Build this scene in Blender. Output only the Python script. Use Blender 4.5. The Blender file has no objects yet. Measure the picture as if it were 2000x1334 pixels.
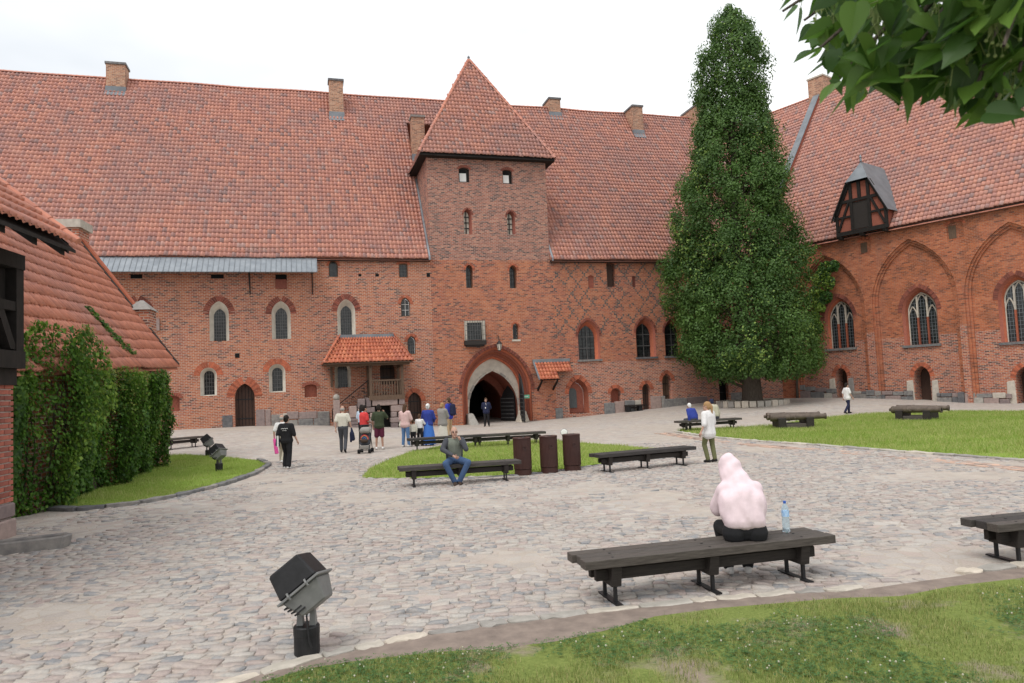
import bpy, bmesh, math, random
import numpy as np
from mathutils import Vector, Matrix
from mathutils.geometry import tessellate_polygon, delaunay_2d_cdt
R = math.radians
rng = np.random.default_rng(7); random.seed(7)
scene = bpy.context.scene
COL = scene.collection

# ---------------------------------------------------------------- camera
FPX, W0, H0, EYE = 1400.0, 2000.0, 1334.0, 2.3
PITCH, ROLL = math.atan(88 / FPX), R(-2.5)
cp, sp, cr, sr = math.cos(PITCH), math.sin(PITCH), math.cos(ROLL), math.sin(ROLL)
cam_right = Vector((cr, -sp * sr, cp * sr)); cam_up = Vector((-sr, -sp * cr, cp * cr)); cam_fwd = Vector((0, cp, sp))
cd = bpy.data.cameras.new('camera'); cam = bpy.data.objects.new('camera', cd); COL.objects.link(cam)
m = Matrix.Identity(4)
for i in range(3):
    m[i][0] = cam_right[i]; m[i][1] = cam_up[i]; m[i][2] = -cam_fwd[i]
m[2][3] = EYE
cam.matrix_world = m
cd.sensor_width = 36.0; cd.lens = FPX / W0 * 36.0; cd.clip_end = 2000; cd.clip_start = .05
cd.dof.use_dof = True; cd.dof.focus_distance = 22.0; cd.dof.aperture_fstop = 8.0
scene.camera = cam

# ---------------------------------------------------------------- overcast daylight
SUN_EL, SUN_AZ = R(58), R(215)          # azimuth clockwise from +Y: light from behind left of the viewer
world = bpy.data.worlds.new('World'); scene.world = world; world.use_nodes = True
wn, wl = world.node_tree.nodes, world.node_tree.links
wn.clear()
sky = wn.new('ShaderNodeTexSky'); sky.sky_type = 'NISHITA'; sky.sun_disc = False
sky.sun_elevation = SUN_EL; sky.sun_rotation = SUN_AZ; sky.dust_density = 4.0; sky.air_density = 1.0
bg1 = wn.new('ShaderNodeBackground'); bg1.inputs[1].default_value = .09
wl.new(sky.outputs[0], bg1.inputs[0])
tc = wn.new('ShaderNodeTexCoord'); mp = wn.new('ShaderNodeMapping'); mp.inputs['Scale'].default_value = (1.0, 1.0, 2.6)
nz = wn.new('ShaderNodeTexNoise'); nz.inputs['Scale'].default_value = 1.1; nz.inputs['Detail'].default_value = 5; nz.inputs['Roughness'].default_value = .5
rp = wn.new('ShaderNodeValToRGB')
rp.color_ramp.elements[0].position = .32; rp.color_ramp.elements[0].color = (.60, .635, .675, 1)
rp.color_ramp.elements[1].position = .62; rp.color_ramp.elements[1].color = (1.06, 1.06, 1.05, 1)
wl.new(tc.outputs['Generated'], mp.inputs[0]); wl.new(mp.outputs[0], nz.inputs[0]); wl.new(nz.outputs[0], rp.inputs[0])
bg2 = wn.new('ShaderNodeBackground'); bg2.inputs[1].default_value = 1.0
wl.new(rp.outputs[0], bg2.inputs[0])
mx = wn.new('ShaderNodeMixShader'); mx.inputs[0].default_value = .93      # cloud cover over the clear sky
wo = wn.new('ShaderNodeOutputWorld')
wl.new(bg1.outputs[0], mx.inputs[1]); wl.new(bg2.outputs[0], mx.inputs[2]); wl.new(mx.outputs[0], wo.inputs[0])
sd = bpy.data.lights.new('sun', 'SUN'); sd.energy = 1.3; sd.angle = R(25); sd.color = (1, .97, .93)
sun = bpy.data.objects.new('sun', sd); COL.objects.link(sun)
sun.rotation_euler = Vector((-math.sin(SUN_AZ) * math.cos(SUN_EL), -math.cos(SUN_AZ) * math.cos(SUN_EL), -math.sin(SUN_EL))).to_track_quat('-Z', 'Y').to_euler()
sun.location = (0, -20, 60)
scene.view_settings.view_transform = 'Standard'; scene.view_settings.look = 'None'
scene.view_settings.exposure = 0.5; scene.view_settings.gamma = 1.0
scene.render.engine = 'CYCLES'
scene.cycles.max_bounces = 6; scene.cycles.diffuse_bounces = 3; scene.cycles.glossy_bounces = 2
scene.cycles.transmission_bounces = 4; scene.cycles.transparent_max_bounces = 6

# ---------------------------------------------------------------- survey helpers: sight lines onto the real planes and ground
def ray(px, py):
    u = (px - W0 / 2) / FPX; v = -(py - H0 / 2) / FPX
    u, v = cr * u - sr * v, sr * u + cr * v
    return Vector((u, cp - sp * v, sp + cp * v))
# measured ground heights (x, y, z, reach): the yard is nearly level, dips at the gate and rises to the corners
GPTS = np.array([(-16.3, 43.5, .72, 7), (-24, 41, .8, 8), (-8, 46, .1, 4), (-1.6, 48.3, -.22, 5), (-1.6, 44, -.15, 5), (4, 50, .0, 4), (9.8, 51.4, .25, 5), (16, 53, .75, 5), (18, 50, .75, 5),
                 (23, 50.2, .55, 6), (29.8, 41.9, -.02, 6), (36, 34, -.1, 8), (-10.5, 36, .15, 6), (-13, 29, .1, 5)])
def gz(x, y):
    x = np.asarray(x, float); y = np.asarray(y, float)
    num = np.zeros(np.broadcast(x, y).shape); den = np.full(num.shape, .35)
    for a, b, z, r in GPTS:
        w = np.exp(-((x - a) ** 2 + (y - b) ** 2) / (r * r)); num = num + w * z; den = den + w
    return num / den
def g(px, py, dz=0.0):
    """point on the ground seen along a sight line"""
    d = ray(px, py); z = 0.0
    for _ in range(30):
        t = (z + dz - EYE) / d.z if d.z < -1e-4 else 60
        t = min(t, 80); z = .5 * z + .5 * float(gz(d.x * t, d.y * t))
    return Vector((d.x * t, d.y * t, z))
class Plane:
    """upright wall plane: s runs along e, d stands out along n (towards the yard)"""
    def __init__(s, O, ang):
        s.O = Vector((O[0], O[1])); s.e = Vector((math.cos(R(ang)), math.sin(R(ang)))); s.n = Vector((s.e.y, -s.e.x))
    def p(s, a, z, d=0.0):
        q = s.O + s.e * a + s.n * d; return Vector((q.x, q.y, z))
    def px(s, x, y, d=0.0):
        r = ray(x, y); o = s.O + s.n * d
        t = o.dot(s.n) / Vector((r.x, r.y)).dot(s.n)
        q = Vector((r.x, r.y)) * t
        return (q - o).dot(s.e), EYE + r.z * t
M = Plane((-1.62, 48.3), 16.0)          # north range, courtyard front
CORNER = M.p(M.px(1530, 770)[0], 0)
WST = Plane((CORNER.x, CORNER.y), -53.0)  # west range front

def inside(P, poly):
    x, y = P[:, 0], P[:, 1]; c = np.zeros(len(P), bool); n = len(poly); j = n - 1
    for i in range(n):
        xi, yi = poly[i]; xj, yj = poly[j]
        c ^= ((yi > y) != (yj > y)) & (x < (xj - xi) * (y - yi) / (yj - yi + 1e-12) + xi); j = i
    return c
# ---------------------------------------------------------------- object helpers
def tag(o, label=None, cat=None, group=None, kind=None):
    if label: o['label'] = label
    if cat: o['category'] = cat
    if group: o['group'] = group
    if kind: o['kind'] = kind
    return o
def thing(name, loc, label, cat, rz=0.0, group=None):
    o = bpy.data.objects.new(name, None); COL.objects.link(o); o.location = loc; o.rotation_euler = (0, 0, rz)
    o.empty_display_size = .2; o['off'] = [float(v) for v in loc]
    return tag(o, label, cat, group)
def rootoff(o):
    while o.parent: o = o.parent
    return Vector(o['off']) if 'off' in o and o.type == 'EMPTY' else Vector((0, 0, 0))
def link(name, me, mat=None, parent=None, world_coords=False):
    o = bpy.data.objects.new(name, me); COL.objects.link(o)
    if mat is not None and not me.materials: me.materials.append(mat)
    if parent is not None:
        o.parent = parent
        if world_coords: me.transform(Matrix.Translation(-rootoff(parent)))
    return o
def mesh_np(name, V, F, uv=None, tint=None, smooth=False):
    """V (n,3); F list of (k,m) index arrays; tint per face"""
    me = bpy.data.meshes.new(name); V = np.asarray(V, np.float32)
    F = [np.asarray(f, np.int32) for f in (F if isinstance(F, list) else [F]) if len(f)]
    me.vertices.add(len(V)); me.vertices.foreach_set('co', V.ravel())
    tot = np.concatenate([np.full(len(f), f.shape[1], np.int32) for f in F]); li = np.concatenate([f.ravel() for f in F])
    me.loops.add(len(li)); me.loops.foreach_set('vertex_index', li)
    me.polygons.add(len(tot)); st = np.zeros(len(tot), np.int32); st[1:] = np.cumsum(tot)[:-1]
    me.polygons.foreach_set('loop_start', st); me.polygons.foreach_set('loop_total', tot)
    if smooth: me.polygons.foreach_set('use_smooth', np.ones(len(tot), bool))
    me.update(calc_edges=True)
    if tint is not None:
        at = me.attributes.new('tint', 'FLOAT', 'FACE'); at.data.foreach_set('value', np.asarray(tint, np.float32))
    if uv is not None:
        ul = me.uv_layers.new(name='UVMap'); ul.data.foreach_set('uv', np.asarray(uv, np.float32)[li].ravel())
    return me
class MB:
    """collects simple solids into one mesh"""
    def __init__(s): s.v = []; s.f = []; s.t = []; s.cur = .5
    def add(s, vs, fs):
        b = len(s.v); s.v += [tuple(v) for v in vs]; s.f += [tuple(i + b for i in f) for f in fs]; s.t += [s.cur] * len(fs); return s
    def box(s, c, size, M3=None, taper=1.0):
        x, y, z = [k / 2 for k in size]; c = Vector(c)
        P = [Vector((sx * x * (taper if sz > 0 else 1), sy * y * (taper if sz > 0 else 1), sz * z)) for sz in (-1, 1) for sy in (-1, 1) for sx in (-1, 1)]
        if M3 is not None: P = [M3 @ q for q in P]
        return s.add([c + q for q in P], [(0, 2, 3, 1), (4, 5, 7, 6), (0, 1, 5, 4), (2, 6, 7, 3), (0, 4, 6, 2), (1, 3, 7, 5)])
    def hexa(s, P):
        return s.add(P, [(0, 3, 2, 1), (4, 5, 6, 7), (0, 1, 5, 4), (1, 2, 6, 5), (2, 3, 7, 6), (3, 0, 4, 7)])
    def prism(s, poly, a, b):
        """poly: list of 3d points, swept from offset a to offset b (vectors)"""
        n = len(poly); a = Vector(a); b = Vector(b); P = [Vector(q) + a for q in poly] + [Vector(q) + b for q in poly]
        return s.add(P, [tuple(range(n))[::-1], tuple(range(n, 2 * n))] + [(i, (i + 1) % n, n + (i + 1) % n, n + i) for i in range(n)])
    def tube(s, pts, r, n=8, cap=True):
        pts = [Vector(p) for p in pts]; k = len(pts); rs = r if hasattr(r, '__len__') else [r] * k; rings = []
        for i, p in enumerate(pts):
            t = (pts[min(i + 1, k - 1)] - pts[max(i - 1, 0)]).normalized()
            a = t.cross(Vector((0, 0, 1)) if abs(t.z) < .95 else Vector((1, 0, 0))).normalized(); b = t.cross(a)
            rings.append([p + (a * math.cos(2 * math.pi * j / n) + b * math.sin(2 * math.pi * j / n)) * rs[i] for j in range(n)])
        fs = [(i * n + j, i * n + (j + 1) % n, (i + 1) * n + (j + 1) % n, (i + 1) * n + j) for i in range(k - 1) for j in range(n)]
        if cap: fs += [tuple(range(n))[::-1], tuple((k - 1) * n + j for j in range(n))]
        return s.add([q for r_ in rings for q in r_], fs)
    def lathe(s, prof, c=(0, 0, 0), n=20, M3=None):
        c = Vector(c); P = []
        for r, z in prof:
            for j in range(n):
                q = Vector((r * math.cos(2 * math.pi * j / n), r * math.sin(2 * math.pi * j / n), z)); P.append(c + (M3 @ q if M3 is not None else q))
        k = len(prof)
        fs = [(i * n + j, i * n + (j + 1) % n, (i + 1) * n + (j + 1) % n, (i + 1) * n + j) for i in range(k - 1) for j in range(n)]
        return s.add(P, fs + [tuple(range(n))[::-1], tuple((k - 1) * n + j for j in range(n))])
    def ball(s, c, r, n=10, k=7, sc=(1, 1, 1), M3=None):
        prof = [(math.sin(math.pi * i / k), -math.cos(math.pi * i / k)) for i in range(k + 1)]; P = []
        for a, z in prof:
            for j in range(n):
                q = Vector((r * sc[0] * max(a, .01) * math.cos(2 * math.pi * j / n), r * sc[1] * max(a, .01) * math.sin(2 * math.pi * j / n), r * sc[2] * z)); P.append(Vector(c) + (M3 @ q if M3 is not None else q))
        fs = [(i * n + j, i * n + (j + 1) % n, (i + 1) * n + (j + 1) % n, (i + 1) * n + j) for i in range(k) for j in range(n)]
        return s.add(P, fs)
    def mesh(s, name, smooth=False, bevel=0.0):
        me = bpy.data.meshes.new(name); me.from_pydata(s.v, [], s.f); me.update()
        if bevel:
            bm = bmesh.new(); bm.from_mesh(me)
            bmesh.ops.remove_doubles(bm, verts=bm.verts, dist=1e-5)
            bmesh.ops.bevel(bm, geom=[e for e in bm.edges if len(e.link_faces) == 2 and e.calc_face_angle(0) > .6], offset=bevel, segments=1, affect='EDGES')
            bmesh.ops.recalc_face_normals(bm, faces=bm.faces); bm.to_mesh(me); bm.free()
        elif len(set(s.t)) > 1:
            at = me.attributes.new('tint', 'FLOAT', 'FACE'); at.data.foreach_set('value', np.array(s.t, np.float32))
        if smooth: me.polygons.foreach_set('use_smooth', np.ones(len(me.polygons), bool))
        return me
    def obj(s, name, mat, parent=None, world_coords=False, smooth=False, bevel=0.0):
        return link(name, s.mesh(name, smooth, bevel), mat, parent, world_coords)
def copy_tree(o, parent=None):
    c = o.copy(); COL.objects.link(c); c.parent = parent
    for ch in list(o.children): copy_tree(ch, c)
    return c

# ---------------------------------------------------------------- materials
MATS = {}
def nodes(name):
    mt = bpy.data.materials.new(name); mt.use_nodes = True; n = mt.node_tree.nodes; l = mt.node_tree.links
    MATS[name] = mt
    return mt, n, l, n['Principled BSDF']
def ramp(n, stops, interp='LINEAR'):
    r = n.new('ShaderNodeValToRGB'); e = r.color_ramp.elements; r.color_ramp.interpolation = interp
    while len(e) < len(stops): e.new(.5)
    for k, (p, c) in enumerate(stops): e[k].position = p; e[k].color = (*c, 1)
    return r
def noise(n, l, scale, detail=4, rough=.55, vec=None, coord='Object', dist=0):
    t = n.new('ShaderNodeTexNoise'); t.inputs['Scale'].default_value = scale; t.inputs['Detail'].default_value = detail
    t.inputs['Roughness'].default_value = rough; t.inputs['Distortion'].default_value = dist
    if vec is None:
        c = n.new('ShaderNodeTexCoord'); vec = c.outputs[coord]
    l.new(vec, t.inputs['Vector']); return t.outputs[0]
def mixc(n, l, a, b, fac, mode='MIX'):
    x = n.new('ShaderNodeMix'); x.data_type = 'RGBA'; x.blend_type = mode; x.clamp_factor = True
    for sock, v in ((x.inputs[0], fac), (x.inputs[6], a), (x.inputs[7], b)):
        if isinstance(v, (int, float)): sock.default_value = v
        elif isinstance(v, tuple): sock.default_value = (*v, 1)
        else: l.new(v, sock)
    return x.outputs[2]
def mth(n, l, op, *vals):
    x = n.new('ShaderNodeMath'); x.operation = op
    for k, v in enumerate(vals):
        if isinstance(v, (int, float)): x.inputs[k].default_value = v
        else: l.new(v, x.inputs[k])
    return x.outputs[0]
def bump(n, l, h, bsdf, strength=.3, dist=.02):
    b = n.new('ShaderNodeBump'); b.inputs['Strength'].default_value = strength; b.inputs['Distance'].default_value = dist
    l.new(h, b.inputs['Height']); l.new(b.outputs[0], bsdf.inputs['Normal'])
def simple(name, c1, c2=None, rough=.8, scale=6.0, bstr=.15, bdist=.01, metal=0.0, tinted=False, stretch=None, spec=.3, trans=0.0):
    """two-tone material broken up by noise; tinted also varies from piece to piece"""
    mt, n, l, b = nodes(name); c2 = c2 or tuple(k * .7 for k in c1)
    vec = None
    if stretch:
        tcn = n.new('ShaderNodeTexCoord'); mpn = n.new('ShaderNodeMapping'); mpn.inputs['Scale'].default_value = stretch
        l.new(tcn.outputs['Object'], mpn.inputs[0]); vec = mpn.outputs[0]
    nv = noise(n, l, scale, 6, .6, vec)
    r = ramp(n, [(.3, c2), (.7, c1)]); l.new(nv, r.inputs[0]); col = r.outputs[0]
    if tinted:
        a = n.new('ShaderNodeAttribute'); a.attribute_name = 'tint'
        oi = n.new('ShaderNodeObjectInfo')
        rr = mth(n, l, 'FRACT', mth(n, l, 'ADD', a.outputs['Fac'], oi.outputs['Random']))
        rv = ramp(n, [(0, (.62, .62, .66)), (.5, (1, 1, 1)), (1, (1.3, 1.22, 1.15))]); l.new(rr, rv.inputs[0])
        col = mixc(n, l, col, rv.outputs[0], 1.0, 'MULTIPLY')
    l.new(col, b.inputs['Base Color']); b.inputs['Roughness'].default_value = rough; b.inputs['Metallic'].default_value = metal
    b.inputs['Specular IOR Level'].default_value = spec
    if bstr: bump(n, l, nv, b, bstr, bdist)
    return mt
def brick_mat(name, stops, mortar, diaper=False, mort_w=.013, patch=None, dark=.0, stain=(.16, .12, .11)):
    """Gothic bond brickwork laid out in metres on the wall's own coordinates; each brick has its own fired colour"""
    mt, n, l, b = nodes(name)
    uvn = n.new('ShaderNodeUVMap'); uvn.uv_map = 'UVMap'; uv = uvn.outputs[0]
    br = n.new('ShaderNodeTexBrick'); l.new(uv, br.inputs['Vector'])
    br.inputs['Color1'].default_value = (0, 0, 0, 1); br.inputs['Color2'].default_value = (1, 1, 1, 1); br.inputs['Mortar'].default_value = (.5, .5, .5, 1)
    br.inputs['Scale'].default_value = 1; br.inputs['Brick Width'].default_value = .27; br.inputs['Row Height'].default_value = .098
    br.inputs['Mortar Size'].default_value = mort_w; br.inputs['Mortar Smooth'].default_value = .2; br.offset = .5; br.squash = 1.0
    cr_ = ramp(n, stops); l.new(br.outputs['Color'], cr_.inputs[0]); col = cr_.outputs[0]
    big = noise(n, l, .35, 5, .6, uv); fine = noise(n, l, 9, 4, .6, uv)
    if patch:     # repaired areas in another brick
        pr = ramp(n, patch); l.new(br.outputs['Color'], pr.inputs[0])
        pf = ramp(n, [(.47, (0, 0, 0)), (.53, (1, 1, 1))]); l.new(big, pf.inputs[0]); col = mixc(n, l, col, pr.outputs[0], pf.outputs[0])
    if diaper:    # lozenges of glazed dark headers
        sx = n.new('ShaderNodeSeparateXYZ'); l.new(uv, sx.inputs[0])
        uq = mth(n, l, 'MULTIPLY', mth(n, l, 'FLOOR', mth(n, l, 'DIVIDE', sx.outputs[0], .135)), .135)
        vq = mth(n, l, 'MULTIPLY', mth(n, l, 'FLOOR', mth(n, l, 'DIVIDE', sx.outputs[1], .098)), .098)
        ln = []
        for sg in (1, -1):
            f = mth(n, l, 'FRACT', mth(n, l, 'ADD', mth(n, l, 'DIVIDE', uq, 1.02), mth(n, l, 'MULTIPLY', vq, sg / 1.32)))
            ln.append(mth(n, l, 'LESS_THAN', mth(n, l, 'ABSOLUTE', mth(n, l, 'SUBTRACT', f, .5)), .062))
        d = mth(n, l, 'MAXIMUM', ln[0], ln[1])
        reg = mth(n, l, 'MULTIPLY', mth(n, l, 'GREATER_THAN', sx.outputs[1], 5.6), mth(n, l, 'GREATER_THAN', sx.outputs[0], 4.7))
        worn = ramp(n, [(.40, (0, 0, 0)), (.46, (1, 1, 1))]); l.new(noise(n, l, .8, 3, .5, uv), worn.inputs[0])
        d = mth(n, l, 'MULTIPLY', mth(n, l, 'MULTIPLY', d, reg), worn.outputs[0])
        col = mixc(n, l, col, (.055, .06, .062), mth(n, l, 'MULTIPLY', d, .9))
    col = mixc(n, l, col, mortar, br.outputs['Fac'])
    sr_ = ramp(n, [(.56, (0, 0, 0)), (.8, (1, 1, 1))]); l.new(noise(n, l, .9, 6, .7, uv), sr_.inputs[0])
    col = mixc(n, l, col, stain, mth(n, l, 'MULTIPLY', sr_.outputs[0], .34 + dark))
    stm = n.new('ShaderNodeMapping'); stm.inputs['Scale'].default_value = (1.6, .13, 1); l.new(uv, stm.inputs[0]); sv = ramp(n, [(.5, (0, 0, 0)), (.78, (1, 1, 1))]); l.new(noise(n, l, 1.0, 5, .65, stm.outputs[0]), sv.inputs[0]); col = mixc(n, l, col, (.20, .135, .115), mth(n, l, 'MULTIPLY', sv.outputs[0], .38))   # rain streaks
    pl_ = ramp(n, [(.62, (0, 0, 0)), (.74, (1, 1, 1))]); l.new(noise(n, l, .55, 6, .7, uv, dist=.6), pl_.inputs[0]); col = mixc(n, l, col, (.50, .37, .30), mth(n, l, 'MULTIPLY', pl_.outputs[0], .22))   # lime bloom
    fr = ramp(n, [(.25, (.8, .8, .8)), (.75, (1.15, 1.15, 1.15))]); l.new(fine, fr.inputs[0])
    col = mixc(n, l, col, fr.outputs[0], 1.0, 'MULTIPLY')
    l.new(col, b.inputs['Base Color']); b.inputs['Roughness'].default_value = .9; b.inputs['Specular IOR Level'].default_value = .15
    hh = mth(n, l, 'ADD', mth(n, l, 'MULTIPLY', br.outputs['Fac'], -1.0), mth(n, l, 'MULTIPLY', fine, .35))
    bump(n, l, hh, b, .6, .015)
    return mt
RED = [(0, (.10, .055, .05)), (.14, (.17, .066, .05)), (.35, (.34, .10, .06)), (.7, (.42, .13, .07)), (1, (.49, .19, .10))]
ORG = [(0, (.18, .07, .045)), (.18, (.36, .11, .055)), (.6, (.43, .135, .065)), (1, (.49, .18, .09))]
PUR = [(0, (.10, .06, .058)), (.22, (.20, .085, .07)), (.5, (.33, .125, .09)), (.8, (.38, .155, .11)), (1, (.46, .22, .15))]
brick_mat('brick_left', RED, (.47, .37, .30), mort_w=.014, patch=ORG)
brick_mat('brick_tower_low', ORG, (.40, .30, .24), mort_w=.010, patch=RED)
brick_mat('brick_tower_high', PUR, (.40, .32, .27), mort_w=.013)
brick_mat('brick_right', ORG, (.40, .28, .22), diaper=True, mort_w=.010, patch=RED)
brick_mat('brick_base', RED, (.47, .37, .31), mort_w=.015)
brick_mat('brick_west', ORG, (.38, .24, .18), mort_w=.009, patch=[(0, (.2, .07, .04)), (1, (.45, .14, .06))], dark=.1)
brick_mat('brick_west_low', RED, (.46, .36, .30), mort_w=.014)
brick_mat('brick_chimney', [(0, (.22, .11, .07)), (.5, (.42, .19, .11)), (1, (.52, .30, .19))], (.46, .38, .31))
simple('voussoir', (.44, .14, .075), (.30, .085, .05), .9, 8, .3, .01, tinted=True)
simple('voussoir_dark', (.26, .085, .06), (.17, .06, .045), .9, 8, .3, .01, tinted=True)
simple('moulded_brick', (.33, .11, .07), (.22, .07, .05), .85, 10, .3, .01)
simple('plaster', (.60, .55, .47), (.44, .40, .34), .9, 3, .15)
simple('near_brick', (.36, .12, .085), (.25, .085, .065), .9, 14, .5, .006, tinted=True)
simple('near_mortar', (.56, .50, .44), (.44, .39, .35), .95, 20, .6, .01)
simple('stone_grey', (.24, .235, .225), (.12, .12, .125), .85, 5, .4, .02, tinted=True)
simple('stone_pink', (.33, .255, .235), (.22, .175, .165), .85, 6, .4, .02, tinted=True)
simple('stone_pale', (.47, .44, .39), (.33, .31, .27), .9, 6, .4, .02, tinted=True)
simple('wood_dark', (.040, .033, .029), (.016, .013, .012), .7, 5, .5, .006, stretch=(1.2, 14, 14))
simple('wood_top', (.095, .085, .077), (.036, .031, .028), .65, 6, .5, .006, stretch=(1.2, 16, 16), tinted=True)
simple('timber_black', (.022, .018, .016), (.009, .008, .007), .75, 4, .4, .01, stretch=(3, 3, 1))
simple('timber_brown', (.155, .100, .066), (.085, .055, .038), .75, 5, .4, .01, stretch=(6, 6, 1))
simple('door_brown', (.075, .040, .028), (.042, .023, .017), .6, 5, .3, .01, stretch=(9, 9, .8))
simple('door_grey', (.11, .12, .12), (.06, .065, .068), .6, 5, .3, .01, stretch=(9, 9, .8))
simple('iron', (.030, .030, .032), (.016, .016, .017), .5, 9, .2, .004, metal=.3)
simple('iron_grey', (.13, .13, .13), (.07, .07, .07), .55, 9, .2, .004)
simple('lead', (.23, .25, .27), (.15, .165, .18), .5, 1.2, .15, .02, metal=.2, stretch=(1, 1, 1))
simple('zinc', (.30, .325, .35), (.20, .22, .245), .42, 2.0, .1, .01, metal=.35)
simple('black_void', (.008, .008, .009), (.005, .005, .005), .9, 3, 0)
simple('bin_brown', (.060, .026, .021), (.045, .020, .017), .42, 3, .05)
simple('bronze', (.15, .118, .095), (.085, .066, .054), .55, 6, .25, .006, metal=.35)
simple('blind_white', (.75, .74, .72), (.66, .65, .63), .8, 2, .05)
simple('soil', (.27, .215, .18), (.17, .135, .115), .95, 5, .7, .03)
simple('sign_green', (.14, .42, .26), (.12, .38, .24), .5, 3, 0)
def leadglass():
    mt, n, l, b = nodes('glass_dark'); nv = noise(n, l, 3.5, 3, .5)
    r = ramp(n, [(.35, (.010, .012, .013)), (.7, (.045, .050, .050))]); l.new(nv, r.inputs[0]); l.new(r.outputs[0], b.inputs['Base Color'])
    b.inputs['Roughness'].default_value = .18; b.inputs['Specular IOR Level'].default_value = .4; bump(n, l, nv, b, .25, .03)
leadglass()
def tile_mat(name, stops, dark=(.27, .175, .17), amount=.55):
    mt, n, l, b = nodes(name)
    a = n.new('ShaderNodeAttribute'); a.attribute_name = 'tint'; oi = n.new('ShaderNodeObjectInfo')
    rr = mth(n, l, 'FRACT', mth(n, l, 'ADD', a.outputs['Fac'], oi.outputs['Random']))
    r = ramp(n, stops); l.new(rr, r.inputs[0]); col = r.outputs[0]
    g_ = n.new('ShaderNodeNewGeometry')
    w = ramp(n, [(.45, (0, 0, 0)), (.72, (1, 1, 1))]); l.new(noise(n, l, .22, 5, .65, g_.outputs['Position'], dist=.5), w.inputs[0])
    f = mth(n, l, 'MULTIPLY', w.outputs[0], amount)
    col = mixc(n, l, col, dark, f)
    fn = noise(n, l, 7, 4, .6, g_.outputs['Position']); fr = ramp(n, [(.25, (.75, .75, .78)), (.75, (1.15, 1.13, 1.1))]); l.new(fn, fr.inputs[0])
    col = mixc(n, l, col, fr.outputs[0], 1.0, 'MULTIPLY')
    l.new(col, b.inputs['Base Color']); b.inputs['Roughness'].default_value = .55; b.inputs['Specular IOR Level'].default_value = .45
TS = [(0, (.27, .165, .15)), (.12, (.40, .185, .15)), (.5, (.47, .205, .15)), (.88, (.53, .24, .17)), (1, (.40, .25, .22))]
tile_mat('roof_tile', TS); tile_mat('roof_tile_bright', [(0, (.36, .095, .05)), (.5, (.49, .14, .07)), (1, (.54, .18, .09))], amount=.25)
tile_mat('roof_tile_low', [(0, (.42, .16, .105)), (.5, (.50, .185, .115)), (1, (.54, .22, .145))], amount=.5)
def leaf_mat(name, c1, c2, c3, tr=.35, rough=.5):
    mt, n, l, b = nodes(name)
    a = n.new('ShaderNodeAttribute'); a.attribute_name = 'tint'; oi = n.new('ShaderNodeObjectInfo')
    rr = mth(n, l, 'FRACT', mth(n, l, 'ADD', a.outputs['Fac'], oi.outputs['Random']))
    r = ramp(n, [(0, c1), (.55, c2), (1, c3)]); l.new(rr, r.inputs[0])
    l.new(r.outputs[0], b.inputs['Base Color']); b.inputs['Roughness'].default_value = rough; b.inputs['Specular IOR Level'].default_value = .35
    t = n.new('ShaderNodeBsdfTranslucent'); l.new(mixc(n, l, r.outputs[0], (.75, 1.0, .25), .35, 'MULTIPLY'), t.inputs[0])
    x = n.new('ShaderNodeMixShader'); x.inputs[0].default_value = tr
    l.new(b.outputs[0], x.inputs[1]); l.new(t.outputs[0], x.inputs[2]); l.new(x.outputs[0], n['Material Output'].inputs[0])
leaf_mat('oak_leaf', (.045, .10, .025), (.12, .22, .05), (.27, .39, .09), .42)
leaf_mat('creeper_leaf', (.024, .07, .014), (.085, .19, .022), (.27, .39, .06))
leaf_mat('creeper_tip', (.10, .16, .03), (.20, .26, .05), (.27, .20, .05))
leaf_mat('lime_leaf', (.035, .08, .02), (.07, .15, .03), (.15, .26, .05), .5, .4)
leaf_mat('lime_bract', (.22, .30, .10), (.30, .37, .14), (.36, .42, .18), .5)
leaf_mat('grass', (.16, .205, .06), (.26, .30, .09), (.48, .43, .20), .35)
leaf_mat('grass_far', (.22, .31, .06), (.32, .42, .09), (.52, .49, .22), .35)
leaf_mat('clover', (.045, .115, .028), (.075, .17, .042), (.12, .22, .06), .3)
simple('clover_flower', (.55, .53, .42), (.36, .34, .24), .8, 40, 0)
simple('bark', (.12, .095, .075), (.055, .045, .037), .95, 6, .8, .05, stretch=(4, 4, .7))
# ================================================================ building helpers
def arch(x0, x1, zb, zt, kind='point', rise=None, n=9):
    """outline of an opening: bottom left, bottom right, then over the head from right to left"""
    w = (x1 - x0) / 2; xm = (x0 + x1) / 2
    if kind == 'rect': return [(x0, zb), (x1, zb), (x1, zt), (x0, zt)]
    h = rise if rise else {'point': 1.45 * w, 'round': w, 'seg': .42 * w}[kind]
    h = min(h, (zt - zb) * .8); zs = zt - h; P = []
    if kind == 'point' and h > w:
        r = (w * w + h * h) / (2 * w); a1 = math.asin(min(1, h / r))
        for k in range(n + 1): a = a1 * k / n; P.append((x1 - r + r * math.cos(a), zs + r * math.sin(a)))
        P += [(2 * xm - x, z) for x, z in P[-2::-1]]
    else:
        for k in range(2 * n + 1): a = math.pi * k / (2 * n); P.append((xm + w * math.cos(a), zs + h * math.sin(a)))
    return [(x0, zb), (x1, zb)] + P
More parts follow.
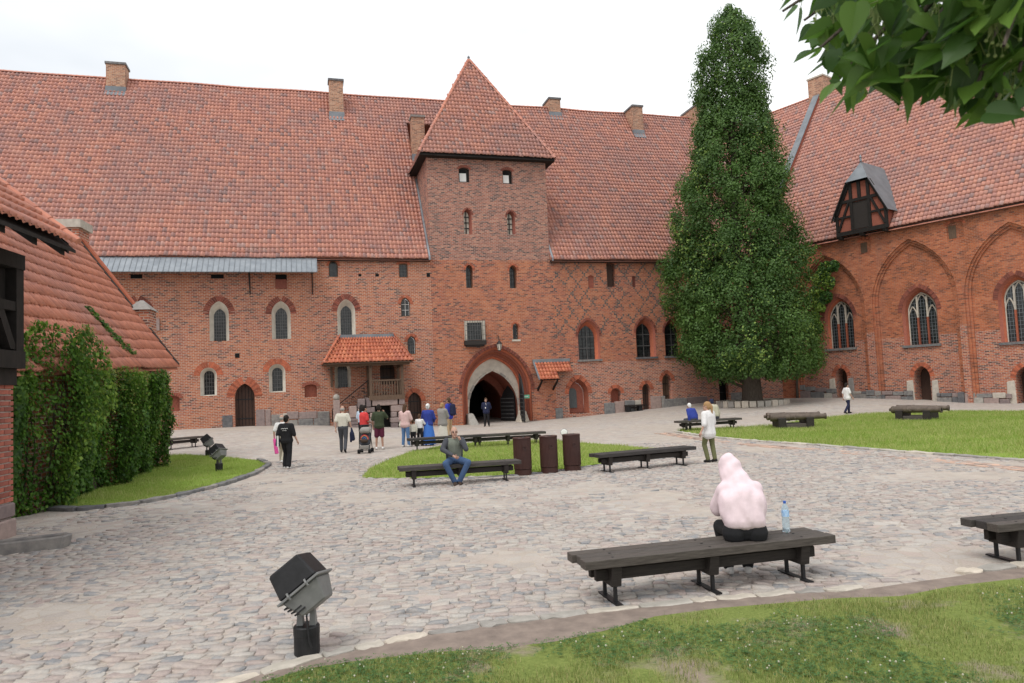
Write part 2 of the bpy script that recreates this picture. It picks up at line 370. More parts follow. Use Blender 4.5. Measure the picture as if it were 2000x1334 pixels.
def slab(name, pl, outer, holes, d, depth, mat, parent, uoff=0.0):
    """front of a wall with openings cut through; reveals run back by depth"""
    loops = [outer] + holes; flat = [q for lp in loops for q in lp]
    eds, b0 = [], 0
    for lp in loops: eds += [(b0 + i, b0 + (i + 1) % len(lp)) for i in range(len(lp))]; b0 += len(lp)
    cv, _, cf, _, _, _ = delaunay_2d_cdt([Vector(q) for q in flat], eds, [], 0, 1e-6)
    flat = [(q.x, q.y) for q in cv]; A_ = np.array(flat); T_ = np.array([f for f in cf if len(f) == 3]); mid_ = A_[T_].mean(1); ok_ = inside(mid_, np.array(outer))
    for h_ in holes: ok_ &= ~inside(mid_, np.array(h_))
    tris = T_[ok_]
    V = [pl.p(a, z, d) for a, z in flat]; UV = [(a + uoff, z) for a, z in flat]; F3 = [tuple(t) for t in tris]; F4 = []
    for lp in holes:
        k = len(lp); b = len(V)
        for i in range(k + 1):
            a, z = lp[i % k]
            V += [pl.p(a, z, d), pl.p(a, z, d - depth)]
            hor = abs(lp[i % k][1] - lp[i - 1][1]) < 1e-6
            UV += [(a + uoff, z), (a + uoff + depth, z)] if not hor else [(a + uoff, z), (a + uoff, z - depth)]
        F4 += [(b + 2 * i, b + 2 * i + 2, b + 2 * i + 3, b + 2 * i + 1) for i in range(k)]
    me = mesh_np(name, np.array(V), [np.array(F3), np.array(F4)], uv=UV)
    return link(name, me, MATS[mat], parent, True)
def brickbox(name, pl, s0, s1, z0, z1, d0, d1, mat, parent, top=True):
    """block of brickwork standing on a wall plane; d0 front, d1 back"""
    V = []; UV = []; F = []
    def q(P, U): b = len(V); V.extend(P); UV.extend(U); F.append((b, b + 1, b + 2, b + 3))
    p = pl.p
    q([p(s0, z0, d0), p(s1, z0, d0), p(s1, z1, d0), p(s0, z1, d0)], [(s0, z0), (s1, z0), (s1, z1), (s0, z1)])
    q([p(s1, z0, d1), p(s0, z0, d1), p(s0, z1, d1), p(s1, z1, d1)], [(s0, z0), (s1, z0), (s1, z1), (s0, z1)])
    q([p(s0, z0, d1), p(s0, z0, d0), p(s0, z1, d0), p(s0, z1, d1)], [(d1, z0), (d0, z0), (d0, z1), (d1, z1)])
    q([p(s1, z0, d0), p(s1, z0, d1), p(s1, z1, d1), p(s1, z1, d0)], [(d1, z0), (d0, z0), (d0, z1), (d1, z1)])
    if top: q([p(s0, z1, d0), p(s1, z1, d0), p(s1, z1, d1), p(s0, z1, d1)], [(s0, d0), (s1, d0), (s1, d1), (s0, d1)])
    return link(name, mesh_np(name, np.array(V), [np.array(F)], uv=UV), MATS[mat], parent, True)
def loft(name, pl, A, dA, B, dB, mat, parent):
    k = len(A); V = [pl.p(a, z, dA) for a, z in A] + [pl.p(a, z, dB) for a, z in B]
    return link(name, mesh_np(name, np.array(V), [np.array([(i, (i + 1) % k, k + (i + 1) % k, k + i) for i in range(k)])]), MATS[mat], parent, True)
def fill(name, pl, P, d, mat, parent):
    t = tessellate_polygon([[Vector((a, b, 0)) for a, b in P]])
    return link(name, mesh_np(name, np.array([pl.p(a, z, d) for a, z in P]), [np.array([tuple(x) for x in t])], uv=P), MATS[mat], parent, True)
def pbox(mb, pl, s0, s1, z0, z1, d0, d1):
    p = pl.p; return mb.hexa([p(s0, z0, d0), p(s1, z0, d0), p(s1, z0, d1), p(s0, z0, d1), p(s0, z1, d0), p(s1, z1, d0), p(s1, z1, d1), p(s0, z1, d1)])
def ring(pl, P, width, d, parent, mat='voussoir', pitch=.105, proud=.014, name='arch_ring'):
    """radial bricks round the head of an opening (P from arch())"""
    H = [Vector(q) for q in P[2:]]; L = [0]
    for i in range(1, len(H)): L.append(L[-1] + (H[i] - H[i - 1]).length)
    def at(t):
        for i in range(1, len(H)):
            if t <= L[i] or i == len(H) - 1:
                f = (t - L[i - 1]) / max(1e-6, L[i] - L[i - 1]); q = H[i - 1].lerp(H[i], f); tn = (H[i] - H[i - 1]).normalized(); return q, Vector((tn.y, -tn.x))
    n = max(5, int(L[-1] / pitch)); mb = MB()
    for k in range(n):
        mb.cur = random.random(); (q0, n0), (q1, n1) = at(L[-1] * (k + .07) / n), at(L[-1] * (k + .93) / n)
        a, b, c, e = q0 + n0 * .004, q1 + n1 * .004, q1 + n1 * width, q0 + n0 * width
        pr = proud + random.uniform(0, .008)
        mb.hexa([pl.p(*a, d - .02), pl.p(*e, d - .02), pl.p(*c, d - .02), pl.p(*b, d - .02), pl.p(*a, d + pr), pl.p(*e, d + pr), pl.p(*c, d + pr), pl.p(*b, d + pr)])
    return mb.obj(name, MATS[mat], parent, True)
def grille(pl, P, d, nv, nh, mat, parent, r=.012, name='glazing_bars'):
    x0, x1 = min(a for a, _ in P), max(a for a, _ in P); z0, z1 = min(b for _, b in P), max(b for _, b in P); mb = MB()
    def top(x):     # head height at x
        best = z1; H = P[2:]
        for (a, za), (b, zb) in zip(H, H[1:]):
            if min(a, b) <= x <= max(a, b) and abs(a - b) > 1e-6: best = za + (zb - za) * (x - a) / (b - a)
        return best
    for k in range(1, nv + 1):
        x = x0 + (x1 - x0) * k / (nv + 1); pbox(mb, pl, x - r, x + r, z0, top(x), d + .02, d - .0)
    for k in range(1, nh + 1):
        z = z0 + (z1 - z0) * k / (nh + 1); xs = [x0 + (x1 - x0) * i / 40 for i in range(41)]; xs = [x for x in xs if top(x) >= z]
        if xs: pbox(mb, pl, xs[0], xs[-1], z - r, z + r, d + .024, d + .004)
    return mb.obj(name, MATS[mat], parent, True)
def rect_px(pl, x0, x1, yt, yb, d=0.0):
    xm = (x0 + x1) / 2; ym = (yt + yb) / 2
    return pl.px(x0, ym, d)[0], pl.px(x1, ym, d)[0], pl.px(xm, yb, d)[1], pl.px(xm, yt, d)[1]
def window(pl, parent, box, kind='point', outer=None, okind=None, depth=.32, nv=2, nh=5, rise=None, orise=None, ringw=0.0, fmat='timber_brown', bars='iron_grey', ringmat='voussoir', label=None, glass='glass_dark'):
    """returns the hole to cut; builds window > glass, glazing bars"""
    B = rect_px(pl, *box)
    if outer:
        O = rect_px(pl, *outer); hole = arch(O[0], O[1], O[2], O[3], okind or kind, orise)
        B = (O[0] + (O[1] - O[0]) * .19, O[1] - (O[1] - O[0]) * .19, B[2], B[3])
        inner = arch(*B, kind, rise); 
        if len(inner) != len(hole): inner = arch(*B, okind or kind, rise)
        w = loft('window', pl, hole, .004, inner, -depth, 'plaster', parent)
    else:
        hole = arch(*B, kind, rise); k = .06
        inner = arch(B[0] + k, B[1] - k, B[2] + k, B[3] - k * 1.2, kind, (rise - k * .6) if rise else None)
        w = loft('window', pl, arch(*B, kind, rise), -depth + .05, inner, -depth + .05, fmat, parent)
    if label: w['label'] = label
    fill('glass', pl, inner, -depth, glass, w)
    if nv or nh: grille(pl, inner, -depth + .01, nv, nh, bars, w)
    if ringw: ring(pl, hole, ringw, 0, parent, ringmat)
    return hole
def door(pl, parent, box, kind='point', depth=.4, mat='door_brown', ringw=.3, rise=None, boards=5, ringmat='voussoir'):
    B = rect_px(pl, *box); hole = arch(*B, kind, rise); mb = MB()
    x0, x1, zb, zt = B; w = (x1 - x0) / boards
    full = arch(x0 - .02, x1 + .02, zb - .3, zt + .02, kind, rise)
    dr = fill('door', pl, full, -depth, mat, parent)
    for k in range(1, boards): pbox(mb, pl, x0 + k * w - .012, x0 + k * w + .012, zb, zt - (.5 * (x1 - x0)) * abs(2 * k / boards - 1) - .05, -depth + .012, -depth - .01)
    mb.obj('joint_strip', MATS['black_void'], dr, True)
    for f in (.16, .62): z = zb + (zt - zb) * f; pbox(mb := MB(), pl, x0 + .05, x1 - .12, z - .03, z + .03, -depth + .03, -depth); mb.obj('strap_hinge', MATS['iron'], dr, True)
    if ringw: ring(pl, hole, ringw, 0, parent, ringmat)
    return hole[:1] and [(x0, zb - .3), (x1, zb - .3)] + hole[2:]
def onplane(px, py, P0, N):
    r = ray(px, py); o = Vector((0, 0, EYE)); return o + r * ((P0 - o).dot(N) / r.dot(N))
# ---- tiles
PX = np.array([0, .16, .36, .56, .72, 1.0]); PH = np.array([.012, .05, .07, .05, .012, .0])
def tile_arrays(A, B, C, D, nc, nr, keep=None, lip=.035):
    """pan tiles over the patch A B (eave) C D (top): each tile arched, its foot lifted over the row below"""
    A, B, C, D = [np.array(q, float) for q in (A, B, C, D)]
    N = np.cross(B - A, D - A); N /= np.linalg.norm(N)
    if N[2] < 0: N = -N
    I, J = np.meshgrid(np.arange(nc), np.arange(nr)); I = I.ravel(); J = J.ravel()
    def P(u, v): return ((1 - u) * (1 - v))[..., None] * A + (u * (1 - v))[..., None] * B + (u * v)[..., None] * C + ((1 - u) * v)[..., None] * D
    if keep is not None:
        k = keep(P((I + .5) / nc, (J + .5) / nr)); I = I[k]; J = J[k]
    n = len(I); jit = rng.uniform(-.06, .06, n); lift = rng.uniform(.8, 1.5, n)
    u = (I[:, None] + PX[None] + 0 * jit[:, None]) / nc; v0 = ((J + jit)[:, None] + 0 * u * nc) / nr; v1 = ((J + 1.12)[:, None] + 0 * u) / nr
    lo = P(u, v0) + N * (PH[None, :, None] + (.045 * lift)[:, None, None]); hi = P(u, v1) + N * (PH[None, :, None])
    lb = P(u, v0) + N * (PH[None, :, None] * .6 + (.045 * lift - lip)[:, None, None])
    V = np.concatenate([lo, hi, lb], 1).reshape(-1, 3); b = (np.arange(n) * 18)[:, None, None]
    k = np.arange(5)
    f = np.concatenate([np.stack([k, k + 1, k + 7, k + 6], 1), np.stack([k + 12, k + 13, k + 1, k], 1)])[None] + b
    return V, f.reshape(-1, 4), np.repeat(rng.random(n), 10)
def sag(V):
    """old roofs are never quite true"""
    x, y = V[:, 0], V[:, 1]; V = V.copy(); V[:, 2] += .022 * np.sin(x * .55 + y * .3) + .014 * np.sin(x * 1.15 - y * .8 + 1) + .012 * np.sin(y * 1.9 + x * .2); return V
def tile_roof(name, A, B, C, D, nc, nr, mat, parent, keep=None, kind=None):
    V, F, T = tile_arrays(A, B, C, D, nc, nr, keep); V = sag(V); o = link(name, mesh_np(name, V, [F], tint=T, smooth=True), MATS[mat], parent, True)
    if kind: o['kind'] = kind
    return o
def tile_objects(A, B, C, D, nc, nr, mat, parent, keep=None, limit=300):
    """the same tiles laid one by one, each an object sharing one mesh per patch"""
    A, B, C, D = [Vector(q) for q in (A, B, C, D)]
    U = (B - A) / nc; Vv = (D - A) / nr; w = U.length; h = Vv.length
    V, F, T = tile_arrays((0, 0, 0), (w, 0, 0), (w, h, 0), (0, h, 0), 1, 1); me = mesh_np('tile', V, [F], smooth=True); me.materials.append(MATS[mat]); off = rootoff(parent); cnt = 0
    for j in range(nr):
        for i in range(nc):
            u, v = i / nc, j / nr; q = A.lerp(B, u).lerp(D.lerp(C, u), v)
            if keep is not None and not keep(np.array([q + U * .5 + Vv * .5]))[0]: continue
            ux = (A.lerp(B, u + 1 / nc).lerp(D.lerp(C, u + 1 / nc), v) - q); vy = A.lerp(B, u).lerp(D.lerp(C, u), v + 1 / nr) - q; nz_ = ux.cross(vy).normalized()
            if nz_.z < 0: nz_ = -nz_
            sx, sy = ux.length / w, vy.length / h; ux.normalize(); vy = nz_.cross(ux) * (1 if nz_.cross(ux).dot(vy) > 0 else -1)
            o = bpy.data.objects.new('tile', me); COL.objects.link(o); o.parent = parent
            mm = Matrix.Identity(4)
            for k in range(3): mm[k][0] = ux[k] * sx; mm[k][1] = vy[k] * sy; mm[k][2] = nz_[k]; mm[k][3] = (q - off)[k]
            o.matrix_local = mm; cnt += 1
    return cnt
def ridge_row(A, B, parent, r=.13, step=.38, mat='roof_tile_low', name='ridge_tile_row'):
    A, B = Vector(A), Vector(B); n = max(2, int((B - A).length / step)); mb = MB(); d = (B - A).normalized(); sd_ = d.cross(Vector((0, 0, 1))).normalized(); up = sd_.cross(d)
    for k in range(n):
        mb.cur = random.random(); a = A.lerp(B, k / n); b = A.lerp(B, (k + 1.08) / n); P = []
        for q, rr in ((a, r * 1.1), (b, r * .95)):
            P += [q + sd_ * rr * math.cos(t) + up * rr * math.sin(t) for t in [math.pi * i / 5 for i in range(6)]]
        mb.add(P, [(i, i + 1, i + 7, i + 6) for i in range(5)] + [(0, 1, 2, 3, 4, 5)])
    mb.v = [tuple(q) for q in sag(np.array(mb.v))]; o = mb.obj(name, MATS[mat], parent, True, smooth=False); return o

# ================================================================ north range
sT0, sT1 = M.px(843, 600)[0], M.px(1078, 600)[0]
sL = M.px(-60, 500)[0] - 5; sR = M.px(1530, 640)[0] + .3
ZE = M.px(600, 503, .35)[1]; TP = math.tan(R(55)); RD = 10.2            # eave height, pitch, ridge set-back
ZR = ZE + (RD + .35) * TP
NR = thing('north_range', (M.p(-12, .3)), 'long red brick castle range with steep orange tiled roof behind the courtyard', 'building')
holes_l, holes_r, holes_rb = [], [], []
add = holes_l.append
for o, i in (((409, 447, 588, 666), (418, 442, 602, 665)), ((530.5, 567.5, 588, 662), (537, 560, 600, 661)), ((659, 694, 584, 657), (664, 685, 596, 656)), ((248, 290, 588, 668), (256, 282, 602, 667))):
    add(window(M, NR, i, 'point', o, ringw=.36, nv=4, nh=9, depth=.4, bars='iron_grey', ringmat='voussoir_dark'))
for o, i in (((391, 423.6, 718, 773), (399, 420, 724, 771)), ((525, 557.5, 711, 766), (532, 551, 718, 764)), ((654, 685, 708, 757), (658.5, 677.4, 712, 757))):
    add(window(M, NR, i, 'round', o, ringw=.36 if o[0] < 600 else 0, nv=3, nh=5, depth=.35))
add(window(M, NR, (642, 660, 507, 541), 'point', None, depth=.3, nv=0, nh=0, ringw=.14))
add(window(M, NR, (779, 796.5, 514, 542), 'seg', None, depth=.2, nv=2, nh=3, ringw=.2))
add(window(M, NR, (783, 801, 581, 618), 'point', None, depth=.22, nv=1, nh=2, ringw=.2, bars='blind_white'))
add(window(M, NR, (796, 812, 656, 692), 'point', None, depth=.25, nv=2, nh=4, ringw=.2))
for b in ((324, 351, 773, 803), (595, 619, 751, 775)):      # bricked-up low openings under hood moulds
    B = rect_px(M, *b); h = arch(*B, 'seg'); add(h); fill('blocked_opening', M, h, -.22, 'moulded_brick', NR); ring(M, h, .2, .05, NR, 'moulded_brick', proud=.05, name='hood_mould')
add(door(M, NR, (458.6, 497.7, 749, 831), depth=.45, ringw=.45, boards=6))
add(door(M, NR, (797, 823, 766, 814), depth=.35, ringw=.3, boards=4))
add(door(M, NR, (742, 772, 706, 742), 'round', depth=.5, ringw=0, boards=4))
slab('wall', M, [(sL, -1.2), (sT0, -1.2), (sT0, ZE + .6), (sL, ZE + .6)], holes_l, 0, .5, 'brick_left', NR)
mb = MB()                                                     # black plates painting the shade of put-log holes and beam sockets under the awning
for b in ((255, 278, 536, 544), (412, 437, 536, 544), (538, 560, 536, 548), (459, 468, 690, 699), (733, 740, 535, 540), (833, 840, 533, 541), (700, 706, 535, 540)):
    B = rect_px(M, *b); pbox(mb := MB(), M, B[0], B[1], B[2], B[3], .006, -.0); mb.obj('socket_dark_plate', MATS['black_void'], NR, True)
B = rect_px(M, 538, 560, 546, 564); pbox(mb := MB(), M, B[0], B[1], B[2], B[3], .1, 0); mb.obj('blocked_chute', MATS['voussoir_dark'], NR, True)
B = rect_px(M, 296, 312, 622, 646); pbox(mb := MB(), M, B[0], B[1], B[2], B[3], .12, 0); mb.obj('wall_box', MATS['stone_pink'], NR, True)
# right part: patterned brick above, rougher brick with stone footing below
zs = M.px(1200, 706)[1]
for i, o in (((1133, 1157, 635, 700), (1128.5, 1171, 624, 702)), ((1244, 1267, 632, 695), (1242, 1280, 620, 697)), ((1301, 1322, 632, 692), (1298, 1334, 620, 695))):
    O = rect_px(M, *o); hole = arch(O[0], O[1], O[2], O[3]); holes_r.append(hole)
    I = (O[0] + .22, O[1] - .22, O[2] + .02, O[3] - .4); inner = arch(*I)
    mid = arch(O[0] + .1, O[1] - .1, O[2], O[3] - .16)
    w = loft('window', M, hole, .004, mid, -.14, 'moulded_brick', NR); loft('window_jamb', M, mid, -.14, inner, -.5, 'voussoir', w)
    fill('glass', M, inner, -.5, 'glass_dark', w); grille(M, inner, -.48, 3, 9, 'iron', w, .014); grille(M, inner, -.45, 1, 2, 'iron_grey', w, .03, 'window_frame')
    ring(M, hole, .16, 0, NR, 'voussoir_dark'); pbox(mb := MB(), M, O[0] - .1, O[1] + .1, O[2] - .14, O[2] - .005, .1, -.45); mb.obj('sill', MATS['stone_grey'], w, True)
holes_r.append(window(M, NR, (1185, 1202, 512, 560), 'seg', None, depth=.4, nv=0, nh=0, ringw=.15, fmat='door_brown', glass='door_brown'))
holes_r.append(window(M, NR, (1299, 1316, 510, 556), 'seg', None, depth=.4, nv=0, nh=0, ringw=.15, fmat='door_brown', glass='door_brown'))
for b in ((1149, 1160, 538, 563), (1235, 1242, 539, 561)):
    B = rect_px(M, *b); h = arch(*B, 'seg'); holes_r.append(h); fill('blocked_opening', M, h, -.1, 'voussoir_dark', NR)
slab('wall', M, [(sT1, zs), (sR, zs), (sR, ZE + .6), (sT1, ZE + .6)], holes_r, 0, .55, 'brick_right', NR)
b = rect_px(M, 1111, 1149, 740, 798); h = arch(b[0], b[1], b[2] - .3, b[3]); holes_rb.append(h)
i2 = arch(b[0] + .18, b[1] - .18, b[2] - .3, b[3] - .25); w = loft('door_surround', M, h, .003, i2, -.5, 'voussoir', NR); ring(M, h, .3, 0, NR)
fill('door', M, i2, -.52, 'moulded_brick', w); B = rect_px(M, 1114, 1131, 758, 797); dd = fill('door_leaf', M, arch(*B, 'round', .3), -.46, 'door_grey', w)
B = rect_px(M, 1193, 1213, 758, 786); h = arch(*B, 'round'); holes_rb.append(h); fill('niche_back', M, h, -.5, 'moulded_brick', NR); ring(M, h, .26, 0, NR)
holes_rb.append(door(M, NR, (1050, 1076, 746, 811), 'round', depth=.18, ringw=0, mat='timber_brown', rise=.45, boards=4))
holes_rb.append(door(M, NR, (1255, 1271, 748.5, 800), depth=.4, ringw=.26, boards=3))
holes_rb.append(door(M, NR, (1294, 1312.5, 729.6, 782), depth=.5, ringw=.26, mat='timber_brown', boards=3))
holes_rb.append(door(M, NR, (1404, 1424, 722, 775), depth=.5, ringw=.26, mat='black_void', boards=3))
slab('wall', M, [(sT1, -1.2), (sR, -1.2), (sR, zs), (sT1, zs)], holes_rb, 0, .55, 'brick_base', NR)
# footing stones along the foot of the walls, set one by one
def footing(pl, x0, x1, ytop, ybase, parent, avoid=(), rows=2, wpx=34, d=.06, mats=('stone_grey', 'stone_grey', 'stone_pink', 'stone_pale')):
    for r_ in range(rows):
        x = x0 - (r_ * 11)
        while x < x1:
            w_ = random.uniform(.55, 1.3) * wpx; xa, xb = max(x, x0), min(x + w_, x1); x += w_
            if xb - xa < 6 or any(a < xb and xa < b for a, b in avoid): continue
            f = (xa + xb - 2 * x0) / 2 / (x1 - x0); yt = ytop[0] + (ytop[1] - ytop[0]) * f; yb = ybase[0] + (ybase[1] - ybase[0]) * f
            za, zb = pl.px((xa + xb) / 2, yb)[1], pl.px((xa + xb) / 2, yt)[1]; h_ = (zb - za) / rows
            sa, sb = pl.px(xa, yb)[0] + .015, pl.px(xb, yb)[0] - .015; mb = MB()
            z0 = za + h_ * r_ - (.35 if r_ == 0 else 0) + .012; z1 = za + h_ * (r_ + 1) + random.uniform(-.05, .03); dd = d + random.uniform(-.02, .05)
            pbox(mb, pl, sa, sb, z0, z1, dd, -.1); mb.obj('stone', MATS[random.choice(mats)], parent, True, bevel=.025)
footing(M, 560, 645, (804, 802), (834, 832), NR, ()); footing(M, 434, 455, (812, 812), (834, 834), NR, (), rows=1); footing(M, 500, 530, (800, 800), (834, 834), NR, (), rows=1, wpx=22, mats=('stone_pink',))
footing(M, 530, 562, (810, 806), (835, 834), NR, (), rows=1, wpx=32)
footing(M, 1085, 1253, (796, 780), (815, 803), NR, [(1110, 1150)], rows=1, wpx=26); footing(M, 1272, 1300, (773, 772), (801, 797), NR, (), rows=1, wpx=16, mats=('stone_pale', 'stone_pink'))
footing(M, 1296, 1475, (781, 763), (797, 778), NR, [(1403, 1426)], rows=1, wpx=40)
# roof
def nr_roof_z(P):
    q = P[:, :2] - np.array(M.O); d = q @ np.array(M.n); return ZE + (.35 - d) * TP
def w_roof_z(P):
    q = P[:, :2] - np.array(WST.O); d = q @ np.array(WST.n); z = WZE + (.35 - d) * WTP; return np.where(d < .35, z, -99)
WZE = WST.px(1800, 432, .35)[1]; WTP = math.tan(R(54)); WRD = 10.5; WZR = WZE + (WRD + .35) * WTP
TD = 8.4                                                       # tower depth
def keep_n(P):
    q = P[:, :2] - np.array(M.O); s = q @ np.array(M.e); d = q @ np.array(M.n)
    return ~((s > sT0 - .02) & (s < sT1 + .0) & (d > -TD)) & (w_roof_z(P) < P[:, 2] + .05)
sR2 = sR + 14
corners = (M.p(sL, ZE, .35), M.p(sR2, ZE, .35), M.p(sR2, ZR, -RD), M.p(sL, ZR, -RD))
nc, nr_ = int((sR2 - sL) / .255), 44
tile_roof('roof_tiles', *corners, nc, nr_, 'roof_tile', NR, keep_n, 'stuff')
mb = MB()                                                      # roof boarding below the tiles, cut round the tower
for a, b, d0 in ((sL, sT0 - .01, .3), (sT0 - .01, sT1 + .01, -TD), (sT1 + .01, sR + 4, .3)):
    mb.add([M.p(a, ZE + (.35 - d0) * TP - .2, d0), M.p(b, ZE + (.35 - d0) * TP - .2, d0), M.p(b, ZR - .2, -RD), M.p(a, ZR - .2, -RD)], [(0, 1, 2, 3)])
mb.add([M.p(sL, ZR - .05, -RD), M.p(sR + 10, ZR - .05, -RD), M.p(sR + 10, ZE, -2 * RD), M.p(sL, ZE, -2 * RD)], [(0, 1, 2, 3)])
mb.obj('roof', MATS['roof_tile_low'], NR, True)
ridge_row(M.p(sL, ZR + .03, -RD), M.p(sR + 3, ZR + .03, -RD), NR)
mb = MB(); pbox(mb, M, sL, sT0, ZE - .16, ZE - .03, .28, .02); pbox(mb, M, sT1, sR, ZE - .16, ZE - .03, .28, .02); mb.obj('eaves_board', MATS['timber_black'], NR, True)
# lead flashing up both sides of the tower
for s, w_ in ((sT0 - .14, .12), (sT1 + .02, .12)):
    mb = MB(); mb.hexa([M.p(s, ZE - .1, .42), M.p(s + w_, ZE - .1, .42), M.p(s + w_, ZE + 4.5 * TP, -4.2), M.p(s, ZE + 4.5 * TP, -4.2), M.p(s, ZE + .14, .42), M.p(s + w_, ZE + .14, .42), M.p(s + w_, ZE + 4.5 * TP + .25, -4.2), M.p(s, ZE + 4.5 * TP + .25, -4.2)]); mb.obj('lead_flashing', MATS['zinc'], NR, True)
# grey metal awning below the left eave, laid in ribbed sheets
sA, sB = M.px(150, 520)[0], M.px(620, 532, 1.3)[0]; za0, za1 = ZE - .06, M.px(610, 532, 1.35)[1]
aw = MB(); aw.hexa([M.p(sA, za1, 1.35), M.p(sB, za1, 1.35), M.p(sB, za0, .3), M.p(sA, za0, .3), M.p(sA, za1 + .04, 1.37), M.p(sB, za1 + .04, 1.37), M.p(sB, za0 + .04, .3), M.p(sA, za0 + .04, .3)])
awo = aw.obj('awning', MATS['zinc'], NR, True)
k = 0
while sA + k * .3 < sB:
    mb = MB(); s = sA + k * .3; mb.hexa([M.p(s, za1 + .03, 1.38), M.p(s + .05, za1 + .03, 1.38), M.p(s + .05, za0 + .03, .3), M.p(s, za0 + .03, .3), M.p(s + .01, za1 + .075, 1.38), M.p(s + .04, za1 + .075, 1.38), M.p(s + .04, za0 + .075, .3), M.p(s + .01, za0 + .075, .3)])
    mb.obj('seam', MATS['lead'], awo, True); k += 1
for x in (486, 610):
    s = M.px(x, 540, .7)[0]; mb = MB(); mb.tube([M.p(s, ZE - .75, .05), M.p(s, ZE - 2.3, .05)], .03, 6); mb.tube([M.p(s, ZE - 2.2, .05), M.p(s, ZE - .85, 1.1)], .025, 6); mb.obj('awning_strut', MATS['iron'], NR, True)
# chimneys through the roof
RP0, RN = M.p(0, ZE, .35), Vector((M.n.x * math.sin(R(55)), M.n.y * math.sin(R(55)), math.cos(R(55))))
def chimney(px, yb, w, h, dep, parent, pl=M, P0=None, N=None, label=None):
    q = onplane(px, yb, P0 or RP0, N or RN); a = (Vector((q.x, q.y)) - pl.O); s, d = a.dot(pl.e), a.dot(pl.n)
    c = brickbox('chimney', pl, s - w / 2, s + w / 2, q.z - .4, q.z + h, d, d - dep, 'brick_chimney', parent)
    pbox(mb := MB(), pl, s - w / 2 - .07, s + w / 2 + .07, q.z + h - .02, q.z + h + .14, d + .07, d - dep - .07); mb.obj('chimney_cap', MATS['stone_grey'], c, True)
    pbox(mb := MB(), pl, s - w / 2 - .05, s + w / 2 + .05, q.z - .3, q.z + .42, d + .05, d - .3); mb.obj('chimney_flashing', MATS['lead'], c, True)
    mb = MB(); mb.add([pl.p(s - w / 2 - .06, q.z + .02, d + .06), pl.p(s + w / 2 + .06, q.z + .02, d + .06), pl.p(s + w / 2 + .06, q.z - .35, d + .36), pl.p(s - w / 2 - .06, q.z - .35, d + .36)], [(0, 1, 2, 3)]); mb.obj('chimney_apron', MATS['lead'], c, True)
chimney(226, 180, 1.25, 2.1, 1.2, NR); chimney(658, 229, 1.05, 2.9, .9, NR); chimney(1085, 228, 1.0, 1.55, 1.6, NR); chimney(1248, 263, .95, 2.5, 2.6, NR); chimney(1372, 262, 1.0, 2.6, 2.6, NR)

# ================================================================ gate tower
GT = thing('gate_tower', (M.p((sT0 + sT1) / 2, -.2)), 'square brick gate tower with pyramid tile roof above the pointed archway', 'tower')
zTe = M.px(950, 303, .55)[1]; zMid = M.px(950, 508)[1]; hl, hh_ = [], []
for b in ((896, 917, 327, 356), (981.5, 1000.5, 331, 359)):
    B = rect_px(M, *b); h = arch(*B, 'seg'); hh_.append(h); I = arch(B[0] + .09, B[1] - .2, B[2] + .08, B[3] - .12, 'seg')
    w = loft('window', M, h, -.2, I, -.2, 'timber_black', GT); fill('glass', M, I, -.21, 'black_void', w)
    fill('roller_blind', M, arch(B[0] + .09, B[1] - .2, B[2] + .1, B[3] - .36, 'rect'), -.19, 'blind_white', w); ring(M, h, .16, 0, GT, 'voussoir_dark')
for b in ((906, 918, 408, 457), (990.5, 1003, 412, 458)):
    B = rect_px(M, *b); h = arch(B[0], B[1] + .12, B[2], B[3]); hh_.append(h); I = arch(B[0] + .02, B[1] - .02, B[2] + .05, B[3] - .12)
    w = loft('window', M, h, .003, I, -.35, 'voussoir_dark', GT); fill('glass', M, I, -.35, 'plaster', w); grille(M, I, -.3, 1, 3, 'iron', w, .03); ring(M, h, .13, 0, GT, 'voussoir_dark')
for b in ((910, 924, 517, 562.5), (995, 1010, 517.5, 563)):
    hl.append(window(M, GT, b, 'point', None, depth=.45, nv=1, nh=4, ringw=.16, bars='iron'))
B = rect_px(M, 1001.5, 1013, 631, 663); hl.append(window(M, GT, (1001.5, 1013, 631, 663), 'point', None, depth=.3, nv=1, nh=3, ringw=.12, bars='iron')); pbox(mb := MB(), M, B[0] - .08, B[1] + .1, B[2] - .13, B[2] - .005, .05, -.1); mb.obj('sill', MATS['plaster'], GT, True)
B = rect_px(M, 907, 946, 627, 674); w = None                     # barred oriel box
pbox(mb := MB(), M, B[0] + .12, B[1] - .16, B[2] + .35, B[3] - .08, .06, .0); w = mb.obj('barred_window', MATS['glass_dark'], GT, True)
mb = MB(); pbox(mb, M, B[0], B[0] + .14, B[2] + .3, B[3], .2, 0); pbox(mb, M, B[1] - .2, B[1], B[2] + .3, B[3], .2, 0); pbox(mb, M, B[0] + .142, B[1] - .202, B[3] - .12, B[3], .2, 0); mb.obj('window_frame', MATS['plaster'], w, True)
mb = MB(); pbox(mb, M, B[0] - .05, B[1] + .03, B[2], B[2] + .29, .4, 0); pbox(mb, M, B[0] + .05, B[1] - .1, B[2] - .12, B[2] - .003, .3, 0); mb.obj('sill', MATS['wood_dark'], w, True)
mb = MB()
for k in range(9): s = B[0] - .02 + (B[1] - B[0]) * k / 8; pbox(mb, M, s - .013, s + .013, B[2] + .27, B[3] + .02, .385, .36)
for k in range(5): z = B[2] + .34 + (B[3] - B[2] - .36) * k / 4; pbox(mb, M, B[0] - .03, B[1] + .01, z - .012, z + .012, .357, .335)
mb.obj('iron_bars', MATS['iron_grey'], w, True)
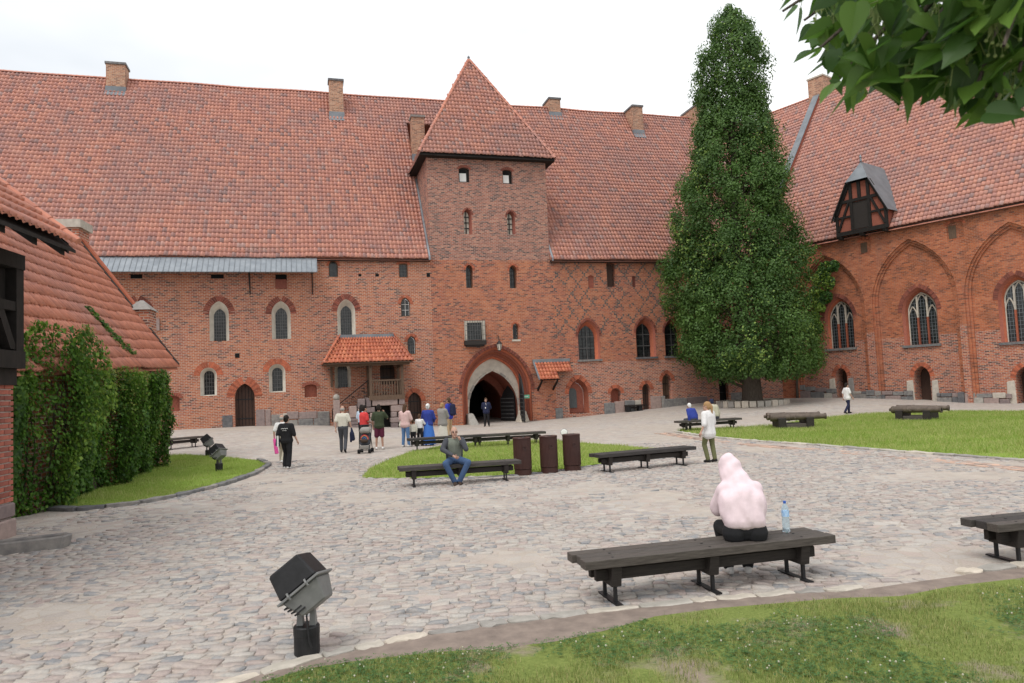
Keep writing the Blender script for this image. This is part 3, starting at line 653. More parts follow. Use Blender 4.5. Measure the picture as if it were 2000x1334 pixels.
# gate: stepped brick orders round the arch
ga = M.px(903, 780)[0], M.px(1039.5, 780)[0]; gzt = M.px(971, 677)[1]; GB = -1.2
hl.append(arch(ga[0], ga[1], GB, gzt, 'point', (ga[1] - ga[0]) * .62))
slab('wall', M, [(sT0, -1.3), (sT1, -1.3), (sT1, zMid), (sT0, zMid)], hl, 0, .5, 'brick_tower_low', GT)
slab('wall', M, [(sT0, zMid), (sT1, zMid), (sT1, zTe + .2), (sT0, zTe + .2)], hh_, 0, .4, 'brick_tower_high', GT)
for s in (sT0, sT1):
    V = [M.p(s, -1, -.001), M.p(s, -1, -TD), M.p(s, zTe + .2, -TD), M.p(s, zTe + .2, -.001)]
    link('side_wall', mesh_np('side_wall', np.array(V), [np.array([(0, 1, 2, 3)])], uv=[(0, -1), (TD, -1), (TD, zTe + .2), (0, zTe + .2)]), MATS['brick_tower_high'], GT, True)
x0, x1 = ga; zt = gzt; d = -.2
for k in range(5):
    o = arch(x0, x1, GB, zt, 'point', (x1 - x0) * .62); x0 += .115; x1 -= .115; zt -= .15; i = arch(x0, x1, GB, zt, 'point', (x1 - x0) * .62)
    V = [M.p(a, z, d) for a, z in o] + [M.p(a, z, d) for a, z in i] + [M.p(a, z, d - .2) for a, z in i]; n = len(o)
    F = [(j, j + 1, n + j + 1, n + j) for j in range(1, n - 1)] + [(n - 1, 0, n, 2 * n - 1)] + [(n + j, n + j + 1, 2 * n + j + 1, 2 * n + j) for j in range(1, n - 1)] + [(2 * n - 1, n, 2 * n, 3 * n - 1)]
    link('arch_order', mesh_np('arch_order', np.array(V), [np.array(F)]), MATS['moulded_brick' if k % 2 else 'voussoir'], GT, True); d -= .2
ring(M, arch(ga[0], ga[1], GB, gzt, 'point', (ga[1] - ga[0]) * .62), .2, 0, GT, 'voussoir_dark', .1, .05)
oo = arch(x0, x1, GB, zt, 'point', (x1 - x0) * .62)             # tympanum with the lower stone arch
ow = 1.73; xm = (x0 + x1) / 2; zo = M.px(962.5, 728, d)[1]; oi_ = arch(xm - ow, xm + ow, GB, zo + .12, 'point', ow * 1.42)
slab('tympanum', M, oo, [oi_], d + .01, .1, 'plaster', GT)
ring(M, oi_, .16, d + .01, GT, 'stone_pale', .5, .05, 'stone_arch')
oi2 = oi_; V = [M.p(a, z, d) for a, z in oi2] + [M.p(a, z, d - 9) for a, z in oi2]; n = len(oi2)
link('passage_vault', mesh_np('passage_vault', np.array(V), [np.array([(j, j + 1, n + j + 1, n + j) for j in range(1, n - 1)] + [(n - 1, 0, n, 2 * n - 1)])]), MATS['moulded_brick'], GT, True)
fill('passage_dark_sheet', M, oi2, d - 8.9, 'black_void', GT)  # near-black sheet paints the deep shade at the far end of the passage
rb = arch(xm - ow - .01, xm + ow + .01, GB, zo + .13, 'point', ow * 1.42); ri = arch(xm - ow + .3, xm + ow - .3, GB, zo - .4, 'point', ow * 1.3)
slab('inner_arch', M, rb, [ri], d - 2.6, .5, 'moulded_brick', GT)
for sgn, x in ((-1, xm - ow), (1, xm + ow)):                     # worn bollard stones at the jambs
    mb = MB(); zb = float(gz(*M.p(x, 0, 0).xy)) - .1; mb.hexa([M.p(x - .35, zb, .5), M.p(x + .35, zb, .5), M.p(x + .35, zb, -.9), M.p(x - .35, zb, -.9), M.p(x - .18 + sgn * .12, zb + .85, -.2), M.p(x + .18 + sgn * .12, zb + .85, -.2), M.p(x + .18 + sgn * .12, zb + .85, -.85), M.p(x - .18 + sgn * .12, zb + .85, -.85)])
    mb.obj('guard_stone', MATS['stone_pale'], GT, True, bevel=.06)
def leaf(name, hinge_s, hinge_d, ang, w_, zt_, parent, lab):
    c, s_ = math.cos(ang), math.sin(ang); mb = MB(); zb = float(gz(*M.p(hinge_s, 0, hinge_d).xy)) + .06
    prof = [(0, zb), (w_, zb), (w_, zt_ - 1.3), (w_ * .75, zt_ - .75), (w_ * .4, zt_ - .3), (0, zt_)]
    def P(a, z, t): return M.p(hinge_s + c * a - s_ * t, z, hinge_d + s_ * a + c * t)
    k = len(prof); mb.add([P(a, z, -.05) for a, z in prof] + [P(a, z, .05) for a, z in prof], [tuple(range(k))[::-1], tuple(range(k, 2 * k))] + [(j, (j + 1) % k, k + (j + 1) % k, k + j) for j in range(k)])
    o = mb.obj('gate_leaf', MATS['iron'], parent, True); o['label'] = lab
    mb = MB()
    for r_ in range(12):
        z = zb + .15 + r_ * .27
        if z < zt_ - 1.2:
            mb.hexa([P(.04, z, .052), P(w_ - .04, z, .052), P(w_ - .04, z, .075), P(.04, z, .075), P(.04, z + .06, .052), P(w_ - .04, z + .06, .052), P(w_ - .04, z + .06, .075), P(.04, z + .06, .075)])
            mb.hexa([P(.04, z, -.075), P(w_ - .04, z, -.075), P(w_ - .04, z, -.052), P(.04, z, -.052), P(.04, z + .06, -.075), P(w_ - .04, z + .06, -.075), P(w_ - .04, z + .06, -.052), P(.04, z + .06, -.052)])
    mb.obj('iron_strap', MATS['iron_grey'], o, True)
leaf('gate_leaf', xm + ow - .12, d - .3, R(-115), 1.5, zo - .6, GT, 'studded gate leaf folded back inside the passage')
leaf('gate_leaf', ga[1] - .80, -.15, R(98), 1.5, zo - .15, GT, 'studded gate leaf swung open into the yard')
# lantern on its bracket, sign plate beside the arch
B = M.px(971, 672); mb = MB(); mb.tube([M.p(B[0], B[1] + .55, .02), M.p(B[0], B[1] + .5, .5), M.p(B[0], B[1] + .2, .55)], .025, 6); mb.obj('lantern_bracket', MATS['iron'], GT, True)
LN = thing('gate_lantern', M.p(B[0], B[1] - .45, .55), 'small hexagonal iron lantern hanging over the gate arch', 'lantern')
mb = MB(); mb.lathe([(.10, 0), (.17, .4), (.17, .42)], n=6); mb.obj('lantern_glass', MATS['plaster'], LN)
mb = MB(); mb.lathe([(.2, .425), (.12, .55), (.03, .64), (.03, .68)], n=6); mb.lathe([(.06, -.06), (.11, -.003)], n=6)
for k in range(6): a = k * math.pi / 3; mb.tube([(.105 * math.cos(a), .105 * math.sin(a), 0), (.178 * math.cos(a), .178 * math.sin(a), .42)], .014, 4)
mb.obj('lantern_cage', MATS['iron'], LN)
B = rect_px(M, 1021, 1033, 771, 778, .6); SG = thing('direction_sign', M.p((B[0] + B[1]) / 2, B[2], .72), 'small green rectangular sign fixed beside the open gate leaf', 'sign')
pbox(mb := MB(), M, B[0], B[1], B[2], B[3], .74, .72); mb.obj('sign_plate', MATS['sign_green'], SG, True)
pbox(mb := MB(), M, B[0] + .06, B[1] - .1, B[2] + .1, B[2] + .14, .745, .741); mb.obj('sign_lettering', MATS['blind_white'], SG, True)
pbox(mb := MB(), M, B[0] - .12, B[0] - .004, B[2] + .08, B[2] + .14, .74, .55); mb.obj('sign_bracket', MATS['iron'], SG, True)
# pyramid roof
ov = .55; e0, e1 = sT0 - ov, sT1 + ov; f0, f1 = ov, -TD - ov; sm = (e0 + e1) / 2; dm = (f0 + f1) / 2
za = M.px(915, 118, dm)[1]; apex = M.p(sm, za, dm)
def tri_keep(A, B, T):
    A, B, T = [np.array(q) for q in (A, B, T)]; ax = (B - A) / np.linalg.norm(B - A); mid = (A + B) / 2; L = np.linalg.norm(B - A) / 2
    up = T - mid; hgt = np.linalg.norm(up); up = up / hgt
    return lambda P: np.abs((P - mid) @ ax) <= L * (1 - ((P - mid) @ up) / hgt) + .06
cs = [M.p(e0, zTe, f0), M.p(e1, zTe, f0), M.p(e1, zTe, f1), M.p(e0, zTe, f1)]
for a, b in ((0, 1), (3, 0), (1, 2)):
    A, B = cs[a], cs[b]; up = apex - (A + B) / 2; nn = int((B - A).length / .255)
    tile_roof('roof_tiles', A, B, B + up, A + up, nn, int(up.length / .36), 'roof_tile', GT, tri_keep(A, B, apex), 'stuff')
mb = MB(); off = Vector((0, 0, -.17)); mb.add([q + off for q in cs] + [apex + off], [(0, 1, 4), (1, 2, 4), (2, 3, 4), (3, 0, 4), (3, 2, 1, 0)]); mb.obj('roof', MATS['timber_black'], GT, True)
for q in cs[:2] + cs[3:]: ridge_row(q + Vector((0, 0, .05)), apex + Vector((0, 0, .05)), GT, .12, .36, name='hip_tile_row')
mb = MB(); mb.lathe([(.16, -.1), (.13, .1), (.07, .16), (.11, .24), (.03, .36)], c=apex, n=10); mb.obj('finial', MATS['lead'], GT, True)
chimney(819, 312, .95, 3.3, .9, NR)
# ================================================================ west range
WR = thing('west_range', WST.p(10, .2), 'tall brick hall range with big pointed blind arches and traceried windows', 'building')
wS, wE = -1.5, WST.px(2000, 600)[0] + 9
a2 = WST.px(1705, 620)[0], WST.px(1874, 620)[0]; aw_ = a2[1] - a2[0]
a1r = WST.px(1692, 640)[0]; a3l = WST.px(1887, 620)[0]
arcs = [(a1r - aw_, a1r, WST.px(1617, 497)[1]), (a2[0], a2[1], WST.px(1775, 466)[1]), (a3l, a3l + aw_, WST.px(1975, 432)[1])]
arcs.append((a3l + aw_ + .75, a3l + 2 * aw_ + .75, arcs[-1][2]))
outl = [(wS, -1.5), (wE, -1.5), (wE, WZE + .3), (wS, WZE + .3)]
up_h = []
for b in ((1678, 1701, 467, 496), (1849, 1882, 433, 468)):
    up_h.append(window(WST, WR, b, 'seg', None, depth=.4, nv=0, nh=0, ringw=.16, fmat='timber_brown', glass='black_void'))
    B = rect_px(WST, *b); pbox(mb := MB(), WST, B[0] + .05, B[0] + .5, B[2] + .1, B[3] - .2, -.1, -.14); mb.obj('shutter', MATS['timber_brown'], WR, True)
for k in range(4):
    hs = [arch(max(x0 + .15 * k, wS + .05 + .01 * k), x1 - .15 * k, -1.45, zt - .17 * k, 'point', (x1 - x0 - .3 * k) * .78) for x0, x1, zt in arcs]
    if k < 3:
        slab('wall' if k == 0 else 'arch_order', WST, outl, hs + (up_h if k == 0 else []), -.11 * k, .112 if k else .112, 'brick_west', WR)
d0 = -.34; hp = []
inner_arcs = [(x0 + .42, x1 - .42, zt - .5) for x0, x1, zt in arcs]
zlow = WST.px(1800, 655)[1]
def tracery(pl, I, d, parent):
    x0, x1, zb, zt = I; w = (x1 - x0) / 3; mb, mr = MB(), MB(); zs = zb + (zt - zb) * .52
    for x in (x0 + w, x1 - w):
        pbox(mr, pl, x - .055, x + .055, zb, zs, d + .12, d); pbox(mb, pl, x - .05, x + .05, zs + .003, zt - (zt - zs) * .16, d + .115, d)
    for xa, xb in ((x0, x0 + w), (x1 - w, x1)):
        P = arch(xa + .03, xb - .03, zs - .3, zs + .75, 'point', .75)[2:]
        for (a, za), (b, zb_) in zip(P, P[1:]): mb.tube([pl.p(a, za, d + .06), pl.p(b, zb_, d + .06)], .045, 4)
    P = arch(x0 + w + .03, x1 - w - .03, zs, zt - .12, 'point', .6)[2:]
    for (a, za), (b, zb_) in zip(P, P[1:]): mb.tube([pl.p(a, za, d + .06), pl.p(b, zb_, d + .06)], .04, 4)
    P = arch(x0 + .03, x1 - .03, zb, zt - .03)
    for (a, za), (b, zb_) in zip(P[1:], P[2:]): mb.tube([pl.p(a, za, d + .05), pl.p(b, zb_, d + .05)], .045, 4)
    mb.tube([pl.p(x0 + .03, zb, d + .05), pl.p(x0 + .03, P[-1][1], d + .05)], .045, 4)
    mb.obj('tracery', MATS['stone_pale'], parent, True); mr.obj('mullion', MATS['voussoir'], parent, True)
for b in ((1616, 1664.5, 585, 680), (1768, 1828, 567, 673), (1957, 2022, 542, 667)):
    B = rect_px(WST, *b, d0); O = (B[0] - .18, B[1] + .1, B[2], B[3] + .22); h = arch(*O); hp.append(h); I = (B[0] + .04, B[1] - .04, B[2] + .02, B[3] - .1); inner = arch(*I); mid = arch(O[0] + .14, O[1] - .1, O[2], O[3] - .15)
    w = loft('window', WST, h, d0 + .003, mid, d0 - .15, 'moulded_brick', WR); loft('window_jamb', WST, mid, d0 - .15, inner, d0 - .45, 'voussoir', w)
    fill('glass', WST, inner, d0 - .45, 'glass_dark', w); grille(WST, inner, d0 - .445, 8, 14, 'lead', w, .009, 'lead_cames'); tracery(WST, I, d0 - .45, w); ring(WST, h, .26, d0, WR, 'voussoir_dark')
    pbox(mb := MB(), WST, O[0] - .1, O[1] + .1, O[2] - .16, O[2] - .004, d0 + .12, d0 - .4); mb.obj('sill', MATS['stone_grey'], w, True)
hd = []
for b in ((1633, 1655, 718, 774), (1786, 1817.6, 714.5, 780), (1985, 2022, 716, 785)):
    B = rect_px(WST, *b, d0); h = arch(B[0], B[1], B[2] - .4, B[3]); hd.append(h); w = fill('door', WST, arch(B[0] - .05, B[1] + .05, B[2] - .5, B[3] + .05), d0 - .93, 'door_brown', WR); ring(WST, h, .28, d0, WR)
    for xa, xb in ((B[0] - .55, B[0] - .02), (B[1] + .02, B[1] + .5)):
        mb = MB(); z1 = B[2] + 1.25 + random.uniform(-.15, .1); mb.hexa([WST.p(xa, B[2] - .4, d0 + .09), WST.p(xb, B[2] - .4, d0 + .09), WST.p(xb, B[2] - .4, d0 - .2), WST.p(xa, B[2] - .4, d0 - .2), WST.p(xa + .07, z1, d0 + .07), WST.p(xb - .05, z1 + .05, d0 + .07), WST.p(xb - .05, z1 + .05, d0 - .2), WST.p(xa + .07, z1, d0 - .2)])
        mb.obj('jamb_stone', MATS['stone_pale'], w, True, bevel=.04)
slab('recessed_wall', WST, [(wS, zlow), (wE, zlow), (wE, WZE), (wS, WZE)], hp, d0, .46, 'brick_west', WR)
# the windows drop below the colour change of the brick, so the lower wall is cut round the same windows
lowh = [[(a, z) for a, z in h] for h in hd]
hp2 = []
for h in hp:
    x0, x1 = h[0][0], h[1][0]; hp2.append([(x0, h[0][1]), (x1, h[0][1]), (x1, zlow + .0), (x0, zlow + .0)])
o2 = [(wS, -1.5), (wE, -1.5), (wE, zlow)]
for q in sorted(hp2, key=lambda q: -q[0][0]): o2 += [(q[1][0], zlow), (q[1][0], q[1][1]), (q[0][0], q[0][1]), (q[0][0], zlow)]
slab('recessed_wall', WST, o2 + [(wS, zlow)], lowh, d0, .95, 'brick_west_low', WR)
# piers below the springing are in the paler brick: thin facing on the pier fronts
for (xa, xb) in ((a1r - .005, a2[0] + .005), (a2[1] - .005, a3l + .005)):
    za_ = WST.px(1700, 650)[1]; brickbox('pier_facing', WST, xa - .004, xb + .004, -1.2, za_, .03, -.05, 'brick_west_low', WR, False)
footing(WST, 1560, 1633, (752, 760), (772, 778), WR, (), rows=2, wpx=26, d=d0 + .08); footing(WST, 1664, 1782, (763, 764), (776, 783), WR, (), rows=2, wpx=24, d=d0 + .08)
footing(WST, 1828, 1976, (766, 768), (784, 790), WR, (), rows=2, wpx=26, d=d0 + .08); footing(WST, 1693, 1722, (762, 764), (782, 783), WR, (), rows=2, wpx=24, d=.07); footing(WST, 1872, 1892, (766, 767), (787, 788), WR, (), rows=1, wpx=24, d=.07)
# roof, dormer cut-out, fire wall
DS0, DS1 = WST.px(1640, 440, .3)[0], WST.px(1735, 420, .3)[0]
zD = WST.px(1690, 330, .1)[1]
def keep_w(P):
    q = P[:, :2] - np.array(WST.O); s = q @ np.array(WST.e); d = q @ np.array(WST.n); dm_ = (DS0 + DS1) / 2
    dorm = (np.abs(s - dm_) < (DS1 - DS0) / 2 * np.clip((zD + .1 - P[:, 2]) / (zD - WZE) * 1.35, 0, 1)) & (P[:, 2] < zD - .2)
    return ~dorm & (nr_roof_z(P) < P[:, 2] + .05)
cw = (WST.p(-8, WZE, .35), WST.p(wE, WZE, .35), WST.p(wE, WZR, -WRD), WST.p(-8, WZR, -WRD))
ncw = int((wE + 8) / .255)
tile_roof('roof_tiles', *cw, ncw, 46, 'roof_tile', WR, keep_w, 'stuff')
mb = MB(); mb.add([q + Vector((0, 0, -.2)) for q in cw], [(0, 1, 2, 3)]); mb.add([WST.p(-12, WZR - .06, -WRD), WST.p(wE, WZR - .06, -WRD), WST.p(wE, WZE, -2 * WRD), WST.p(-12, WZE, -2 * WRD)], [(0, 1, 2, 3)]); mb.obj('roof', MATS['roof_tile_low'], WR, True)
ridge_row(WST.p(-10, WZR + .03, -WRD), WST.p(wE, WZR + .03, -WRD), WR)
mb = MB(); pbox(mb, WST, 0, wE, WZE - .16, WZE - .03, .28, .02); mb.obj('eaves_board', MATS['timber_black'], WR, True)
WP0, WN = WST.p(0, WZE, .35), Vector((WST.n.x * math.sin(R(54)), WST.n.y * math.sin(R(54)), math.cos(R(54))))
q1 = onplane(1538, 345, WP0, WN); s1 = (Vector((q1.x, q1.y)) - WST.O).dot(WST.e)
V = []
for dd, lift in ((.2, .0), (-WRD, .0)):
    z = WZE + (.35 - dd) * WTP
    V += [WST.p(s1 - .3, z - .3, dd), WST.p(s1 + .3, z - .3, dd), WST.p(s1 + .3, z + .55, dd), WST.p(s1 - .3, z + .55, dd)]
fw = MB(); fw.add(V, [(0, 1, 2, 3), (4, 7, 6, 5), (0, 4, 5, 1), (1, 5, 6, 2), (3, 2, 6, 7), (0, 3, 7, 4)]); fw.obj('fire_wall', MATS['moulded_brick'], WR, True)
V2 = [v + Vector((0, 0, .02)) for v in (V[3], V[2], V[6], V[7])]; fw = MB(); fw.add([v - Vector((0, 0, 0)) for v in V2] + [v + Vector((0, 0, .1)) for v in V2], [(0, 1, 2, 3), (4, 7, 6, 5), (0, 4, 5, 1), (1, 5, 6, 2), (2, 6, 7, 3), (3, 7, 4, 0)]); fw.obj('fire_wall_coping', MATS['lead'], WR, True)
c = brickbox('chimney', WST, s1 - .7, s1 + .7, WZR - 1, WZR + 1.5, -WRD + .5, -WRD - 1.0, 'brick_chimney', WR); pbox(mb := MB(), WST, s1 - .77, s1 + .77, WZR + 1.503, WZR + 1.65, -WRD + .57, -WRD - 1.07); mb.obj('chimney_cap', MATS['stone_pale'], c, True)
# timber-framed loading dormer with a lead half-hip
DM = tag(bpy.data.objects.new('dormer', None), None); COL.objects.link(DM); DM.parent = WR
df = .55; dz0 = WST.px(1690, 453, df)[1]; dw = (DS1 - DS0) / 2; dc = (DS0 + DS1) / 2; dzt = WST.px(1680, 354, df)[1]; dh = dzt - dz0; ds = dz0 + dh * .40
def dp(a, z, d): return WST.p(dc + a, z, d)
prof = [(-dw, dz0), (dw, dz0), (dw, ds), (dw * .42, dzt), (-dw * .42, dzt), (-dw, ds)]
mb = MB(); mb.add([dp(a, z, df) for a, z in prof] + [dp(a, z, -4) for a, z in prof], [(0, 1, 2, 3, 4, 5), (0, 5, 11, 6), (1, 7, 8, 2)]); mb.obj('brick_infill', MATS['moulded_brick'], DM, True)
def beam(a0, z0, a1, z1, w=.16):
    global T
    v = Vector((a1 - a0, z1 - z0)); nn = Vector((-v.y, v.x)).normalized() * w / 2; mb = MB()
    mb.hexa([dp(a0 - nn.x, z0 - nn.y, df - .02), dp(a1 - nn.x, z1 - nn.y, df - .02), dp(a1 + nn.x, z1 + nn.y, df - .02), dp(a0 + nn.x, z0 + nn.y, df - .02), dp(a0 - nn.x, z0 - nn.y, df + T), dp(a1 - nn.x, z1 - nn.y, df + T), dp(a1 + nn.x, z1 + nn.y, df + T), dp(a0 + nn.x, z0 + nn.y, df + T)])
    mb.obj('timber', MATS['timber_black'], DM, True); T += .004
T = .1
for a0, f0, a1, f1, w_ in ((-1.06, .04, 1.06, .04, .28), (-1, .0, -1, .42, .2), (1, .0, 1, .42, .2), (-.36, .06, -.36, 1, .2), (.36, .06, .36, 1, .2), (-1, .36, -.36, .36, .13), (.36, .36, 1, .36, .13), (-.8, .66, .8, .66, .2), (-.95, .1, -.45, .64, .13), (.95, .1, .45, .64, .13), (0, .68, 0, 1, .2), (-1, .42, -.42, 1, .2), (1, .42, .42, 1, .2)):
    beam(a0 * dw, dz0 + f0 * dh, a1 * dw, dz0 + f1 * dh, w_)
pbox(mb := MB(), WST, dc - dw * .36 + .1, dc + dw * .36 - .1, dz0 + dh * .09, dz0 + dh * .62, df + .05, df + .0); mb.obj('loading_hatch', MATS['wood_dark'], DM, True)
for a in (-dw + .15, 0, dw - .15): mb = MB(); mb.hexa([dp(a - .1, dz0 - .22, -.1), dp(a + .1, dz0 - .22, -.1), dp(a + .1, dz0 - .22, df + .2), dp(a - .1, dz0 - .22, df + .2), dp(a - .1, dz0 - .035, -.1), dp(a + .1, dz0 - .035, -.1), dp(a + .1, dz0 - .035, df + .3), dp(a - .1, dz0 - .035, df + .3)]); mb.obj('joist_end', MATS['timber_black'], DM, True)
mb = MB(); e = .28; zr = WST.px(1672, 318, df - .5)[1]; pr = [(-dw - e, ds - .25), (-dw * .46, dzt + .08), (0, zr), (dw * .46, dzt + .08), (dw + e, ds - .25)]; bk = [-1.0, -3.4, -4.0, -3.4, -1.0]
F0 = [dp(pr[0][0], pr[0][1], df + .35), dp(pr[1][0], pr[1][1], df + .35), dp(0, zr, df - .5), dp(pr[3][0], pr[3][1], df + .35), dp(pr[4][0], pr[4][1], df + .35)]
K0 = [dp(pr[k][0], pr[k][1], .35 - (pr[k][1] - WZE) / WTP - .2) for k in range(5)]
mb.add(F0 + K0, [(0, 1, 6, 5), (1, 2, 7, 6), (2, 3, 8, 7), (3, 4, 9, 8), (1, 3, 2)]); mb.obj('lead_roof', MATS['lead'], DM, True)
for k in (0, 3): mb = MB(); mb.hexa([F0[k] - Vector((0, 0, .16)), F0[k + 1] - Vector((0, 0, .16)), F0[k + 1] - Vector((0, 0, .16)) - Vector((*WST.n, 0)) * .1, F0[k] - Vector((0, 0, .16)) - Vector((*WST.n, 0)) * .1, F0[k] - Vector((0, 0, .01)), F0[k + 1] - Vector((0, 0, .01)), F0[k + 1] - Vector((0, 0, .01)) - Vector((*WST.n, 0)) * .1, F0[k] - Vector((0, 0, .01)) - Vector((*WST.n, 0)) * .1]); mb.obj('barge_board', MATS['timber_black'], DM, True)
mb = MB(); mb.lathe([(.09, 0), (.06, .25), (.1, .3), (.02, .5)], c=F0[2], n=8); mb.obj('finial', MATS['lead'], DM, True)
mb = MB(); sd_ = Vector((*WST.e, 0)); P0_, P1_ = K0[3] + Vector((0, 0, .05)), K0[4] + Vector((0, 0, .05)); mb.hexa([K0[2] + Vector((0, 0, .1)), K0[2] + Vector((0, 0, .1)) + sd_ * .5, P1_ + sd_ * .75, P1_, K0[2] + Vector((0, 0, .14)), K0[2] + Vector((0, 0, .14)) + sd_ * .5, P1_ + sd_ * .75 + Vector((0, 0, .04)), P1_ + Vector((0, 0, .04))]); mb.obj('dormer_flashing', MATS['zinc'], DM, True)

# ================================================================ creeper-clad lean-to on the left
LA = 100.5
LT = Plane((-12.9 + .17 * .5, 27.0 - .985 * .5), LA)              # s grows away from the viewer; n points towards the yard
LT.n = Vector((LT.e.y, -LT.e.x))
zf = EYE + 1.24
lean = thing('lean_to_house', LT.p(-5, 0, -2), 'low house with sagging orange tile roof and creeper covered wall', 'building')
A, B = LT.p(-12.2, EYE + .72, .35), LT.p(.25, zf, .35); rise = 1.40; run = 3.5
C, D = LT.p(.25, zf + run * rise, .35 - run), LT.p(-12.2, EYE + .72 + .35 + run * rise, .35 - run)
nr2 = 15; nc2 = 60
vis = lambda P: P[:, 1] > 22.0
tot = tile_objects(A, B, C, D, nc2, nr2, 'roof_tile_low', lean, lambda P: (P[:, 1] > 24.25) & (P[:, 2] < 8.0))
tile_roof('roof_tiles', A, B, C, D, nc2, nr2, 'roof_tile_low', lean, lambda P: ~((P[:, 1] > 24.25) & (P[:, 2] < 8.0)), 'stuff')
mb = MB(); mb.add([q - Vector((0, 0, .07)) for q in (A, B, C, D)], [(0, 1, 2, 3)]); mb.add([C - Vector((0, 0, .07)), D - Vector((0, 0, .07)), LT.p(-12.2, 3, -9.5), LT.p(.25, 3, -9.5)], [(0, 1, 2, 3)]); mb.obj('roof', MATS['roof_tile_low'], lean, True)
brickbox('wall', LT, -12.2, 0, -.5, zf - .1, 0, -9, 'brick_base', lean)
V = [LT.p(.02, -.5, 0), LT.p(.02, -.5, -9), LT.p(.02, zf, -9), LT.p(.02, zf + run * rise, -run), LT.p(.02, zf - .1, 0)]
link('gable_wall', mesh_np('gable_wall', np.array(V), [np.array([(0, 1, 2, 3, 4)])], uv=[(0, -.5), (9, -.5), (9, zf), (run, zf + run * rise), (0, zf)]), MATS['brick_base'], lean, True)
mb = MB()                                    # brick-coped gable parapet standing above the verge
for t0, t1, mt_ in ((.33, 1.0, 'brick'),):
    a = B.lerp(C, t0); b = B.lerp(C, t1); u = Vector((*LT.e, 0)); mb.hexa([a + u * .1 - Vector((0, 0, .3)), b + u * .1 - Vector((0, 0, .3)), b + u * .5 - Vector((0, 0, .3)), a + u * .5 - Vector((0, 0, .3)), a + u * .1 + Vector((0, 0, .28)), b + u * .1 + Vector((0, 0, .28)), b + u * .5 + Vector((0, 0, .28)), a + u * .5 + Vector((0, 0, .28))])
mb.obj('gable_parapet', MATS['voussoir'], lean, True)
mb = MB(); a, b = B + Vector((0, 0, .06)), C + Vector((0, 0, .06)); u = Vector((*LT.e, 0)); mb.hexa([a - u * .12, b - u * .12, b + u * .1, a + u * .1, a - u * .12 + Vector((0, 0, .12)), b - u * .12 + Vector((0, 0, .12)), b + u * .1 + Vector((0, 0, .12)), a + u * .1 + Vector((0, 0, .12))]); mb.obj('verge_flashing', MATS['wood_dark'], lean, True)
q = onplane(278, 660, LT.p(.5, 0, 0), Vector((*LT.e, 0))); dq = (Vector((q.x, q.y)) - LT.O).dot(LT.n)
pc = brickbox('gable_pier', LT, .12, 1.0, -.3, EYE + 3.45, dq + .35, dq - .38, 'brick_base', lean); mb = MB(); mb.hexa([LT.p(.04, EYE + 3.45, dq + .43), LT.p(1.08, EYE + 3.45, dq + .43), LT.p(1.08, EYE + 3.45, dq - .46), LT.p(.04, EYE + 3.45, dq - .46), LT.p(.5, EYE + 3.85, dq + .04), LT.p(.6, EYE + 3.85, dq + .04), LT.p(.6, EYE + 3.85, dq - .06), LT.p(.5, EYE + 3.85, dq - .06)]); mb.obj('pier_cap', MATS['stone_pale'], pc, True)
q = onplane(135, 480, LT.p(.6, 0, 0), Vector((*LT.e, 0))); dq = (Vector((q.x, q.y)) - LT.O).dot(LT.n)
c = brickbox('chimney', LT, .15, 1.1, 3, EYE + 6.55, dq + .5, dq - .5, 'brick_base', lean); pbox(mb := MB(), LT, .05, 1.2, EYE + 6.553, EYE + 6.85, dq + .6, dq - .6); mb.obj('chimney_cap', MATS['stone_pale'], c, True)
# sloping brick buttress beyond the gable
q = g(312, 868); bt = thing('brick_buttress', (q.x, q.y, q.z), 'brick buttress with sloping top beyond the creeper wall', 'buttress')
BP = Plane((q.x, q.y), LA); brickbox('buttress_body', BP, -.6, .6, -.4, EYE + .1, .3, -1.6, 'brick_base', bt)
mb = MB(); mb.hexa([BP.p(-.6, EYE + .103, .3), BP.p(.6, EYE + .103, .3), BP.p(.6, EYE + .103, -1.6), BP.p(-.6, EYE + .103, -1.6), BP.p(-.6, EYE + .35, -.35), BP.p(.6, EYE + .35, -.35), BP.p(.6, EYE + 1.1, -1.6), BP.p(-.6, EYE + 1.1, -1.6)]); mb.obj('buttress_slope', MATS['voussoir'], bt, True)

# ================================================================ half-timbered house at the left edge (near)
q = g(26, 1046); TH = Plane((q.x, q.y), 97.0); TH.n = Vector((TH.e.y, -TH.e.x))
th = thing('timber_house', (q.x, q.y, 0), 'dark half timbered house on a brick base with jettied upper floor', 'building')
hb = 2.72
pbox(mb := MB(), TH, -7, -.02, -.3, hb, -.03, -4); mb.obj('wall', MATS['near_mortar'], th, True)
row = 0; z = .62; rest_ = MB()
bm_ = MB(); bm_.box((0, 0, 0), (.27, .06, .078)); me_full = bm_.mesh('brick', bevel=.006); me_full.materials.append(MATS['near_brick'])
bm_ = MB(); bm_.box((0, 0, 0), (.128, .06, .078)); me_half = bm_.mesh('brick', bevel=.006); me_half.materials.append(MATS['near_brick'])
rz_ = math.atan2(TH.e.y, TH.e.x); cnt = 0
while z < hb - .05:                          # bricks one by one on the face towards the yard and on the far return
    s = -.0; k = row % 2
    while s > -2.6:
        L = .27 if k % 2 == 0 else .128; k += 1; o = bpy.data.objects.new('brick', me_full if L > .2 else me_half); COL.objects.link(o); o.parent = th
        pp = TH.p(s - L / 2, z + .039, -.028 + random.uniform(-.004, .006)) - rootoff(th); o.location = pp; o.rotation_euler = (0, 0, rz_); s -= L + .02
    while s > -6.8:
        L = .27 if k % 2 == 0 else .128; k += 1; rest_.cur = random.random(); pbox(rest_, TH, s - L, s, z, z + .078, .002, -.05); s -= L + .02
    z += .102; row += 1
rest_.obj('bricks', MATS['near_brick'], th, True)['kind'] = 'stuff'
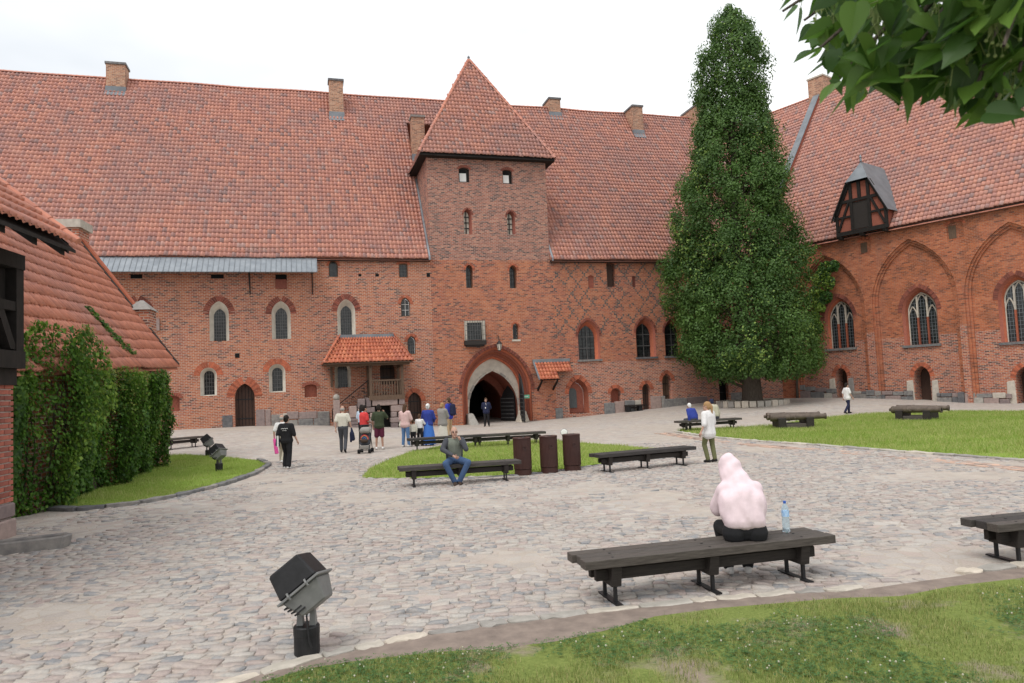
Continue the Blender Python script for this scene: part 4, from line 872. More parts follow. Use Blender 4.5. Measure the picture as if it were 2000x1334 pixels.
for zz, hh2, dd in ((-.1, .42, .05), (.34, .26, .03)):
    for k in range(4): mb = MB(); pbox(mb, TH, -.8 * (k + 1) + .02, -.8 * k + (.03 if k == 0 else 0), zz, zz + hh2, dd, -.2); mb.obj('stone', MATS['stone_pink' if k % 2 == 0 else 'stone_grey'], th, True, bevel=.03)
mb = MB(); J = .16
def tb(s0, s1, z0, z1, d0, d1): pbox(mb, TH, s0, s1, z0, z1, d0, d1)
tb(-7, .0, hb + .003, hb + .3, J - .1, -.6); tb(-7, .06, hb + .303, hb + .62, J + .02, -.5)
zt_ = EYE + 2.55
for s in (.04, -1.25, -2.6, -4): tb(s - .24, s, hb + .623, zt_, J, J - .2)
tb(-7, -.0, hb + 1.35, hb + 1.52, J - .012, J - .18); tb(-7, .05, zt_ + .003, zt_ + .28, J + .02, J - .22); tb(-.1, .03, hb + .63, zt_, J - .21, -3.5)
mb.obj('timber_frame', MATS['timber_black'], th, True)
mb = MB()
for s0, s1 in ((-.15, -1.2), (-1.5, -2.6)):
    mb.hexa([TH.p(s0, hb + .65, J - .17), TH.p(s0 - .2, hb + .65, J - .17), TH.p(s1, zt_, J - .17), TH.p(s1 + .2, zt_, J - .17), TH.p(s0, hb + .65, J - .02), TH.p(s0 - .2, hb + .65, J - .02), TH.p(s1, zt_, J - .02), TH.p(s1 + .2, zt_, J - .02)])
mb.obj('brace', MATS['timber_black'], th, True)
pbox(mb := MB(), TH, -7, 0, hb + .5, zt_ + .1, J - .19, -3.6); mb.obj('infill_panel', MATS['timber_black'], th, True)
# its roof: eave runs away from the viewer, every tile of the near strip laid singly
ez = onplane(148, 489, TH.p(0, 0, 1.05), Vector((*TH.n, 0))); es = (Vector((ez.x, ez.y)) - TH.O).dot(TH.e)
E0, E1 = TH.p(es - 9, ez.z + .08, 1.05), TH.p(es, ez.z + .08, 1.05); qv = onplane(0, 365, E1, Vector((*TH.e, 0))); r_ = (qv.z - E1.z) / (E1 - qv).xy.dot(TH.n); up = Vector((*(-TH.n), 0)) * 4 + Vector((0, 0, 4 * r_))
nct = int(9 / .2)
tile_objects(E0, E1, E1 + up, E0 + up, nct, 13, 'roof_tile_low', th, lambda P: (((P[:, :2] - np.array(TH.O)) @ np.array(TH.e)) > es - 4.5))
tile_roof('roof_tiles', E0, E1, E1 + up, E0 + up, nct, 13, 'roof_tile_low', th, lambda P: ~(((P[:, :2] - np.array(TH.O)) @ np.array(TH.e)) > es - 4.5), 'stuff')
mb = MB(); o_ = Vector((0, 0, -.08)); mb.hexa([E0 + o_ - Vector((0, 0, .06)), E1 + o_ - Vector((0, 0, .06)), E1 + up + o_ - Vector((0, 0, .06)), E0 + up + o_ - Vector((0, 0, .06)), E0 + o_, E1 + o_, E1 + up + o_, E0 + up + o_]); mb.obj('roof', MATS['timber_black'], th, True)
mb = MB()
for k in range(9):
    s = es - .35 - k * .95; a, b = TH.p(s, ez.z - .14, .95), TH.p(s, ez.z + 1.5 - .14, -1.0); w = Vector((*TH.e, 0)) * .14; mb.hexa([a, a + w, b + w, b, a + Vector((0, 0, .14)), a + w + Vector((0, 0, .14)), b + w + Vector((0, 0, .14)), b + Vector((0, 0, .14))])
mb.obj('rafter_end', MATS['timber_black'], th, True)
ridge_row(E1 + Vector((0, 0, .1)) + Vector((*TH.e, 0)) * .05, E1 + up + Vector((0, 0, .1)) + Vector((*TH.e, 0)) * .05, th, .1, .32, name='verge_tile_row')
mb = MB(); a = TH.p(es - .0, ez.z - .05, .9); b = a + up * .95 - Vector((*(-TH.n), 0)) * .1; w = Vector((*TH.e, 0)) * .06; mb.hexa([a, a + w, b + w, b, a + Vector((0, 0, .2)), a + w + Vector((0, 0, .2)), b + w + Vector((0, 0, .2)), b + Vector((0, 0, .2))]); mb.obj('barge_board', MATS['timber_black'], th, True)
# stone trough and loose kerb beside the house
q = g(62, 1075); tr = thing('stone_trough', (q.x, q.y, q.z), 'long hollowed grey stone trough lying beside the timber house', 'trough', R(28))
mb = MB(); L, Wd, h = 1.15, .42, .2
o8 = [(-L / 2, -Wd / 2), (L / 2 - .12, -Wd / 2), (L / 2, 0), (L / 2 - .1, Wd / 2), (-L / 2, Wd / 2)]; i8 = [(x * .86, y * .68) for x, y in o8]; k = 5
mb.add([(x * .92, y * .85, -.05) for x, y in o8] + [(x, y, h) for x, y in o8] + [(x, y, h) for x, y in i8] + [(x * .95, y * .9, h - .1) for x, y in i8],
       [tuple(range(5))[::-1]] + [(j, (j + 1) % k, k + (j + 1) % k, k + j) for j in range(k)] + [(k + j, k + (j + 1) % k, 2 * k + (j + 1) % k, 2 * k + j) for j in range(k)] + [(2 * k + j, 2 * k + (j + 1) % k, 3 * k + (j + 1) % k, 3 * k + j) for j in range(k)] + [tuple(range(15, 20))])
mb.obj('trough_body', MATS['stone_grey'], tr, bevel=.02)

# ================================================================ porch with balcony and outer stair
pd = 2.1
PS0, PS1 = M.px(722, 760, pd)[0], M.px(789, 760, pd)[0]; zfl = M.px(755, 771, pd)[1]; zrl = M.px(755, 741, pd)[1]; zev = M.px(755, 706, pd)[1]; zpt = M.px(715, 658, .05)[1]
gp = M.p(PS0, 0, pd); gpz = float(gz(gp.x, gp.y)) - .15
po = thing('timber_porch', (gp.x, gp.y, gpz), 'wooden balcony porch with hipped orange tile roof on rough stone blocks', 'porch')
A0, B0 = M.px(632, 707, 1.9)[0], M.px(806, 702, pd + .4)[0]; e = pd + .45; ze = zev - .02
qa, qb = M.p(A0, ze, e), M.p(B0, ze, e); ta, tb_ = M.p(M.px(662, 660, .1)[0], zpt, .08), M.p(M.px(770, 657, .1)[0], zpt, .08)
N_ = 22; n1 = tile_objects(qa, qb, tb_, ta, N_, 7, 'roof_tile_bright', po)
wa, wb = M.p(A0 - .05, ze, .02), M.p(B0 + .05, ze, .02)
for P_ in ((wa, qa, ta, ta), (qb, wb, tb_, tb_)):
    tile_objects(P_[0], P_[1], P_[2].lerp(P_[3], .5) + (P_[1] - P_[0]) * .03, P_[2] - (P_[1] - P_[0]) * .03, 9, 7, 'roof_tile_bright', po)
mb = MB(); dn = Vector((0, 0, -.06)); mb.add([q + dn for q in (qa, qb, tb_, ta, wa, wb)], [(0, 1, 2, 3), (4, 0, 3), (1, 5, 2), (4, 5, 1, 0)]); mb.obj('roof', MATS['timber_brown'], po, True)
ridge_row(qa + Vector((0, 0, .05)), ta + Vector((0, 0, .05)), po, .09, .28, name='hip_tile_row'); ridge_row(qb + Vector((0, 0, .05)), tb_ + Vector((0, 0, .05)), po, .09, .28, name='hip_tile_row')
pbox(mb := MB(), M, M.px(660, 660)[0], M.px(772, 657)[0], zpt - .05, zpt + .16, .22, .0); mb.obj('lead_flashing', MATS['lead'], po, True)
for s, d_ in ((PS0, pd), (PS1 - .16, pd), (PS0, .2), (PS1 - .16, .2)):
    pbox(mb := MB(), M, s, s + .17, zfl - .15, ze - .02, d_, d_ - .17); mb.obj('post', MATS['timber_brown'], po, True)
mb = MB(); pbox(mb, M, A0 + .15, B0 - .15, ze - .2, ze - .065, pd + .04, pd - .12); pbox(mb, M, PS0 + .02, PS0 + .15, ze - .34, ze - .2, pd, .02); pbox(mb, M, PS1 - .15, PS1 - .02, ze - .34, ze - .2, pd, .02); mb.obj('wall_plate', MATS['timber_brown'], po, True)
pbox(mb := MB(), M, M.px(645, 730)[0], M.px(645, 730)[0] + .14, ze - 1.4, ze - .1, .3, .02); mb.obj('bracket_post', MATS['timber_brown'], po, True)
mb = MB(); pbox(mb, M, PS0 + .171, PS1 - .163, zrl - .1, zrl, pd - .01, pd - .13); mb.obj('handrail', MATS['timber_brown'], po, True)
mb = MB(); pbox(mb, M, PS0 - .05, PS1 + .05, zfl - .3, zfl - .02, pd + .04, .02); mb.obj('balcony_floor', MATS['timber_brown'], po, True)
nb = 11
for k in range(nb):
    s = PS0 + .24 + (PS1 - PS0 - .46) * k / (nb - 1); pbox(mb := MB(), M, s - .035, s + .035, zfl - .02, zrl - .1, pd - .04, pd - .1); mb.obj('baluster', MATS['timber_brown'], po, True)
    if k < 8: d_ = .4 + 1.5 * k / 7; pbox(mb := MB(), M, PS1 - .1, PS1 - .04, zfl - .02, zrl - .1, d_ + .035, d_ - .035); mb.obj('baluster', MATS['timber_brown'], po, True)
pbox(mb := MB(), M, PS1 - .13, PS1 - .01, zrl - .1, zrl, pd - .17, .37); mb.obj('handrail', MATS['timber_brown'], po, True)
def zb_(x, y): return 520 + x / 3.176, 480 + y / 3.176
for x0, x1, y0, y1 in ((655, 818, 937, 988), (822, 862, 937, 985), (567, 616, 950, 1008), (619, 652, 945, 1000), (773, 860, 990, 1027), (775, 814, 1030, 1063), (818, 862, 1030, 1063), (772, 862, 1066, 1095), (776, 822, 1098, 1135), (824, 862, 1098, 1135), (515, 565, 995, 1067), (568, 618, 1010, 1042), (620, 676, 1002, 1034), (568, 640, 1045, 1070), (642, 678, 1037, 1068), (515, 580, 1071, 1088), (582, 678, 1072, 1100), (517, 575, 1091, 1112), (520, 600, 1115, 1137), (602, 678, 1103, 1137)):
    (xa, ya), (xb, yb) = zb_(x0, y0), zb_(x1, y1); sa, za = M.px(xa, ya, pd); sb, zb2 = M.px(xb, yb, pd); dd = pd + random.uniform(-.04, .04)
    pbox(mb := MB(), M, sa + .01, sb - .01, zb2 + .01 - (.25 if y1 > 1120 else 0), za - .01, dd, dd - .75); mb.obj('stone', MATS['stone_pink'], po, True, bevel=.04)
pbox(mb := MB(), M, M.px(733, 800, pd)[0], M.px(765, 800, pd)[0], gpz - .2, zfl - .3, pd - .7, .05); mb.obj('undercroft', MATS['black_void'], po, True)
zg = float(gz(*M.p(M.px(660, 800, 1)[0], 0, 1).xy)); sx0 = M.px(655, 790, 1.2)[0]
for k in range(8):                           # steps climbing from the left to the balcony
    f = k / 8; s0 = sx0 + (PS0 - sx0) * f; pbox(mb := MB(), M, s0, PS0 + .0, zg - .3 if k == 0 else zg + (zfl - zg) * (k / 8), zg + (zfl - .1 - zg) * ((k + 1) / 8) - .005, 1.25 + .002 * k, .05); mb.obj('step', MATS['stone_pink'], po, True)
mb = MB(); h0, h1 = M.p(sx0 - .2, zg + 1.05, 1.3), M.p(PS0, zfl + .95, 1.3); mb.tube([h0, h1], .035, 6); mb.tube([h0 - Vector((0, 0, .75)), h0], .03, 6)
hm = h0.lerp(h1, .5)
for k in range(26):                          # wrought scrolls under the handrail
    c0 = h0.lerp(h1, random.random()) - Vector((0, 0, random.uniform(.12, .62))); r0 = random.uniform(.06, .16); a0 = random.random() * 6.28
    mb.tube([c0 + (Vector((*M.e, 0)) * math.cos(a0 + t * .8) + Vector((0, 0, 1)) * math.sin(a0 + t * .8)) * r0 * (1 - t * .1) for t in range(7)], .012, 4)
mb.obj('stair_railing', MATS['iron'], po, True)
mb = MB(); q = M.px(657, 776, 1.5); mb.ball(M.p(q[0], q[1], 1.5), .2, 14, 10); mb.obj('stone_ball', MATS['stone_pale'], po, True, smooth=True)
pbox(mb := MB(), M, q[0] - .2, q[0] + .2, zg - .3, q[1] - .17, 1.7, 1.3); mb.obj('ball_pedestal', MATS['stone_pink'], po, True, bevel=.03)
mb = MB(); q = M.px(680, 717, .5); mb.lathe([(.07, -.15), (.1, .1), (.02, .2)], c=M.p(q[0], q[1], .6), n=8); mb.obj('porch_lamp', MATS['plaster'], po, True)
# tiled canopy over the small brown door
ca = thing('door_canopy', M.p(M.px(1062, 742)[0], M.px(1062, 742)[1], 0), 'small stepped canopy of bright orange tiles over a brown door', 'canopy')
s0, z0 = M.px(1040, 708, .05); s1c = M.px(1111, 706, .05)[0]; zl = M.px(1075, 741, 1.15)[1]; zu = M.px(1095, 724, .62)[1]; sm_ = M.px(1094, 740, 1.1)[0]; sA_ = M.px(1053, 741, 1.15)[0]
s0, s1c = M.px(1043, 708, .05)[0], M.px(1111, 706, .05)[0]
kc = lambda P: (((P[:, :2] - np.array(M.O)) @ np.array(M.e)) < sm_) | (((P[:, :2] - np.array(M.O)) @ np.array(M.n)) < .66)
tile_objects(M.p(s0, zl, 1.2), M.p(s1c, zl, 1.2), M.p(s1c, z0, .04), M.p(s0, z0, .04), 11, 5, 'roof_tile_bright', ca, kc)
mb = MB(); mb.add([M.p(s0, zl - .05, 1.15), M.p(sm_, zl - .05, 1.15), M.p(sm_, (zl + z0) / 2 - .05, .62), M.p(s1c, (zl + z0) / 2 - .05, .62), M.p(s1c, z0 - .05, .04), M.p(s0, z0 - .05, .04)], [(0, 1, 2, 3, 4, 5)]); mb.obj('boarding', MATS['timber_black'], ca, True)
mb = MB(); pbox(mb, M, s0 - .1, s1c + .05, z0 - .02, z0 + .2, .14, .0); mb.obj('lead_flashing', MATS['lead'], ca, True)
mb = MB(); mb.hexa([M.p(s0 - .1, zl, 1.22), M.p(s0 - .0, zl, 1.22), M.p(s0 - .0, z0, .04), M.p(s0 - .1, z0, .04), M.p(s0 - .1, zl + .13, 1.22), M.p(s0 - .0, zl + .13, 1.22), M.p(s0 - .0, z0 + .13, .04), M.p(s0 - .1, z0 + .13, .04)]); mb.obj('verge_board', MATS['lead'], ca, True)
mb = MB()
for s in (s0 + .15, sm_ - .2): mb.hexa([M.p(s, zl - .75, .0), M.p(s + .1, zl - .75, .0), M.p(s + .1, zl - .15, 1.0), M.p(s, zl - .15, 1.0), M.p(s, zl - .6, .0), M.p(s + .1, zl - .6, .0), M.p(s + .1, zl - .04, 1.0), M.p(s, zl - .04, 1.0)])
mb.obj('canopy_bracket', MATS['timber_black'], ca, True)
# ================================================================ ground
def poly_world(pts): return np.array([tuple(g(x, y).xy) for x, y in pts])
def dist_to(P, line):
    best = np.full(len(P), 1e9)
    for a, b in zip(line[:-1], line[1:]):
        ab = b - a; t = np.clip(((P - a) @ ab) / max(1e-9, ab @ ab), 0, 1); best = np.minimum(best, np.linalg.norm(P - a - t[:, None] * ab, axis=1))
    return best
def vnoise(P, s, seed=0):
    """smooth value noise 0..1"""
    q = P / s; i = np.floor(q).astype(int); f = q - i; f = f * f * (3 - 2 * f)
    def h(a, b): v = np.sin(a * 127.1 + b * 311.7 + seed * 74.7) * 43758.5453; return v - np.floor(v)
    return (h(i[:, 0], i[:, 1]) * (1 - f[:, 0]) + h(i[:, 0] + 1, i[:, 1]) * f[:, 0]) * (1 - f[:, 1]) + (h(i[:, 0], i[:, 1] + 1) * (1 - f[:, 0]) + h(i[:, 0] + 1, i[:, 1] + 1) * f[:, 0]) * f[:, 1]
kerb_near_a = poly_world([(395, 1352), (470, 1330), (560, 1302), (640, 1282), (760, 1256), (850, 1238), (1000, 1215), (1190, 1194), (1400, 1172), (1560, 1160), (1682, 1150)])
kerb_near_b = poly_world([(1872, 1122), (1935, 1113), (2010, 1104), (2120, 1090)])
lawn_near = np.concatenate([poly_world([(490, 1345), (600, 1312), (700, 1296), (850, 1280), (960, 1272), (1080, 1258), (1180, 1238), (1280, 1210), (1400, 1194), (1520, 1184), (1640, 1172), (1760, 1168), (1860, 1150), (2000, 1134), (2150, 1118)]), np.array([(9, 3.2), (9, 1.2), (-3, 1.2), (-2.2, 4.6)])])
lawn_mid = poly_world([(706, 934), (722, 916), (756, 900), (800, 884), (860, 872), (930, 865), (1010, 861), (1080, 861), (1140, 866), (1200, 870), (1262, 876), (1318, 884), (1318, 893), (1240, 898), (1160, 909), (1060, 922), (960, 930), (830, 935)])
lawn_right = poly_world([(1322, 843), (1350, 838), (1420, 836), (1500, 833), (1570, 822), (1650, 812), (1760, 806), (1880, 804), (2010, 804), (2150, 806), (2150, 915), (2000, 899), (1880, 890), (1750, 881), (1600, 869), (1480, 861), (1390, 853)])
lawn_left = poly_world([(105, 992), (160, 993), (230, 987), (300, 977), (370, 962), (440, 943), (500, 922), (526, 908), (505, 900), (440, 894), (360, 889), (300, 893), (262, 915), (200, 942), (140, 962)])
LAWNS = [lawn_near, lawn_mid, lawn_right, lawn_left]
xs = np.concatenate([[-400, -150, -80, -50], np.arange(-36, 46, .5), [60, 100, 200, 400]]); ys = np.concatenate([[-200, -40, -8], np.arange(-2, 62, .5), [70, 90, 150, 300, 600]])
X, Y = np.meshgrid(xs, ys); Z = gz(X, Y) * np.exp(-np.maximum(0, np.hypot(X, Y - 30) - 45) / 20); nx = len(xs)
idx = np.arange(nx * len(ys)).reshape(len(ys), nx); F = np.stack([idx[:-1, :-1], idx[:-1, 1:], idx[1:, 1:], idx[1:, :-1]], -1).reshape(-1, 4)
def ground_mat():
    mt, n, l, b = nodes('yard_sand'); g_ = n.new('ShaderNodeNewGeometry'); pos = g_.outputs['Position']
    big = noise(n, l, .22, 5, .6, pos); mid = noise(n, l, 1.6, 5, .6, pos); fine = noise(n, l, 45, 4, .7, pos)
    r = ramp(n, [(.3, (.36, .31, .265)), (.55, (.43, .375, .32)), (.75, (.47, .415, .36))]); l.new(mid, r.inputs[0]); col = r.outputs[0]
    # worn paving stones showing through, told apart only by colour and low relief at this distance
    vo = n.new('ShaderNodeTexVoronoi'); vo.feature = 'F1'; vo.inputs['Scale'].default_value = 4.6; l.new(pos, vo.inputs['Vector'])
    ve = n.new('ShaderNodeTexVoronoi'); ve.feature = 'DISTANCE_TO_EDGE'; ve.inputs['Scale'].default_value = 4.6; l.new(pos, ve.inputs['Vector'])
    sep = n.new('ShaderNodeSeparateColor'); l.new(vo.outputs['Color'], sep.inputs[0])
    sc = ramp(n, [(0, (.30, .29, .29)), (.3, (.44, .36, .33)), (.6, (.40, .385, .37)), (1, (.50, .46, .42))]); l.new(sep.outputs[0], sc.inputs[0])
    em = ramp(n, [(.02, (0, 0, 0)), (.07, (1, 1, 1))]); l.new(ve.outputs['Distance'], em.inputs[0])
    cov = ramp(n, [(.38, (.25, .25, .25)), (.6, (.85, .85, .85))]); l.new(big, cov.inputs[0])
    f = mth(n, l, 'MULTIPLY', em.outputs[0], cov.outputs[0]); col = mixc(n, l, col, sc.outputs[0], f)
    fr = ramp(n, [(.25, (.8, .8, .8)), (.75, (1.15, 1.15, 1.15))]); l.new(fine, fr.inputs[0]); col = mixc(n, l, col, fr.outputs[0], 1, 'MULTIPLY')
    l.new(col, b.inputs['Base Color']); b.inputs['Roughness'].default_value = .95; b.inputs['Specular IOR Level'].default_value = .1
    hh = mth(n, l, 'ADD', mth(n, l, 'MULTIPLY', f, .6), mth(n, l, 'MULTIPLY', fine, .25)); bump(n, l, hh, b, .5, .03)
    return mt
ground = tag(link('ground', mesh_np('ground', np.stack([X, Y, Z], -1).reshape(-1, 3), [F], smooth=True), ground_mat()), kind='structure')
# lawns: slightly raised earth sheets following the yard
def sheet(name, poly, mat, dz, step):
    lo, hi = poly.min(0) - step, poly.max(0) + step; gx, gy = np.meshgrid(np.arange(lo[0], hi[0], step), np.arange(lo[1], hi[1], step)); C = np.stack([gx, gy], -1).reshape(-1, 2)
    C = C[inside(C, poly) & (dist_to(C, np.vstack([poly, poly[:1]])) > step * .3)]
    pts = np.vstack([poly, C]); n = len(poly)
    cv, _, cf, _, _, _ = delaunay_2d_cdt([Vector(q) for q in pts], [(i, (i + 1) % n) for i in range(n)], [], 0, 1e-6)
    V = np.array([(q.x, q.y) for q in cv]); T_ = np.array([f for f in cf if len(f) == 3]); T_ = T_[inside(V[T_].mean(1), poly)]; V3 = np.column_stack([V, gz(V[:, 0], V[:, 1]) + dz + .02 * (vnoise(V, .7, 3) - .5) * (dz > .01)])
    return tag(link(name, mesh_np(name, V3, [T_], smooth=True), MATS[mat]), kind='structure')
def turf_mat(name, c1, c2, soil, thr):
    mt, n, l, b = nodes(name); g_ = n.new('ShaderNodeNewGeometry'); pos = g_.outputs['Position']; f1 = noise(n, l, 1.3, 6, .65, pos); f2 = noise(n, l, 30, 4, .7, pos)
    r = ramp(n, [(.3, c1), (.7, c2)]); l.new(f2, r.inputs[0]); m_ = ramp(n, [(thr - .07, (1, 1, 1)), (thr + .07, (0, 0, 0))]); l.new(f1, m_.inputs[0])
    col = mixc(n, l, r.outputs[0], soil, m_.outputs[0]); l.new(col, b.inputs['Base Color']); b.inputs['Roughness'].default_value = 1; b.inputs['Specular IOR Level'].default_value = .05; bump(n, l, f2, b, .8, .03)
turf_mat('turf', (.13, .17, .045), (.23, .27, .08), (.29, .235, .185), .40); turf_mat('turf_far', (.17, .25, .045), (.27, .36, .08), (.32, .27, .17), .34)
soil_near = np.concatenate([kerb_near_a[:-1] + np.array([0, -.04]), poly_world([(1690, 1152), (1780, 1140), (1870, 1128)]), kerb_near_b[1:] + np.array([0, -.04]), np.array([(9.2, 3.0), (9.2, 1.0), (-3.2, 1.0)])])
sheet('soil_strip', soil_near, 'soil', .012, .4)
for nm, p_, mt_, dz in (('lawn', lawn_near, 'turf', .024), ('lawn', lawn_mid, 'turf_far', .02), ('lawn', lawn_right, 'turf_far', .02), ('lawn', lawn_left, 'turf_far', .02)): sheet(nm, p_, mt_, dz, .35 if nm == 'near' else .6)

# ---- cobbles: stones set in sand, in wavering courses
COBM = []
def cob_mat(name, c):
    mt, n, l, b = nodes(name); a = n.new('ShaderNodeAttribute'); a.attribute_name = 'tint'; oi = n.new('ShaderNodeObjectInfo'); g_ = n.new('ShaderNodeNewGeometry')
    rr = mth(n, l, 'FRACT', mth(n, l, 'ADD', a.outputs['Fac'], oi.outputs['Random']))
    r = ramp(n, c); l.new(rr, r.inputs[0]); f = noise(n, l, 40, 5, .7, g_.outputs['Position']); f3 = noise(n, l, 6, 5, .7, g_.outputs['Position'])
    fr = ramp(n, [(.25, (.72, .72, .74)), (.75, (1.2, 1.18, 1.15))]); l.new(f, fr.inputs[0]); col = mixc(n, l, r.outputs[0], fr.outputs[0], 1, 'MULTIPLY')
    dm = ramp(n, [(.46, (0, 0, 0)), (.64, (1, 1, 1))]); l.new(f3, dm.inputs[0]); col = mixc(n, l, col, (.45, .385, .335), mth(n, l, 'MULTIPLY', dm.outputs[0], .75))   # sand dust lying on the stones
    l.new(col, b.inputs['Base Color']); b.inputs['Roughness'].default_value = .85; b.inputs['Specular IOR Level'].default_value = .2; bump(n, l, f, b, .5, .012)
cob_mat('cobble', [(0, (.23, .235, .245)), (.18, (.315, .31, .305)), (.36, (.37, .305, .28)), (.55, (.38, .36, .335)), (.75, (.43, .405, .37)), (.88, (.35, .285, .265)), (1, (.45, .425, .39))])
def cobbles():
    rows = []; y = 4.6; stones = []
    while y < 26:
        h = float(rng.uniform(.095, .14)); x0 = -.80 * y - 1.2; x1 = .80 * y + 1.2; x = x0 + float(rng.uniform(0, .2))
        while x < x1:
            w = float(rng.uniform(.115, .25)); stones.append((x + w / 2, y + h / 2, w, h)); x += w
        y += h
    S = np.array(stones); P = S[:, :2].copy()
    P[:, 1] += .28 * np.sin(P[:, 0] * .55 + 1) + .12 * np.sin(P[:, 0] * 1.7) + rng.normal(0, .012, len(P)) + .10 * P[:, 0]
    ok = (P[:, 1] > 4.3)
    for lw in LAWNS: ok &= ~inside(P, lw)
    ok &= ~inside(P, soil_near)
    for k_ in (kerb_near_a, kerb_near_b): ok &= dist_to(P, k_) > .13
    lt = np.column_stack([P[:, 0] - LT.O.x, P[:, 1] - LT.O.y]); ok &= ~((lt @ np.array(LT.n) < 1.5) & (P[:, 1] > 14))
    tt = np.column_stack([P[:, 0] - TH.O.x, P[:, 1] - TH.O.y]); ok &= ~((tt @ np.array(TH.n) < .05) & (tt @ np.array(TH.e) < .1))
    # where sand has drifted over the paving only some stones still show
    bare = vnoise(P, 2.6, 1) * .6 + vnoise(P, .9, 2) * .4; ok &= bare > .33 + .16 * rng.random(len(P)) * 1
    S, P = S[ok], P[ok]; n = len(P); k = 8
    far = P[:, 1] > 60
    bx = np.array([-1, 0, 1, 1.05, 1, 0, -1, -1.05]); by = np.array([-1, -1.08, -1, 0, 1, 1.08, 1, 0])          # split stones: rough rectangles with knocked corners
    ex = (bx[None] * .93 + rng.uniform(-.17, .13, (n, k))) * S[:, 2:3] / 2; ey = (by[None] * .91 + rng.uniform(-.22, .13, (n, k))) * S[:, 3:4] / 2; tw = rng.normal(0, .12, (n, 1)); ex, ey = ex * np.cos(tw) - ey * np.sin(tw), ex * np.sin(tw) + ey * np.cos(tw)
    z0 = gz(P[:, 0], P[:, 1]); hgt = rng.uniform(.001, .020, n) + .012 * (bare[ok] - .4); tx, ty = rng.normal(0, .07, (2, n))
    def ringv(sc, z): return np.stack([P[:, :1] + ex * sc, P[:, 1:] + ey * sc, (z0 + z)[:, None] + (tx[:, None] * ex + ty[:, None] * ey) * (sc < 1.02)], -1)
    V = np.concatenate([ringv(1.03, np.full(n, -.02)), ringv(1.0, hgt * .55), ringv(.93, hgt), np.stack([P[:, 0], P[:, 1], z0 + hgt + .003], -1)[:, None]], 1)
    return P, V, k
CP, CV, ck = cobbles()
i = np.arange(ck); j = (i + 1) % ck
q4 = np.concatenate([np.stack([i, j, ck + j, ck + i], 1), np.stack([ck + i, ck + j, 2 * ck + j, 2 * ck + i], 1)]); t3 = np.stack([2 * ck + i, 2 * ck + j, np.full(ck, 3 * ck)], 1)
pvm = tag(bpy.data.objects.new('cobble_paving', None), kind='structure'); COL.objects.link(pvm)
# apparent size in view decides which 300 are single pieces
dx = CP[:, 0] / CP[:, 1]; vis_ = (np.abs(dx) < .70) & (CP[:, 1] > 5.7 + .0 * CP[:, 0]); area = np.linalg.norm(CV[:, 0] - CV[:, 3], axis=1) * np.linalg.norm(CV[:, 2] - CV[:, 5], axis=1) / CP[:, 1] ** 3
order = np.argsort(-np.where(vis_, area, 0)); single = order[:300]; rest = order[300:]
for a in single:
    me = mesh_np('cobble', CV[a] - np.array([*CP[a], 0]), [q4, t3]); me.materials.append(MATS['cobble']); o = bpy.data.objects.new('cobble', me); COL.objects.link(o); o.parent = pvm; o.location = (CP[a][0], CP[a][1], 0)
n = len(rest); b_ = (np.arange(n) * (3 * ck + 1))[:, None, None]
o = link('cobbles', mesh_np('cobbles', CV[rest].reshape(-1, 3), [(q4[None] + b_).reshape(-1, 4), (t3[None] + b_).reshape(-1, 3)], tint=np.concatenate([np.repeat(rng.random(n), 2 * ck), np.zeros(n * ck)])), MATS['cobble'], pvm); o['kind'] = 'stuff'
tv = o.data.attributes['tint'].data; tt_ = np.zeros(len(tv), np.float32); tv.foreach_get('value', tt_); tt_[n * 2 * ck:] = np.repeat(tt_[:n * 2 * ck:2 * ck], ck); tv.foreach_set('value', tt_)
# ---- kerbs: long edging stones, each its own piece
def kerb(line, parent, mat, L0=.5, w=.16, h=.07, top=.035, gap=.02):
    k = 0; i = 0; pos = line[0].copy(); seg = 0; acc = 0
    tot = np.concatenate([[0], np.cumsum(np.linalg.norm(np.diff(line, axis=0), axis=1))]); t = 0
    def at(t): x = np.interp(t, tot, line[:, 0]); y = np.interp(t, tot, line[:, 1]); return np.array([x, y])
    while t < tot[-1] - .1:
        L = L0 * random.uniform(.6, 1.5); a, b = at(t + gap), at(min(t + L, tot[-1])); t += L
        if np.linalg.norm(b - a) < .1: continue
        c = (a + b) / 2; d = (b - a) / np.linalg.norm(b - a); mb = MB(); z = float(gz(*c)); ln = np.linalg.norm(b - a); N = 5; P = []
        for sgn, zz in ((1, -h), (-1, -h), (1, 1), (-1, 1)):
            for m_ in range(N):
                f = m_ / (N - 1); pp = a + (b - a) * f + np.array([-d[1], d[0]]) * sgn * (w / 2 + random.uniform(-.03, .02)) * (.8 if m_ in (0, N - 1) else 1)
                P.append((pp[0] - c[0], pp[1] - c[1], (top + random.uniform(-.012, .012)) if zz == 1 else -h))
        fs = []
        for m_ in range(N - 1):
            A_, B_, C_, D_ = m_, N + m_, 2 * N + m_, 3 * N + m_; fs += [(C_, D_, D_ + 1, C_ + 1), (A_, C_, C_ + 1, A_ + 1), (B_, B_ + 1, D_ + 1, D_)]
        fs += [(0, N, 3 * N, 2 * N), (N - 1, 3 * N - 1, 4 * N - 1, 2 * N - 1)]
        mb.add(P, fs); o = mb.obj('kerb_stone', MATS[mat], parent, bevel=.012); o.location = (c[0], c[1], z)
kb = tag(bpy.data.objects.new('kerb', None), kind='structure'); COL.objects.link(kb)
kerb(kerb_near_a, kb, 'stone_pale', .42, .15, .08, .03); kerb(kerb_near_b, kb, 'stone_pale', .42, .17, .08, .04)
kerb(poly_world([(95, 997), (160, 998), (230, 991), (300, 981), (370, 966), (440, 947), (500, 926), (527, 909), (506, 899)]), kb, 'stone_grey', .7, .2, .1, .09)
